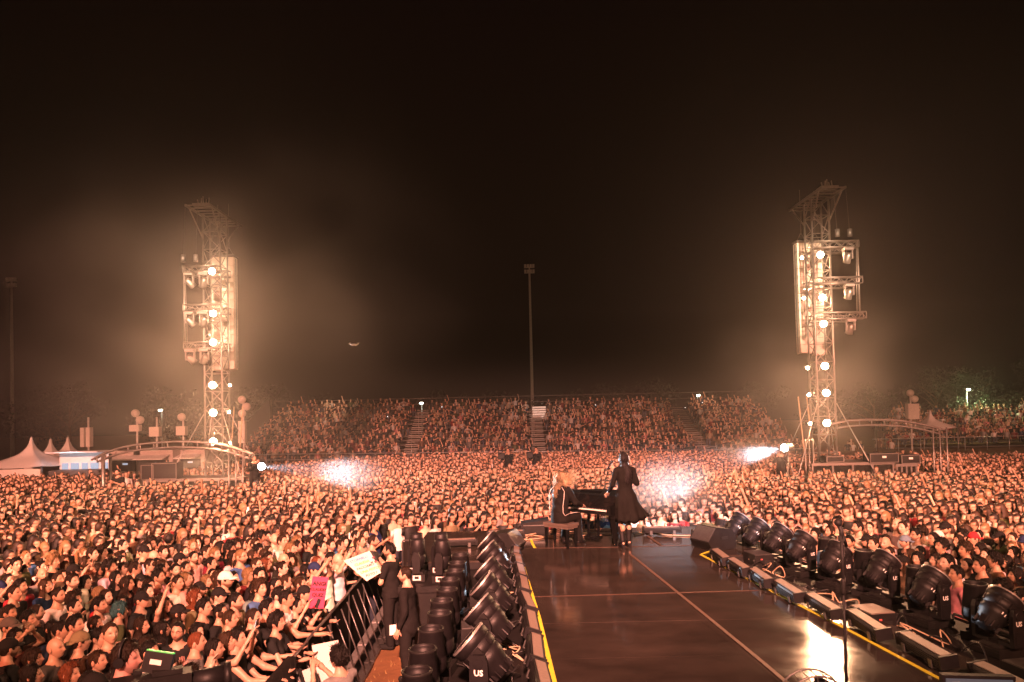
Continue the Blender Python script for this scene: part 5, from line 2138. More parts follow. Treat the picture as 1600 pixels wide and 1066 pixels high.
for i in range(nseg + 1):
    y = 5.6 + 3.0 * i / nseg
    vs += [(barrier_x(y) + .07 + .02 * math.sin(i * 2.3), y, .02), (barrier_x(y) + .05 + .008 * math.sin(i * 2.3), y, 1.2), (barrier_x(y) - .05, y, 1.21)]
for i in range(nseg):
    fs += [(3 * i, 3 * i + 3, 3 * i + 4, 3 * i + 1), (3 * i + 1, 3 * i + 4, 3 * i + 5, 3 * i + 2)]
o = dp.add(vs, fs, 0, True).build('drape', M_drape)
tag(o, 'black cloth draped over the nearest pit barrier', 'drape')

# ------------------------------------------------------------------ far crowd: one mass
def lowperson(nu, nv, pose, hairkind, fem, seated=False):
    """returns V,Q,tag(0 skin 1 hair 2 top 3 legs 4 dark face)"""
    Vs, Qs, Ts, k = [], [], [], 0

    def add(V, Q, t):
        nonlocal k
        V = np.asarray(V, float)
        Vs.append(V)
        Qs.append(np.asarray(Q) + k)
        Ts.append(np.asarray(t) * np.ones(len(V), int))
        k += len(V)
    az = (np.arange(nu) / nu) * 2 * math.pi
    th = np.linspace(.05, math.pi - .05, nv + 1)
    A, T = np.meshgrid(az, th)
    hs = {'beard': 1.0, 'short': 1.0, 'long': 1.0, 'big': 1.0, 'bald': 1.0, 'cap': 1.0}[hairkind]
    x = .078 * np.sin(T) * np.sin(A)
    y = .098 * np.sin(T) * np.cos(A)
    z = .122 * np.cos(T)
    low = np.clip(-z / .12, 0, 1)
    x *= 1 - .3 * low ** 1.5
    hairm = (z > (.058 if nu > 8 else .05)) | ((y < .0) & (z > -.075)) | ((np.abs(np.abs(x)) > .060) & (y < .04) & (z > -.035))
    if hairkind == 'bald':
        hairm &= False
    if hairkind in ('long', 'big'):
        hairm |= (y < .03) & (np.abs(x) > .04)
    g = np.where(hairm, 1.09 if hairkind != 'big' else 1.16, 1.0)
    x, y, z = x * g, y * g, z * g
    if nu >= 10:
        fr = np.cos(A) > .6
        y = y + np.where(fr & (np.abs(z + .02) < .03) & (np.abs(x) < .02), .018, 0)
    t = np.where(hairm, 1, 0)
    if nu >= 10:
        eye = (~hairm) & (y > .04) & (z > -.006) & (z < .03) & (np.abs(x) > .010)
        mth = (~hairm) & (y > .05) & (z > (-.12 if hairkind == 'beard' else -.085)) & (z < -.045) & (np.abs(x) < (.08 if hairkind == 'beard' else .03))
        t = np.where(eye | mth, 4, t)
    V = np.stack([x, y + .02, z + 1.635], -1).reshape(-1, 3)
    add(V, grid_quads(nv + 1, nu), t.ravel())
    if hairkind in ('long', 'big'):
        m = max(6, nu)
        a2 = np.linspace(R(75), R(285), m)
        rr_ = [np.stack([(.09 + .012 * i) * np.sin(a2), (.10 + .01 * i) * np.cos(a2) + .0, (1.66 - .12 * i) * np.ones(m)], -1) for i in range(4)]
        add(np.concatenate(rr_), grid_quads(4, m, False), 1)
    hw = .92 if fem else 1
    nt_ = max(6, nu - 2)
    a3 = np.arange(nt_) / nt_ * 2 * math.pi
    zz = [(.052, .055, 1.55, 0), (.058, .06, 1.47, 0), (.17, .08, 1.44, 2), (.205, .10, 1.36, 2), (.165, .115, 1.15, 2), (.165, .115, .92, 2)]
    if seated:
        zz = zz[:5] + [(.19, .14, 1.0, 2)]
    R_ = [np.stack([hw * a * np.sin(a3), b2 * np.cos(a3), c * np.ones(nt_)], -1) for a, b2, c, _ in zz]
    add(np.concatenate(R_), grid_quads(len(zz), nt_), np.repeat([q_[3] for q_ in zz], nt_))

    def tub(pts, rad, t, n=4):
        mb = MB().tube(pts, rad, n)
        f4 = [f for f in mb.f if len(f) == 4]
        if n != 4:
            f4 = f4
        tt = np.repeat(t, n) if isinstance(t, (list, tuple)) else t
        add(mb.v, f4, tt)
    nn_ = 4 if nu > 7 else 3
    if nu < 14 and not seated:
        pass
    elif seated:
        for s in (-1, 1):
            tub([(s * .09, 0, 1.02), (s * .1, .42, 1.04), (s * .1, .42, .6)], [.09, .07, .05], 3, 4)
    else:
        for s in (-1, 1):
            tub([(s * .09, 0, .95), (s * .1, 0, .04)], [.09, .05], 3, 4)
    for s, ps in ((-1, pose[1]), (1, pose[0])):
        Sx, E, Wr, _ = arm(s, ps, fem)
        f = (Vector(Wr) - Vector(E)).normalized()
        mid = Vector(Sx).lerp(Vector(E), .55)
        if ps == 'down' and nu < 14:
            tub([Sx, mid, E, Wr], [.055, .05, .04, .03], [2, 2, 0, 0], nn_)
            continue
        tub([Sx, mid, mid + (Vector(E) - mid) * .02, E, Wr, tuple(Vector(Wr) + f * .09), tuple(Vector(Wr) + f * .16)], [.055, .052, .042, .04, .028, .04, .018], [2, 2, 0, 0, 0, 0, 0], nn_)
    return np.concatenate(Vs), np.concatenate(Qs), np.concatenate(Ts)


def crowd_mass(name, label, pts, lods, mats_, heights=(1.65, .075), dim=1.0, seated=False, bright=None, face=None):
    """pts (n,4): x,y,z,face angle"""
    pts = np.asarray(pts, float)
    n = len(pts)
    rs = NP
    var = rs.integers(0, len(lods), n)
    Vo, Qo, Co, k = [], [], [], 0
    SK = np.array(SKINS[:5])
    HCa = np.array([HC['black'], HC['dark brown'], HC['black'], HC['dark brown'], HC['black'], HC['dark brown'], HC['black'], HC['dark brown'], HC['black'], HC['brown'], HC['brown'], HC['blonde']])
    TCa = np.array([TC[c] for c in ('black', 'black', 'black', 'black', 'black', 'black', 'white', 'white', 'white', 'grey', 'grey', 'navy', 'black', 'cream', 'cream', 'khaki', 'pink', 'brown', 'brown', 'burgundy', 'red', 'olive')])
    for v, (V, Q, T) in enumerate(lods):
        ix = np.where(var == v)[0]
        m = len(ix)
        if not m:
            continue
        P_ = pts[ix]
        sc = rs.normal(heights[0], heights[1], m) / 1.755
        a = P_[:, 3]
        c, s = np.cos(a) * sc, np.sin(a) * sc
        X = c[:, None] * V[:, 0] - s[:, None] * V[:, 1] + P_[:, 0, None]
        Y = s[:, None] * V[:, 0] + c[:, None] * V[:, 1] + P_[:, 1, None]
        Z = sc[:, None] * V[:, 2] + P_[:, 2, None]
        Vo.append(np.stack([X, Y, Z], -1).reshape(-1, 3))
        Qo.append((Q[None] + (np.arange(m) * len(V))[:, None, None]).reshape(-1, 4) + k)
        k += m * len(V)
        sk = SK[rs.integers(0, len(SK), m)] * rs.uniform(.8, 1.2, (m, 1))
        hc_ = HCa[rs.integers(0, len(HCa), m)] * rs.uniform(.7, 1.3, (m, 1))
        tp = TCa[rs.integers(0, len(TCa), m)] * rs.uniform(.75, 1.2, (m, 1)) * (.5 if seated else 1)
        lg = np.array([.03, .035, .05]) * rs.uniform(.5, 3, (m, 1))
        pal = np.stack([sk, hc_, tp, lg, sk * .42], 1)
        Co.append(pal[np.arange(m)[:, None], T[None]].reshape(-1, 3))
    V, Q, C = np.concatenate(Vo), np.concatenate(Qo), np.concatenate(Co)
    me = np_mesh(name, V, Q, mats_, C, None, True, 'col')
    o = link(name, me)
    tag(o, label, None, None, 'stuff')
    return o


PO = [('down', 'down'), ('down', 'down'), ('clap', 'clap'), ('down', 'down'), ('phone', 'phone'), ('down', 'down'), ('down', 'down'), ('down', 'clap'), ('down', 'down'), ('down', 'down'), ('clap', 'clap'), ('down', 'down'), ('down', 'down'), ('down', 'up'), ('clap', 'clap'), ('down', 'down')]
PO = PO + [('clap', 'clap') if q_[1] == 'up' else q_ for q_ in PO]
HK = ['short', 'long', 'beard', 'short', 'long', 'big', 'beard', 'long', 'cap', 'beard', 'short', 'long', 'beard', 'short', 'long', 'short'] * 2
LOD1 = [lowperson(14, 10, p_, h_, h_ in ('long', 'big')) for p_, h_ in zip(PO, HK)]
LODM = [lowperson(10, 8, p_, h_, h_ in ('long', 'big')) for p_, h_ in zip(PO, HK)]
LOD2 = [lowperson(7, 5, p_, h_, h_ in ('long', 'big')) for p_, h_ in zip(PO, HK)]
LODS = [lowperson(7, 6, p_, h_, h_ in ('long', 'big'), True) for p_, h_ in zip([('down', 'down'), ('clap', 'clap'), ('down', 'down'), ('clap', 'clap'), ('down', 'up')], ['short', 'long', 'short', 'big', 'short'])]
pts = [(x, y, GZ(x, y), face_to(x, y) + rnd.gauss(0, .33)) for x, y in rest]
p1 = [p_ for p_ in pts if p_[1] < 19.8]
pm_ = [p_ for p_ in pts if 19.8 <= p_[1] < 25.5]
p2 = [p_ for p_ in pts if p_[1] >= 25.5]
crowd_mass('crowd', 'packed standing crowd facing the stage just beyond the nearest rows', p1, LOD1, M_crowd)
crowd_mass('crowd', 'packed standing crowd under amber light in the middle of the field', pm_, LODM, M_crowd)
crowd_mass('crowd', 'packed standing crowd in the far field before the grandstand', p2, LOD2, M_crowd)

# ------------------------------------------------------------------ grandstand
GY0, ROWS, RD, RH = 50.0, 13, .80, .30
GX0, GX1 = -20.5, 21.0


def stand_x(r):        # left end slants with the rake
    return GX0 + .10 * r


gs_ = thing('grandstand', 'long temporary grandstand full of seated spectators behind the crowd', 'grandstand', (0, GY0, 0))
AIS = [(-7.6, 1.0), (1.9, 1.0), (14.0, 1.0)]
Z0 = .35


def gz(x):
    return -.012 * x


for r in range(ROWS):
    y = r * RD
    z = Z0 + r * RH
    mb = MB()
    vs = []
    for x in (stand_x(r), GX1):
        zz = z + gz(x)
        vs += [(x, y, zz - .06), (x, y + RD - .02, zz - .06), (x, y + RD - .02, zz), (x, y, zz)]
    mb.add(vs, [(0, 1, 2, 3), (7, 6, 5, 4), (0, 4, 5, 1), (1, 5, 6, 2), (2, 6, 7, 3), (3, 7, 4, 0)])
    mb.build('tier', M_standdark, gs_)
for ax, aw in AIS:
    for r in range(ROWS):
        for h_ in (0, 1):
            z = Z0 + r * RH + gz(ax) + h_ * RH / 2
            MB().box((ax, r * RD + .2 + h_ * RD / 2 - .0, z + .03), (aw, RD / 2 - .08, .05)).build('stair_step', M_concrete, gs_)
# front wall, handrails, side panel
fw_ = MB()
fw_.add([(GX0 - .6, -1.2, -.4), (GX1 + .6, -1.2, -.9), (GX1 + .6, -1.2, .55 + gz(GX1)), (GX0 - .6, -1.2, .85)], [(0, 1, 2, 3)])
fw_.build('front_screen', M_standdark, gs_)
for k in range(28):
    x = GX0 + (GX1 - GX0) * k / 27
    MB().cyl((x, -.3, -.3 + gz(x)), (x, -.3, 1.15 + gz(x)), .025).build('rail_post', M_galv, gs_)
for zz in (1.15, .75):
    MB().cyl((GX0, -.3, zz + gz(GX0)), (GX1, -.3, zz + gz(GX1)), .03).build('handrail', M_galv, gs_)
sp_ = MB()
sp_.add([(GX0 - .3, -.2, -.2), (GX0 - .3, ROWS * RD, -.2), (GX0 - .3, ROWS * RD, Z0 + ROWS * RH + 1.2 + .2), (GX0 - .3, -.2, 1.3)], [(0, 1, 2, 3)])
sp_.add([(GX0 - .36, -.2, -.2), (GX0 - .36, ROWS * RD, -.2), (GX0 - .36, ROWS * RD, Z0 + ROWS * RH + 1.2 + .2), (GX0 - .36, -.2, 1.3)], [(3, 2, 1, 0)])
sp_.build('side_panel', M_galv, gs_)
bk = MB()
bk.box(((GX0 + GX1) / 2, ROWS * RD + .1, Z0 + ROWS * RH + .5), (GX1 - GX0, .05, .04)).box(((GX0 + GX1) / 2, ROWS * RD + .1, Z0 + ROWS * RH + 1.0), (GX1 - GX0, .05, .04))
bk.build('back_rail', M_standdark, gs_)
for x in np.arange(GX0 + .5, GX1, 2.4):
    for yy in (1, 5.5, 10):
        MB().cyl((x, yy, -.6), (x, yy, Z0 + yy / RD * RH - .1 + gz(x)), .035, n=6).build('scaffold_post', M_galv, gs_)
# bright white sign-like lit stair top in the middle
lp = at(843, 646, GY0 + 8.4)
lt = thing('lit_stairway', 'bright pale stair flight in the middle of the grandstand', 'stairs', (lp.x, lp.y, lp.z - .55))
for k in range(6):
    MB().box((0, k * .2, .1 + k * .19), (1.15, .2, .14)).build('stair_step', M_white, lt)
point('aisle_lamp', (lp.x + .1, lp.y - 1.2, lp.z + 1.1), 60, (1, .86, .7), .05)
sp_pts = []
for r in range(ROWS):
    x = stand_x(r) + .5
    while x < GX1 - .3:
        if not any(abs(x - a) < w_ * .75 for a, w_ in AIS) and rnd.random() < .93 and not (abs(x - lp.x) < .8 and 9 < r < 13):
            xx = x + rnd.uniform(-.1, .1)
            sp_pts.append((xx, GY0 + r * RD + .45, Z0 + r * RH + gz(xx) - .56, face_to(xx, GY0, 1, 10) + rnd.gauss(0, .2)))
        x += .5
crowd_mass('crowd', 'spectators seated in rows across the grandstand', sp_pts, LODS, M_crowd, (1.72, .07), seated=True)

# right-hand stand
RS = thing('side_grandstand', 'raised spectator stand at the far right edge', 'grandstand', (0, 0, 0))
rp = []
for r in range(9):
    y = 58 + r * .9
    z = -.1 + r * .32
    x0, x1 = 30.5 + r * .55, 60
    mb = MB().box(((x0 + x1) / 2, y, z - .05), (x1 - x0, .88, .1))
    mb.build('tier', M_standdark, RS)
    x = x0 + .4
    while x < 56:
        if rnd.random() < .9:
            stnd = r < 2
            rp.append((x + rnd.uniform(-.15, .15), y + .2, z - (0 if stnd else .5), face_to(x, y, 1, 10) + rnd.gauss(0, .25)))
        x += .52
MB().box((43, 57.2, -.75), (29, .12, 1.3)).build('front_screen', M_standdark, RS)
for k in range(16):
    x = 29.5 + 1.8 * k
    MB().cyl((x, 57.3, -.1), (x, 57.3, 1.05), .03).build('rail_post', M_galv, RS)
MB().cyl((29.2, 57.3, 1.05), (56.5, 57.3, 1.05), .03).build('handrail', M_galv, RS)
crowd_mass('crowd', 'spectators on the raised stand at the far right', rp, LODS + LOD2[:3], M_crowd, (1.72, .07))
# loose group between
lg_ = [(26.5 + rnd.uniform(0, 4.5), 56 + rnd.uniform(0, 2), -.55, face_to(28, 56, 1, 10) + rnd.gauss(0, .5)) for _ in range(9)]
crowd_mass('crowd', 'loose group of people standing left of the right-hand stand', lg_, LOD2, M_crowd)

# ------------------------------------------------------------------ sound and light towers
def tower(name_label, X, Y, sgn, ground_z, hpx):
    """sgn=+1 right tower: outriggers to the right, array towards -x"""
    base = Vector((X, Y, ground_z))
    t = thing('light_tower', name_label, 'tower', base)
    H = hpx - ground_z
    side = 'right' if sgn > 0 else 'left'
    mst = MB()
    for dx, dy in ((-.36, -.36), (.36, -.36), (.36, .36), (-.36, .36)):
        mst.cyl((dx, dy, 0), (dx, dy, H - .1), .042, n=6)
    nb = int(H / .72)
    for k in range(nb):
        z0, z1 = H * k / nb, H * (k + 1) / nb
        cs3 = [(-.36, -.36), (.36, -.36), (.36, .36), (-.36, .36)]
        for i in range(4):
            a, c = cs3[i], cs3[(i + 1) % 4]
            if k % 2:
                a, c = c, a
            mst.cyl((*a, z0), (*c, z1), .02, n=4, caps=False)
            mst.cyl((*a, z1), (*c, z1), .018, n=4, caps=False)
    mst.build('mast', M_alu, t)
    # canopy frame on top
    ro = MB()
    for xx in (-.48, .48):
        ro.box((xx, 0, H), (.07, 3.3, .09))
    for k in range(9):
        ro.box((0, -1.6 + .4 * k, H + .003), (.90, .035, .05))
    for s in (-1, 1):
        ro.cyl((s * .36, -.4, H - 1.0), (s * .46, -1.35, H - .05), .03)
        ro.cyl((s * .36, .4, H - 1.0), (s * .46, 1.35, H - .05), .03)
    ro.build('canopy_frame', M_alu, t)
    tp = MB()
    tp.box((0, -1.1, H + .12), (.7, .5, .1))
    for k in range(5):
        tp.cyl((-.2 + .1 * k, -1.1, H + .15), (-.2 + .1 * k + rnd.uniform(-.05, .05), -1.1, H + .38 + .06 * (k % 3)), .025)
    tp.build('top_pulleys', M_alu, t)
    # outriggers
    lv = [H - 2.05, H - 3.55, H - 5.0] if sgn > 0 else [H - 2.35, H - 3.95, H - 5.5]
    tip = 1.42 if sgn > 0 else -1.08
    for k, z in enumerate(lv):
        ot = MB()
        truss(ot, (-.36 * sgn, -.55, z), (tip + .1 * k * (sgn > 0), -.55, z), .26, None, .026, .013)
        truss(ot, (-.36 * sgn, .55, z), (tip, .55, z), .26, None, .022, .012)
        for dy in (0,):
            ot.cyl((tip, -.55, z + .13), (tip, .55, z + .13), .02)
        ot.build('outrigger_truss', M_alu, t)
    up = MB()
    up.cyl((tip, -.55, lv[2]), (tip, -.55, lv[0] + .12), .035)
    up.cyl((tip - .12 * sgn, -.55, lv[2]), (tip - .05 * sgn, -.55, lv[0]), .018)
    up.build('outer_upright', M_alu, t)
    for s, xx in ((-1, -.25), (1, .25)):
        c = MB()
        c.cyl((xx + .5 * sgn, -1.3, lv[0] + .2), (xx + .4 * sgn, -1.3, H), .008)
        c.cyl((xx + .5 * sgn, -1.3, lv[0] + .15), (xx + .5 * sgn, -1.3, lv[0] + .45), .09, n=10)
        c.build('chain_hoist', M_steel, t)
    # guy wires
    gw = MB()
    for s, bx in ((-1, -2.15), (1, 2.0)):
        gw.cyl((s * .40, -.4, H * .335), (bx, -1.6, .2), .022, n=5)
        gw.cyl((s * .40, .4, H * .335), (bx * .8, 2.2, .1), .018, n=5)
    gw.build('guy_wire', M_galv, t)
    vc = MB()
    for dx in (-.15, .22):
        vc.tube([(dx - .5 * sgn, .9, H * .36), (dx - .42 * sgn, .7, H * .2), (dx - .25 * sgn, .3, .3)], .03, 5)
    vc.build('hanging_cable', M_cableo, t)
    # base ballast and deck
    MB().box((0, 0, .55), (2.6, 2.2, 1.0)).build('base_ballast', M_standdark, t)
    # lamps facing the stage
    return t, base, H, lv, tip


def array(label, x, y, ztop, zbot, w=.56, curve=.35, n=13, group='line arrays on the light towers'):
    t = thing('line_array', label, 'loudspeaker', (x, y, ztop), 0, group)
    h = (ztop - zbot) / n
    yy, z = 0.0, 0.0
    for k in range(n):
        ang = R(.4 + 12 * max(0, (k / n) - .55) ** 1.5)
        mb = MB()
        rot = Matrix.Rotation(-ang, 3, 'X')
        mb.box((0, yy, z - h / 2), (w, .42, h - .016), rot)
        mb.build('cabinet', M_array, t)
        z -= h
        yy -= math.sin(ang) * h * curve * 3
    fl = MB()
    fl.box((0, 0, .07), (w + .06, .5, .06)).cyl((-.2, 0, .1), (-.02, 0, .45), .015).cyl((.2, 0, .1), (.02, 0, .45), .015)
    fl.build('flying_frame', M_steel, t)
    rg = MB()
    for s in (-1, 1):
        rg.box((s * (w / 2 + .012), 0, (zbot - ztop) / 2), (.012, .05, ztop - zbot - .1))
    rg.build('rigging_bar', M_steel, t)
    cb = MB()
    cb.cyl((0, 0, .4), (0, 0, 2.4), .012)
    cb.build('chain', M_steel, t)
    return t


def flood(label, loc, power, r=.14, group='lit lamps on the light towers', col=WARM):
    """bright lamp facing the stage"""
    loc = Vector(loc)
    d = (Vector((0, 2, 3)) - loc).normalized()
    X = d.orthogonal().normalized()
    M = frame(X, d.cross(X), d, (0, 0, 0))
    t = thing('flood_lamp', label, 'lamp', loc, 0, group)
    MB().lathe([(0, -.22), (r * .5, -.22), (r * .75, -.12), (r * 1.05, .0), (r * 1.12, .03), (r * 1.0, .035)], 14, M, cap=False).build('housing', M_black, t)
    MB().lathe([(0, .02), (r, .025)], 14, M, cap=False).build('lens', M_lamp, t)
    yk = MB()
    yk.cyl(X * -(r + .06), X * (r + .06), .014).cyl(X * (r + .06), X * (r + .06) - d * .3, .014).cyl(X * -(r + .06), X * -(r + .06) - d * .3, .014)
    yk.build('yoke', M_steel, t)
    spot('flood_lamp_light', loc + d * .06, loc + d * 10, power, 150, col, .6, r * .8)
    return t


TL = at(338, 520, 29.5)
TR = at(1283, 560, 29.5)
zl = at(337, 338, 29.5).z
zr = at(1275, 312, 29.5).z
tL, bL, HL, lvL, tipL = tower('left lattice light tower with canopy frame rising from the crowd', TL.x, 29.5, -1, GZ(TL.x, 29.5), zl)
tR, bR, HR, lvR, tipR = tower('right lattice light tower with canopy frame rising from the crowd', TR.x, 29.5, 1, GZ(TR.x, 29.5), zr)

a = at(1249, 381, 31)
b_ = at(1256, 553, 31)
array('pale line array hanging left of the right tower mast', a.x + .08, 31.0, a.z, b_.z)
a = at(1272, 381, 31.6)
array('pale line array hanging directly behind the right tower mast', a.x + .05, 31.6, a.z, b_.z - .05, .5)
a = at(358, 403, 31)
b_ = at(358, 578, 31)
array('pale line array hanging right of the left tower mast', a.x, 31.0, a.z, b_.z)
a = at(336, 403, 31.6)
array('pale line array hanging directly behind the left tower mast', a.x + .15, 31.6, a.z, b_.z, .45)
LV = ['topmost', 'second from top', 'third from top', 'fourth from top', 'fifth from top', 'lowest']
for i, (px, py) in enumerate(((331, 424), (333, 490), (333, 535), (332, 602), (333, 645), (333, 690))):
    flood('bright lamp on the left tower, ' + LV[i] + ' of its column', at(px, py, 28.75), 1900, .13 if i < 3 else .14)
for i, (px, py) in enumerate(((1282, 398), (1285, 465), (1287, 506), (1289, 572), (1291, 614), (1292, 661))):
    flood('bright lamp on the right tower, ' + LV[i] + ' of its column', at(px, py, 28.75), 1900, .13 if i < 3 else .14)
for i, (px, py) in enumerate(((359, 602), (358, 644), (360, 692))):
    flood('small bright lamp right of the left tower mast, ' + ['upper', 'middle', 'lower'][i], at(px, py, 29.2), 400, .05)
for i, (px, py) in enumerate(((1262, 575), (1264, 617), (1266, 662))):
    flood('small bright lamp left of the right tower mast, ' + ['upper', 'middle', 'lower'][i], at(px, py, 29.2), 700, .07)
for i, (px, py) in enumerate(((1253, 403), (1256, 466))):
    flood('small bright lamp before the right line array, ' + ['upper', 'lower'][i], at(px, py, 30.6), 500, .07)


def hung_head(label, loc, lean):
    t = thing('hanging_light', label, 'stage light', loc, 0, 'moving lights hanging from the tower outriggers')
    MB().box((0, 0, -.06), (.36, .30, .1)).box((0, 0, -.01), (.1, .1, .06)).build('base', M_alu, t)
    for s in (-1, 1):
        MB().box((s * .17, 0, -.28), (.04, .12, .36)).build('yoke_arm', M_alu, t)
    M = Matrix.Translation((0, 0, -.38)) @ Matrix.Rotation(lean, 4, 'Y') @ Matrix.Rotation(R(25), 4, 'X')
    MB().lathe([(0, .18), (.11, .17), (.14, .05), (.14, -.1), (.155, -.24), (.11, -.26), (0, -.24)], 14, M, cap=False).build('lamp_head', M_alu, t)
    return t


for i, z in enumerate(lvR):
    hung_head('moving light hanging under the right tower outrigger, ' + ['upper', 'middle', 'lower'][i] + ' level', (bR.x + 1.0, bR.y - .56, bR.z + z - .15), R(8))
for i, z in enumerate(lvL):
    hung_head('moving light hanging under the left tower outrigger, ' + ['upper', 'middle', 'lower'][i] + ' level', (bL.x - .85, bL.y - .56, bL.z + z - .15), R(-38))
    hung_head('moving light hanging near the left tower mast, ' + ['upper', 'middle', 'lower'][i] + ' level', (bL.x - .25, bL.y - .56, bL.z + z - .15), R(30))
for px, py, Y in ((1303, 362, 28.8), (1322, 350, 28.8)):
    pass


# curved canopy trusses at the tower feet
def arch(label, pxs, Y, legs):
    t = thing('arched_truss', label, 'truss arch', (0, 0, 0), 0, 'arched trusses at the tower feet')
    top, bot = [], []
    for px, py in pxs:
        top.append(at(px, py, Y))
    d = MB()
    # smooth
    pts = []
    for i in range(len(top) - 1):
        for k in range(6):
            tt = k / 6
            p0, p1, p2, p3 = top[max(0, i - 1)], top[i], top[i + 1], top[min(len(top) - 1, i + 2)]
            pts.append(.5 * ((2 * p1) + (p2 - p0) * tt + (2 * p0 - 5 * p1 + 4 * p2 - p3) * tt * tt + (3 * p1 - p0 - 3 * p2 + p3) * tt ** 3))
    pts.append(top[-1])
    for dy in (0, .22):
        d.tube([p + Vector((0, dy, 0)) for p in pts], .04, 6)
        d.tube([p + Vector((0, dy, -.22)) for p in pts[3:-3]], .035, 6)
    d.build('chord', M_alu, t)
    for p in pts[3:-3:3]:
        for dy in (0,):
            MB().cyl(p + Vector((0, dy, 0)), p + Vector((0, dy, -.22)), .025, n=5).build('strut', M_alu, t)
    for px, py0, py1, trip in legs:
        a, c = at(px, py0, Y), at(px, py1, Y)
        mb = MB()
        if trip:
            for dx in (-.33, -.05, .23):
                mb.cyl((a.x + dx, a.y, a.z), (a.x + dx, a.y, GZ(a.x, Y)), .032, n=6)
            for zz in np.linspace(GZ(a.x, Y) + .8, a.z - .1, 3):
                mb.cyl((a.x - .33, a.y, zz), (a.x + .23, a.y, zz), .02, n=5)
        else:
            mb.cyl((a.x, a.y, a.z), (a.x, a.y, GZ(a.x, Y)), .075, n=8)
            mb.cyl((a.x, a.y + .5, a.z), (a.x, a.y + .5, GZ(a.x, Y)), .06, n=8)
        mb.build('leg', M_alu, t)
    return t


arch('pale arched truss with thin legs at the left tower foot', [(143, 719), (165, 707), (200, 697), (240, 692), (285, 690), (330, 693), (360, 699), (382, 706), (394, 710)], 28.0, [(161, 710, 780, False), (370, 702, 775, True)])
arch('dark arched truss with triple leg at the right tower foot', [(1296, 664), (1325, 658), (1362, 656), (1400, 657), (1430, 661), (1458, 667), (1476, 672)], 29.0, [(1470, 668, 745, True)])
rl = thing('truss_leg', 'short triple truss leg standing left of the right tower', 'truss', at(1264, 735, 28.6))
mb = MB()
for dx in (-.12, .04, .2):
    mb.cyl((dx, 0, -1.2), (dx, 0, 1.25), .03, n=6)
for zz in (.2, .7, 1.22):
    mb.cyl((-.12, 0, zz), (.2, 0, zz), .02, n=5)
mb.build('upright', M_alu, rl)

# tower control platforms
def platform(label, px0, px1, pytop, Y, dep=1.6):
    a, c = at(px0, pytop, Y), at(px1, pytop, Y)
    z = (a.z + c.z) / 2
    g_ = GZ((a.x + c.x) / 2, Y)
    t = thing('control_platform', label, 'platform', ((a.x + c.x) / 2, Y + dep / 2, g_))
    w_ = c.x - a.x
    MB().box((0, 0, z - g_ - .05), (w_, dep, .1)).build('deck', M_alu, t)
    for k in range(5):
        x = -w_ / 2 + .05 + (w_ - .1) * k / 4
        MB().box((x, -dep / 2 + .05, (z - g_ - .1) / 2), (.06, .06, z - g_ - .1)).build('leg', M_alu, t)
    MB().box((0, -dep / 2 + .12, (z - g_ - .1) / 2), (w_ - .1, .02, z - g_ - .14)).build('skirt', M_drape, t)
    return t, z, w_


tp_, zp, wp_ = platform('control platform of pale decking at the right tower foot', 1268, 1398, 723, 28.4)
tq_, zq, wq_ = platform('control platform with dark skirt at the left tower foot', 228, 380, 748, 28.2)


def case_(label, px, py, Y, w_, h, d=.6, group='flight cases and desks on the platforms', m_=None, plate=True):
    c = at(px, py, Y)
    t = thing('flight_case', label, 'case', c, 0, group)
    MB().box((0, 0, h / 2), (w_, d, h)).build('case_body', m_ or M_black, t)
    e = MB()
    for s in (-1, 1):
        e.box((s * (w_ / 2 - .012), -d / 2 - .003, h / 2), (.03, .012, h - .01))
    e.box((0, -d / 2 - .003, h - .015), (w_ - .06, .012, .025)).box((0, -d / 2 - .003, .02), (w_ - .06, .012, .025))
    e.build('edge_trim', M_alu if not m_ else M_steel, t)
    if plate:
        MB().box((0, -d / 2 - .006, h * .62), (.16, .01, .08)).build('label_plate', M_white, t)
    return t


case_('wide black desk case with white plate on the right platform', 1376, 722.5, 28.6, 1.15, .38)
case_('black desk case with white plate beside the right platform end', 1417, 724, 28.6, .75, .36)
case_('low dark case near the right tower leg', 1300, 722, 28.6, .7, .25, plate=False)
case_('dark speaker case on the left platform near the tower', 262, 748, 28.5, 1.0, .65, plate=False)
case_('dark speaker case on the left platform, middle', 236, 749, 28.5, .5, .6, plate=False)
p9 = platform('small pale platform right of the right control platform', 1400, 1434, 725, 28.3)

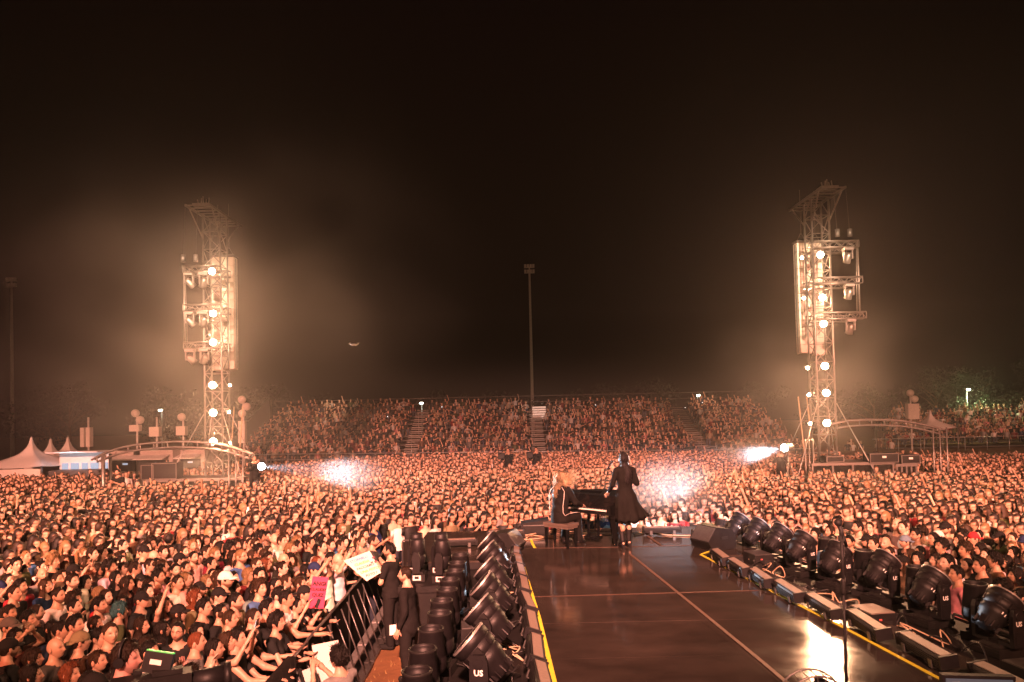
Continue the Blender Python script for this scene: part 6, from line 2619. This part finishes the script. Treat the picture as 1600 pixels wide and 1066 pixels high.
# ------------------------------------------------------------------ follow spots with operators
def followspot(label, px, py, Y, oppx, side):
    c = at(px, py, Y)
    t = thing('follow_spot', label, 'stage light', c, 0, 'follow spots')
    d = (Vector((1.3, 13.7, STAGE + 1.1)) - c).normalized()
    X = d.cross(Vector((0, 0, 1))).normalized()
    M = frame(X, d.cross(X), d, (0, 0, 0))
    MB().lathe([(0, -.9), (.13, -.9), (.15, -.6), (.15, -.1), (.17, -.05), (.17, .04), (.14, .05)], 16, M, cap=False).build('lamp_head', M_blackm, t)
    MB().lathe([(0, .02), (.14, .03)], 16, M, cap=False).build('lens', M_lampw, t)
    st = MB()
    g_ = GZ(c.x, Y)
    st.cyl(-d * .45, (-d * .45).to_2d().to_3d() + Vector((0, 0, -(c.z - g_) + .9)), .03)
    for a in (0, 2.1, 4.2):
        st.cyl((-d * .45).to_2d().to_3d() + Vector((0, 0, -.5)), (-d * .45).to_2d().to_3d() + Vector((.5 * math.cos(a), .5 * math.sin(a), -(c.z - g_) + .86)), .02)
    st.build('stand', M_steel, t)
    o = spot('follow_spot_light', c + d * .08, c + d * 12, 42000, 8.5, (.72, .85, 1.0), .6, .05)
    pf = thing('spot_platform', label.split(' ')[0] + ' scaffold platform under the ' + side + ' follow spot', 'platform', (c.x, Y, g_))
    MB().box((0, .4, .80), (1.3, 1.6, .06)).build('deck', M_steel, pf)
    for sx in (-1, 1):
        for sy in (-1, 1):
            MB().cyl((sx * .6, .4 + sy * .75, 0), (sx * .6, .4 + sy * .75, .78), .03).build('leg', M_galv, pf)
    q_ = at(oppx, 700, Y + .3)
    person((q_.x, Y + .35, g_ + .83), math.atan2(d.y, d.x) - math.pi / 2, 'follow spot operator in black standing behind the ' + side + ' follow spot', 'phone', 'phone', hairs='short', hcol=B, top=TC['black'], sleeve=1.2, bottom=TC['black'], height=1.76, shoes=True)
    return t


followspot('bright white follow spot on the left with its beam pointing right', 408, 729, 26.8, 396, 'left')
followspot('bright white follow spot on the right with its beam pointing left', 1226, 700, 26.8, 1221, 'right')

# camera operators on risers in the mid crowd
for i, (px, Y, lb) in enumerate(((787, 33.2, 'left'), (831, 33.4, 'right'))):
    c = at(px, 722, Y)
    pf = thing('camera_riser', f'{"left" if i == 0 else "right"} one of the two camera risers in the far crowd', 'riser', (c.x, Y, 0))
    MB().box((0, 0, .52), (1.4, 1.4, .06)).build('deck', M_black, pf)
    for sx in (-1, 1):
        for sy in (-1, 1):
            MB().cyl((sx * .65, sy * .65, 0), (sx * .65, sy * .65, .49), .03).build('leg', M_black, pf)
    person((c.x + .22, Y + .1, .555), R(172), f'camera operator in black on the {"left" if i == 0 else "right"} riser in the far crowd', 'phone', 'phone', hairs='short', hcol=B, top=TC['black'], sleeve=1.2, bottom=TC['black'], height=1.76)
    k = thing('broadcast_camera', f'black camera on a pale tripod on the {"left" if i == 0 else "right"} far riser', 'camera', (c.x - .1, Y - .35, .555))
    MB().box((0, 0, 1.42), (.3, .55, .26)).build('camera_body', M_black, k)
    MB().cyl((0, -.28, 1.42), (0, -.6, 1.42), .08, .1, 12).build('lens', M_blackm, k)
    tr_ = MB()
    for a in (.5, 2.6, 4.7):
        tr_.cyl((0, 0, 1.28), (.42 * math.cos(a), .42 * math.sin(a), 0), .022, n=6)
    tr_.build('tripod', M_galv, k)
# technicians near the left tower
for px, Y, lb, hgt in ((184, 26.3, 'technician in black with a white badge by the left arched truss', 1.78), (398, 29, 'crew member in black beside the left follow spot', 1.75)):
    c = at(px, 700, Y)
    if px == 184:
        pf = thing('crew_riser', 'black riser under the technician by the left truss', 'riser', (c.x, Y, GZ(c.x, Y)))
        MB().box((0, 0, .42), (1.1, .9, .06)).build('deck', M_black, pf)
        MB().box((0, 0, .19), (1.0, .8, .38)).build('skirt', M_drape, pf)
        o = person((c.x, Y, GZ(c.x, Y) + .455), R(175), lb, 'clap', 'clap', beard=.8, hairs='short', hcol=B, top=TC['black'], sleeve=.6, bottom=TC['black'], height=hgt)
        bg_ = MB().box((0, .175, 1.06), (.09, .006, .13)).build('badge', M_white, o)
    else:
        person((c.x, Y, GZ(c.x, Y) + .3), R(175), lb, hairs='short', hcol=B, top=TC['black'], sleeve=.6, bottom=TC['black'], height=hgt)

# ------------------------------------------------------------------ tents, vans, masts
def tent(label, px, pyk, pxw, pye, Y, wallh, walls=True):
    c = at(px, pyk, Y)
    e = at(px, pye, Y)
    hw_ = pxw / FPX * Y / 2
    g_ = e.z - wallh
    t = thing('pagoda_tent', label, 'tent', (c.x, Y, g_), 0, 'peaked tents')
    N = 10
    rings = []
    for i in range(N + 1):
        u = i / N
        r_ = .04 + (hw_ - .04) * u ** 1.6
        z = e.z + (c.z - e.z) * (1 - u) ** 1.0 * (1 - .30 * math.sin(math.pi * u)) - g_
        ring = []
        for sx, sy in ((-1, -1), (1, -1), (1, 1), (-1, 1)):
            for k in range(6):
                t2 = k / 6
                a_ = Vector((sx, sy, 0))
                nx_ = {(-1, -1): (1, -1), (1, -1): (1, 1), (1, 1): (-1, 1), (-1, 1): (-1, -1)}[(sx, sy)]
                pnt = a_.lerp(Vector((*nx_, 0)), t2)
                rr_ = pnt * r_ * (1 - .06 * math.sin(math.pi * t2) * u)
                ring.append((rr_.x, rr_.y, z - .1 * u * math.sin(math.pi * t2)))
        rings.append(ring)
    V = np.array([p for r_ in rings for p in r_])
    link('roof', np_mesh('roof', V, grid_quads(N + 1, 24), M_canvas), t)
    wl_ = MB()
    if walls:
        wl_.box((0, -hw_, wallh / 2 - .08), (hw_ * 2, .03, wallh - .1)).box((-hw_, 0, wallh / 2 - .08), (.03, hw_ * 2, wallh - .1))
        wl_.build('side_wall', M_canvas, t)
    MB().lathe([(.05, c.z - g_ - .05), (.03, c.z - g_ + .08), (0, c.z - g_ + .1)], 8).build('finial', M_alu, t)
    for sx in (-1, 1):
        for sy in (-1, 1):
            MB().cyl((sx * hw_, sy * hw_, 0), (sx * hw_, sy * hw_, wallh), .05).build('pole', M_alu, t)
    return t


tent('big pale peaked tent nearest the left edge, front one', 49, 684, 92, 726, 38.5, 2.3)
tent('pale peaked tent in the middle of the left three', 79, 686, 70, 724, 43, 2.4)
tent('pale peaked tent rightmost of the left three', 106, 683, 78, 722, 43.8, 2.4)
tent('pale peaked tent on the right beside the spectator stand', 1453, 641, 52, 668, 58, 2.6, False)
wc = at(113, 731, 37.6)
bar = thing('lit_bar_counter', 'bluish-lit bar counter glowing under the left tents', 'counter', (wc.x, 37.6, wc.z - .6))
hw_ = 80 / FPX * 37.6 / 2
MB().box((0, .5, 0), (hw_ * 2, .9, .9)).build('counter', M_standdark, bar)
MB().box((0, 1.1, .9), (hw_ * 2, .05, 1.1)).build('back_wall', M_white, bar)
for k in range(5):
    MB().box((-hw_ + .35 + k * hw_ * .4 + rnd.uniform(-.05, .05), 1.0, .62), (.32 + .1 * (k % 2), .06, .34)).build('lit_panel', M_window, bar)
MB().box((0, .6, 1.42), (hw_ * 2.05, 1.4, .06)).build('awning', M_canvas, bar)
point('bar_lamp', (wc.x, 37.0, wc.z + .6), 40, (.75, .85, 1), .1)


def food_van(label, px, py, Y, w_):
    c = at(px, py, Y)
    t = thing('food_van', label, 'van', (c.x, Y, GZ(c.x, Y)), 0, 'food vans behind the left tower')
    h = c.z - GZ(c.x, Y)
    MB().box((0, 0, h / 2 + .25), (w_, 2.0, h - .3)).build('body', mat('van_paint', (.42, .36, .33), .4, var=.08), t)
    MB().box((0, -1.02, h * .55 + .1), (w_ * .8, .05, h * .32)).build('serving_hatch', M_rubber, t)
    MB().box((0, -1.5, h * .86), (w_ * .85, .95, .05), Matrix.Rotation(R(12), 3, 'X')).build('awning', M_canvas, t)
    MB().box((w_ * .12, -1.06, h * .66), (.3, .03, .1)).build('lit_sign', M_window, t)
    for s in (-1, 1):
        MB().cyl((s * w_ * .35, -.95, .3), (s * w_ * .35, -.7, .3), .3, n=14).build('wheel', M_rubber, t)
    return t


food_van('pale food van with open hatch left of the left tower, leftmost', 203, 706, 44, 2.3)
food_van('pale food van with open hatch just left of the left tower', 252, 705, 44, 2.4)
food_van('pinkish food van directly behind the left tower', 302, 704, 45, 2.3)


def mast_unit(label, px, ptop, pbox0, pbox1, Y, wpx, lamps=0, split=False):
    a = at(px, ptop, Y)
    g_ = GZ(a.x, Y)
    t = thing('relay_mast', label, 'mast', (a.x, Y, g_), 0, 'relay masts around the field')
    MB().cyl((0, 0, 0), (0, 0, a.z - g_), .06, n=8).build('pole', M_mast, t)
    z0, z1 = at(px, pbox1, Y).z - g_, at(px, pbox0, Y).z - g_
    w_ = wpx / FPX * Y
    if split:
        for s in (-1, 1):
            MB().box((s * w_ * .3, -.2, (z0 + z1) / 2), (w_ * .4, .4, z1 - z0)).build('cabinet', M_array, t)
    else:
        MB().box((0, -.2, (z0 + z1) / 2), (w_, .4, z1 - z0)).build('cabinet', M_array, t)
    for k in range(lamps):
        MB().ball((.25 * (1 if k % 2 else -.2), -.1, a.z - g_ - .2 - .45 * k), .26, 12, 8).build('lamp_globe', M_array, t)
    MB().box((0, 0, .06), (1.0, 1.0, .12)).build('base', M_standdark, t)
    return t


mast_unit('relay mast with twin cabinets right of the left tents', 138, 652, 668, 698, 46, 15, 0, True)
mast_unit('relay mast with pale globes behind the left arched truss', 214, 641, 664, 674, 46, 15, 2)
mast_unit('relay mast with square cabinet behind the left arched truss', 245, 652, 667, 682, 46, 15, 0)
mast_unit('relay mast with small cabinet left of the left tower', 286, 647, 666, 680, 47, 14, 1)
mast_unit('relay mast with stacked globes right of the left tower', 380, 620, 658, 692, 46, 10, 3)
mast_unit('relay mast with rounded cabinet and globes right of the right tower', 1422, 610, 631, 655, 52, 17, 2)


def floodpole(label, px, ptop, Y):
    a = at(px, ptop, Y)
    g_ = -1
    t = thing('floodlight_pole', label, 'light pole', (a.x, Y, g_), 0, 'tall unlit floodlight poles')
    H = a.z - g_
    MB().cyl((0, 0, 0), (0, 0, H - .6), .22, .11, 10).build('pole', M_mast, t)
    hd_ = MB()
    for z in (H - .7, H - .1):
        hd_.box((0, 0, z), (1.15, .1, .08))
    hd_.cyl((0, 0, H - .8), (0, 0, H), .07)
    hd_.build('crossarm', M_mast, t)
    for z in (H - .55, H + .05):
        for k in range(4):
            mb = MB().box((-.45 + .3 * k, -.12, z), (.24, .2, .38), Matrix.Rotation(R(-20), 3, 'X'))
            mb.build('floodlight', M_mast, t)
    return t


floodpole('tall unlit floodlight pole behind the middle of the grandstand', 827, 417, 78)
floodpole('tall unlit floodlight pole at the left edge', 18, 438, 78)

# drone
dc = at(553, 539, 44)
dn = thing('drone', 'small pale drone hovering in the night sky', 'drone', dc, .3)
MB().ball((0, 0, 0), (.22, .14, .08), 12, 6).build('body', M_array, dn)
for sx in (-1, 1):
    for sy in (-1, 1):
        MB().cyl((0, 0, .01), (sx * .26, sy * .2, .05), .018).cyl((sx * .26, sy * .2, .03), (sx * .26, sy * .2, .1), .03).build('arm', M_array, dn)
        MB().box((sx * .26, sy * .2, .105), (.24, .025, .008), rnd.uniform(0, 3)).build('rotor', M_array, dn)
MB().ball((0, -.06, -.09), .05, 8, 6).build('camera_pod', M_black, dn)
MB().ball((-.2, -.12, .03), .03, 8, 6).build('light', M_phlit, dn)
point('drone_light', dc + Vector((-.3, -.6, -.4)), 6, (1, .8, .6), .05)

# ------------------------------------------------------------------ trees and street lamps behind
def tree_meshes(seed, h, rad):
    r_ = random.Random(seed)
    tk = MB()
    tk.tube([(0, 0, 0), (.05, .02, h * .3), (.1, -.04, h * .6), (0, 0, h * .85)], [.17, .14, .09, .03], 7)
    for k in range(7):
        a = r_.uniform(0, 6.28)
        z = h * r_.uniform(.35, .7)
        tk.tube([(0, 0, z), (math.cos(a) * rad * .4, math.sin(a) * rad * .4, z + h * .12), (math.cos(a) * rad * .75, math.sin(a) * rad * .75, z + h * .2)], [.07, .05, .02], 5)
    trunk = tk.mesh('trunk', M_bark)
    lobes = [(r_.gauss(0, rad * .45), r_.gauss(0, rad * .45), h * r_.uniform(.45, .95), rad * r_.uniform(.28, .5)) for _ in range(14)]
    n_ = 2600
    V = np.zeros((n_ * 4, 3))
    rs = np.random.default_rng(seed)
    for i in range(n_):
        lx_, ly, lz, lr = lobes[rs.integers(0, len(lobes))]
        d = rs.normal(0, 1, 3)
        d /= np.linalg.norm(d)
        c = np.array([lx_, ly, lz]) + d * lr * rs.uniform(.55, 1.05)
        u = rs.normal(0, 1, 3)
        u /= np.linalg.norm(u)
        w_ = np.cross(u, d)
        w_ /= np.linalg.norm(w_) + 1e-6
        s = rs.uniform(.09, .2)
        V[4 * i:4 * i + 4] = [c - u * s, c + w_ * s * .5, c + u * s, c - w_ * s * .5]
    crown = np_mesh('crown', V, np.arange(n_ * 4).reshape(-1, 4), M_leaf, smooth=False)
    return trunk, crown


TM = [tree_meshes(s, h, r_) for s, h, r_ in ((1, 8, 3.4), (2, 7, 3.8), (3, 9, 3.2))]
tpos = [(-58, 72, 1.0), (-50, 76, 1.15), (-44, 70, .95), (-37, 75, 1.1), (-31, 72, 1.0), (-26, 76, .95), (-20.5, 74, .8), (-14, 78, .75), (-8, 76, .85), (-1.5, 79, .9), (5, 77, .85), (10, 78, .95), (15.5, 76, .9), (21, 78, .85),
        (26, 76, .9), (32, 72, .85), (38, 74, .95), (44, 73, .9), (49, 76, 1.0), (55, 74, 1.0), (61, 78, 1.1)]
for i, (x, y, s) in enumerate(tpos):
    tr_, cr_ = TM[i % 3]
    sec = 0 if x <= -22 else (1 if x < 24 else 2)
    k = i - (0, 6, 14)[sec]
    t = thing('tree', 'dark tree ' + ('beyond the left tents and vans', 'behind the grandstand', 'beyond the right-hand stand')[sec] + ', ' + ('leftmost', 'second', 'third', 'fourth', 'fifth', 'sixth', 'seventh', 'eighth')[k] + (' from the left' if k else ' there'), 'tree', (x, y, -1), rnd.uniform(0, 6.28), 'dark trees behind the field')
    t.scale = (s, s, s * rnd.uniform(.85, 1.05))
    link('trunk', tr_, t)
    link('crown', cr_, t)


def street_lamp(label, px, py, Y, power):
    a = at(px, py, Y)
    t = thing('street_lamp', label, 'street lamp', (a.x, Y, -1), 0, 'lit street lamps behind the field')
    H = a.z + 1
    MB().cyl((0, 0, 0), (0, 0, H - .1), .09, .06, 8).build('pole', M_steel, t)
    MB().box((0, -.2, H), (.24, .5, .1)).build('lamp_head', M_mast, t)
    MB().ball((0, -.3, H - .06), (.16, .2, .1), 10, 6).build('bulb', M_street, t)
    point('street_lamp_light', (a.x + (.5 if power > 300 else 0), Y - (.3 if power > 300 else 2.0), a.z - .35), power, (.80, 1.0, .45), .12)
    return t


street_lamp('lit street lamp shining on green leaves at the far right', 1510, 608, 66, 900)
street_lamp('lit street lamp behind the left vans', 253, 640, 66, 30)
street_lamp('lit street lamp above the left part of the grandstand', 659, 629, 64, 30)
street_lamp('lit street lamp above the right part of the grandstand', 1090, 617, 64, 30)
# tree lit by the right street lamp
t = thing('tree', 'small tree with bright green leaves lit by the far right street lamp', 'tree', (at(1530, 620, 67.2).x, 67.2, -1.0), 1.0)
t.scale = (.5, .5, .72)
link('trunk', TM[1][0], t)
link('crown', TM[1][1], t)

# phone lights in the grandstand
for i, (px, py, Y) in enumerate(((690, 637, 58), (572 + 205, 633, 60), (1097, 630, 59), (1070, 638, 57.5), (605, 652, 55), (1260 - 60, 655, 56), (1152, 662, 54.5), (930, 634, 59))):
    a = at(px, py, Y)
    o = MB().box((0, 0, 0), (.10, .012, .16)).box((.03, -.009, .05), (.05, .008, .05), mi=1).build('lit_phone', [M_phone, M_phlit])
    o.location = a
    tag(o, 'tiny lit phone among the seated spectators, ' + ['left aisle', 'top row right of the left aisle', 'upper right', 'right aisle', 'left middle rows', 'right end', 'lower right', 'top row middle'][i], 'phone', 'lit phones in the grandstand')

# ------------------------------------------------------------------ smoke and haze
def smoke(name, label, loc, size, density, scale, seed, lo=.42, col=(.9, .9, .92)):
    m = bpy.data.materials.new(name + '_vapour')
    m.use_nodes = True
    n, l = m.node_tree.nodes, m.node_tree.links
    n.remove(n['Principled BSDF'])
    pv = n.new('ShaderNodeVolumePrincipled')
    pv.inputs['Color'].default_value = (*col, 1)
    pv.inputs['Anisotropy'].default_value = .2
    tc = n.new('ShaderNodeTexCoord')
    ln = n.new('ShaderNodeVectorMath')
    ln.operation = 'LENGTH'
    l.new(tc.outputs['Object'], ln.inputs[0])
    fall = n.new('ShaderNodeMapRange')
    fall.interpolation_type = 'SMOOTHSTEP'
    fall.inputs['From Min'].default_value = .05
    fall.inputs['From Max'].default_value = .98
    fall.inputs['To Min'].default_value = 1
    fall.inputs['To Max'].default_value = 0
    l.new(ln.outputs['Value'], fall.inputs['Value'])
    nz = n.new('ShaderNodeTexNoise')
    nz.noise_dimensions = '4D'
    nz.inputs['W'].default_value = seed
    nz.inputs['Scale'].default_value = scale
    nz.inputs['Detail'].default_value = 3
    nz.inputs['Distortion'].default_value = .4
    l.new(tc.outputs['Object'], nz.inputs['Vector'])
    mr = n.new('ShaderNodeMapRange')
    mr.inputs['From Min'].default_value = lo
    mr.inputs['From Max'].default_value = lo + .32
    l.new(nz.outputs['Fac'], mr.inputs['Value'])
    mu = n.new('ShaderNodeMath')
    mu.operation = 'MULTIPLY'
    l.new(fall.outputs[0], mu.inputs[0])
    l.new(mr.outputs[0], mu.inputs[1])
    m2 = n.new('ShaderNodeMath')
    m2.operation = 'MULTIPLY'
    m2.inputs[1].default_value = density
    l.new(mu.outputs[0], m2.inputs[0])
    l.new(m2.outputs[0], pv.inputs['Density'])
    l.new(pv.outputs[0], n['Material Output'].inputs['Volume'])
    o = MB().ball((0, 0, 0), 1, 16, 10).build(name, m)
    o.location = loc
    o.scale = size
    tag(o, label, None, None, 'stuff')
    return o


c = at(538, 742, 21.4)
smoke('smoke', 'white smoke cloud glowing in the left follow spot beam', c, (2.3, 2.2, .85), .085, 1.3, 3.1, .16)
c = at(1040, 783, 17.6)
smoke('smoke', 'bluish smoke glowing behind the singer at the deck end', c, (2.2, 1.6, 1.35), .26, 1.3, 7.7, .2)
c = at(1182, 707, 24.0)
smoke('smoke', 'white smoke in the right follow spot beam', c, (1.9, 2.6, .75), .06, 1.3, 9.4, .16)
c = at(1196, 575, 25.5)
smoke('smoke', 'amber smoke drifting beside the right tower', c, (3.0, 2.0, 2.6), .024, 2.2, 5.5, .38)
c = at(1400, 560, 26)
smoke('smoke', 'amber smoke drifting right of the right tower', c, (5.0, 2.0, 3.2), .016, 2.2, 1.5, .38)
c = at(110, 500, 25.0)
smoke('smoke', 'broad amber smoke drifting left of the left tower', c, (10.0, 3.0, 8.5), .062, 2.1, 2.2, .38)
c = at(300, 740, 27.6)
smoke('smoke', 'amber smoke at the left tower foot', c, (3.0, 1.2, 1.2), .12, 1.6, 8.1, .3)

for px, yy, sd, nm in ((334, 29.0, 4.4, 'left'), (1286, 29.0, 6.6, 'right')):  # added volumes that stand in for lens bloom round the tower lamps
    c = at(px, 540, yy)
    smoke('smoke', f'added volume giving a bloom-like halo to the lamps of the {nm} tower', c, (1.1, 1.2, 6.8), .022, 2.2, sd, .12)
smoke('smoke', 'thin amber smoke lying low over the middle and far crowd', (0, 31, 3.2), (27, 15, 3.6), .0065, 2.5, 21.3, .25)
c = at(470, 430, 26)
smoke('smoke', 'faint brown smoke drifting high between the towers', c, (8, 3, 7), .030, 2.2, 12.2, .38)
m = bpy.data.materials.new('haze_air')
m.use_nodes = True
n, l = m.node_tree.nodes, m.node_tree.links
n.remove(n['Principled BSDF'])
pv = n.new('ShaderNodeVolumePrincipled')
pv.inputs['Color'].default_value = (.92, .90, .88, 1)
pv.inputs['Density'].default_value = .0006
pv.inputs['Anisotropy'].default_value = .74
l.new(pv.outputs[0], n['Material Output'].inputs['Volume'])
hz = MB().box((0, 45, 13), (330, 260, 30)).build('haze', m)
tag(hz, 'thin amber night haze over the whole field', None, None, 'stuff')
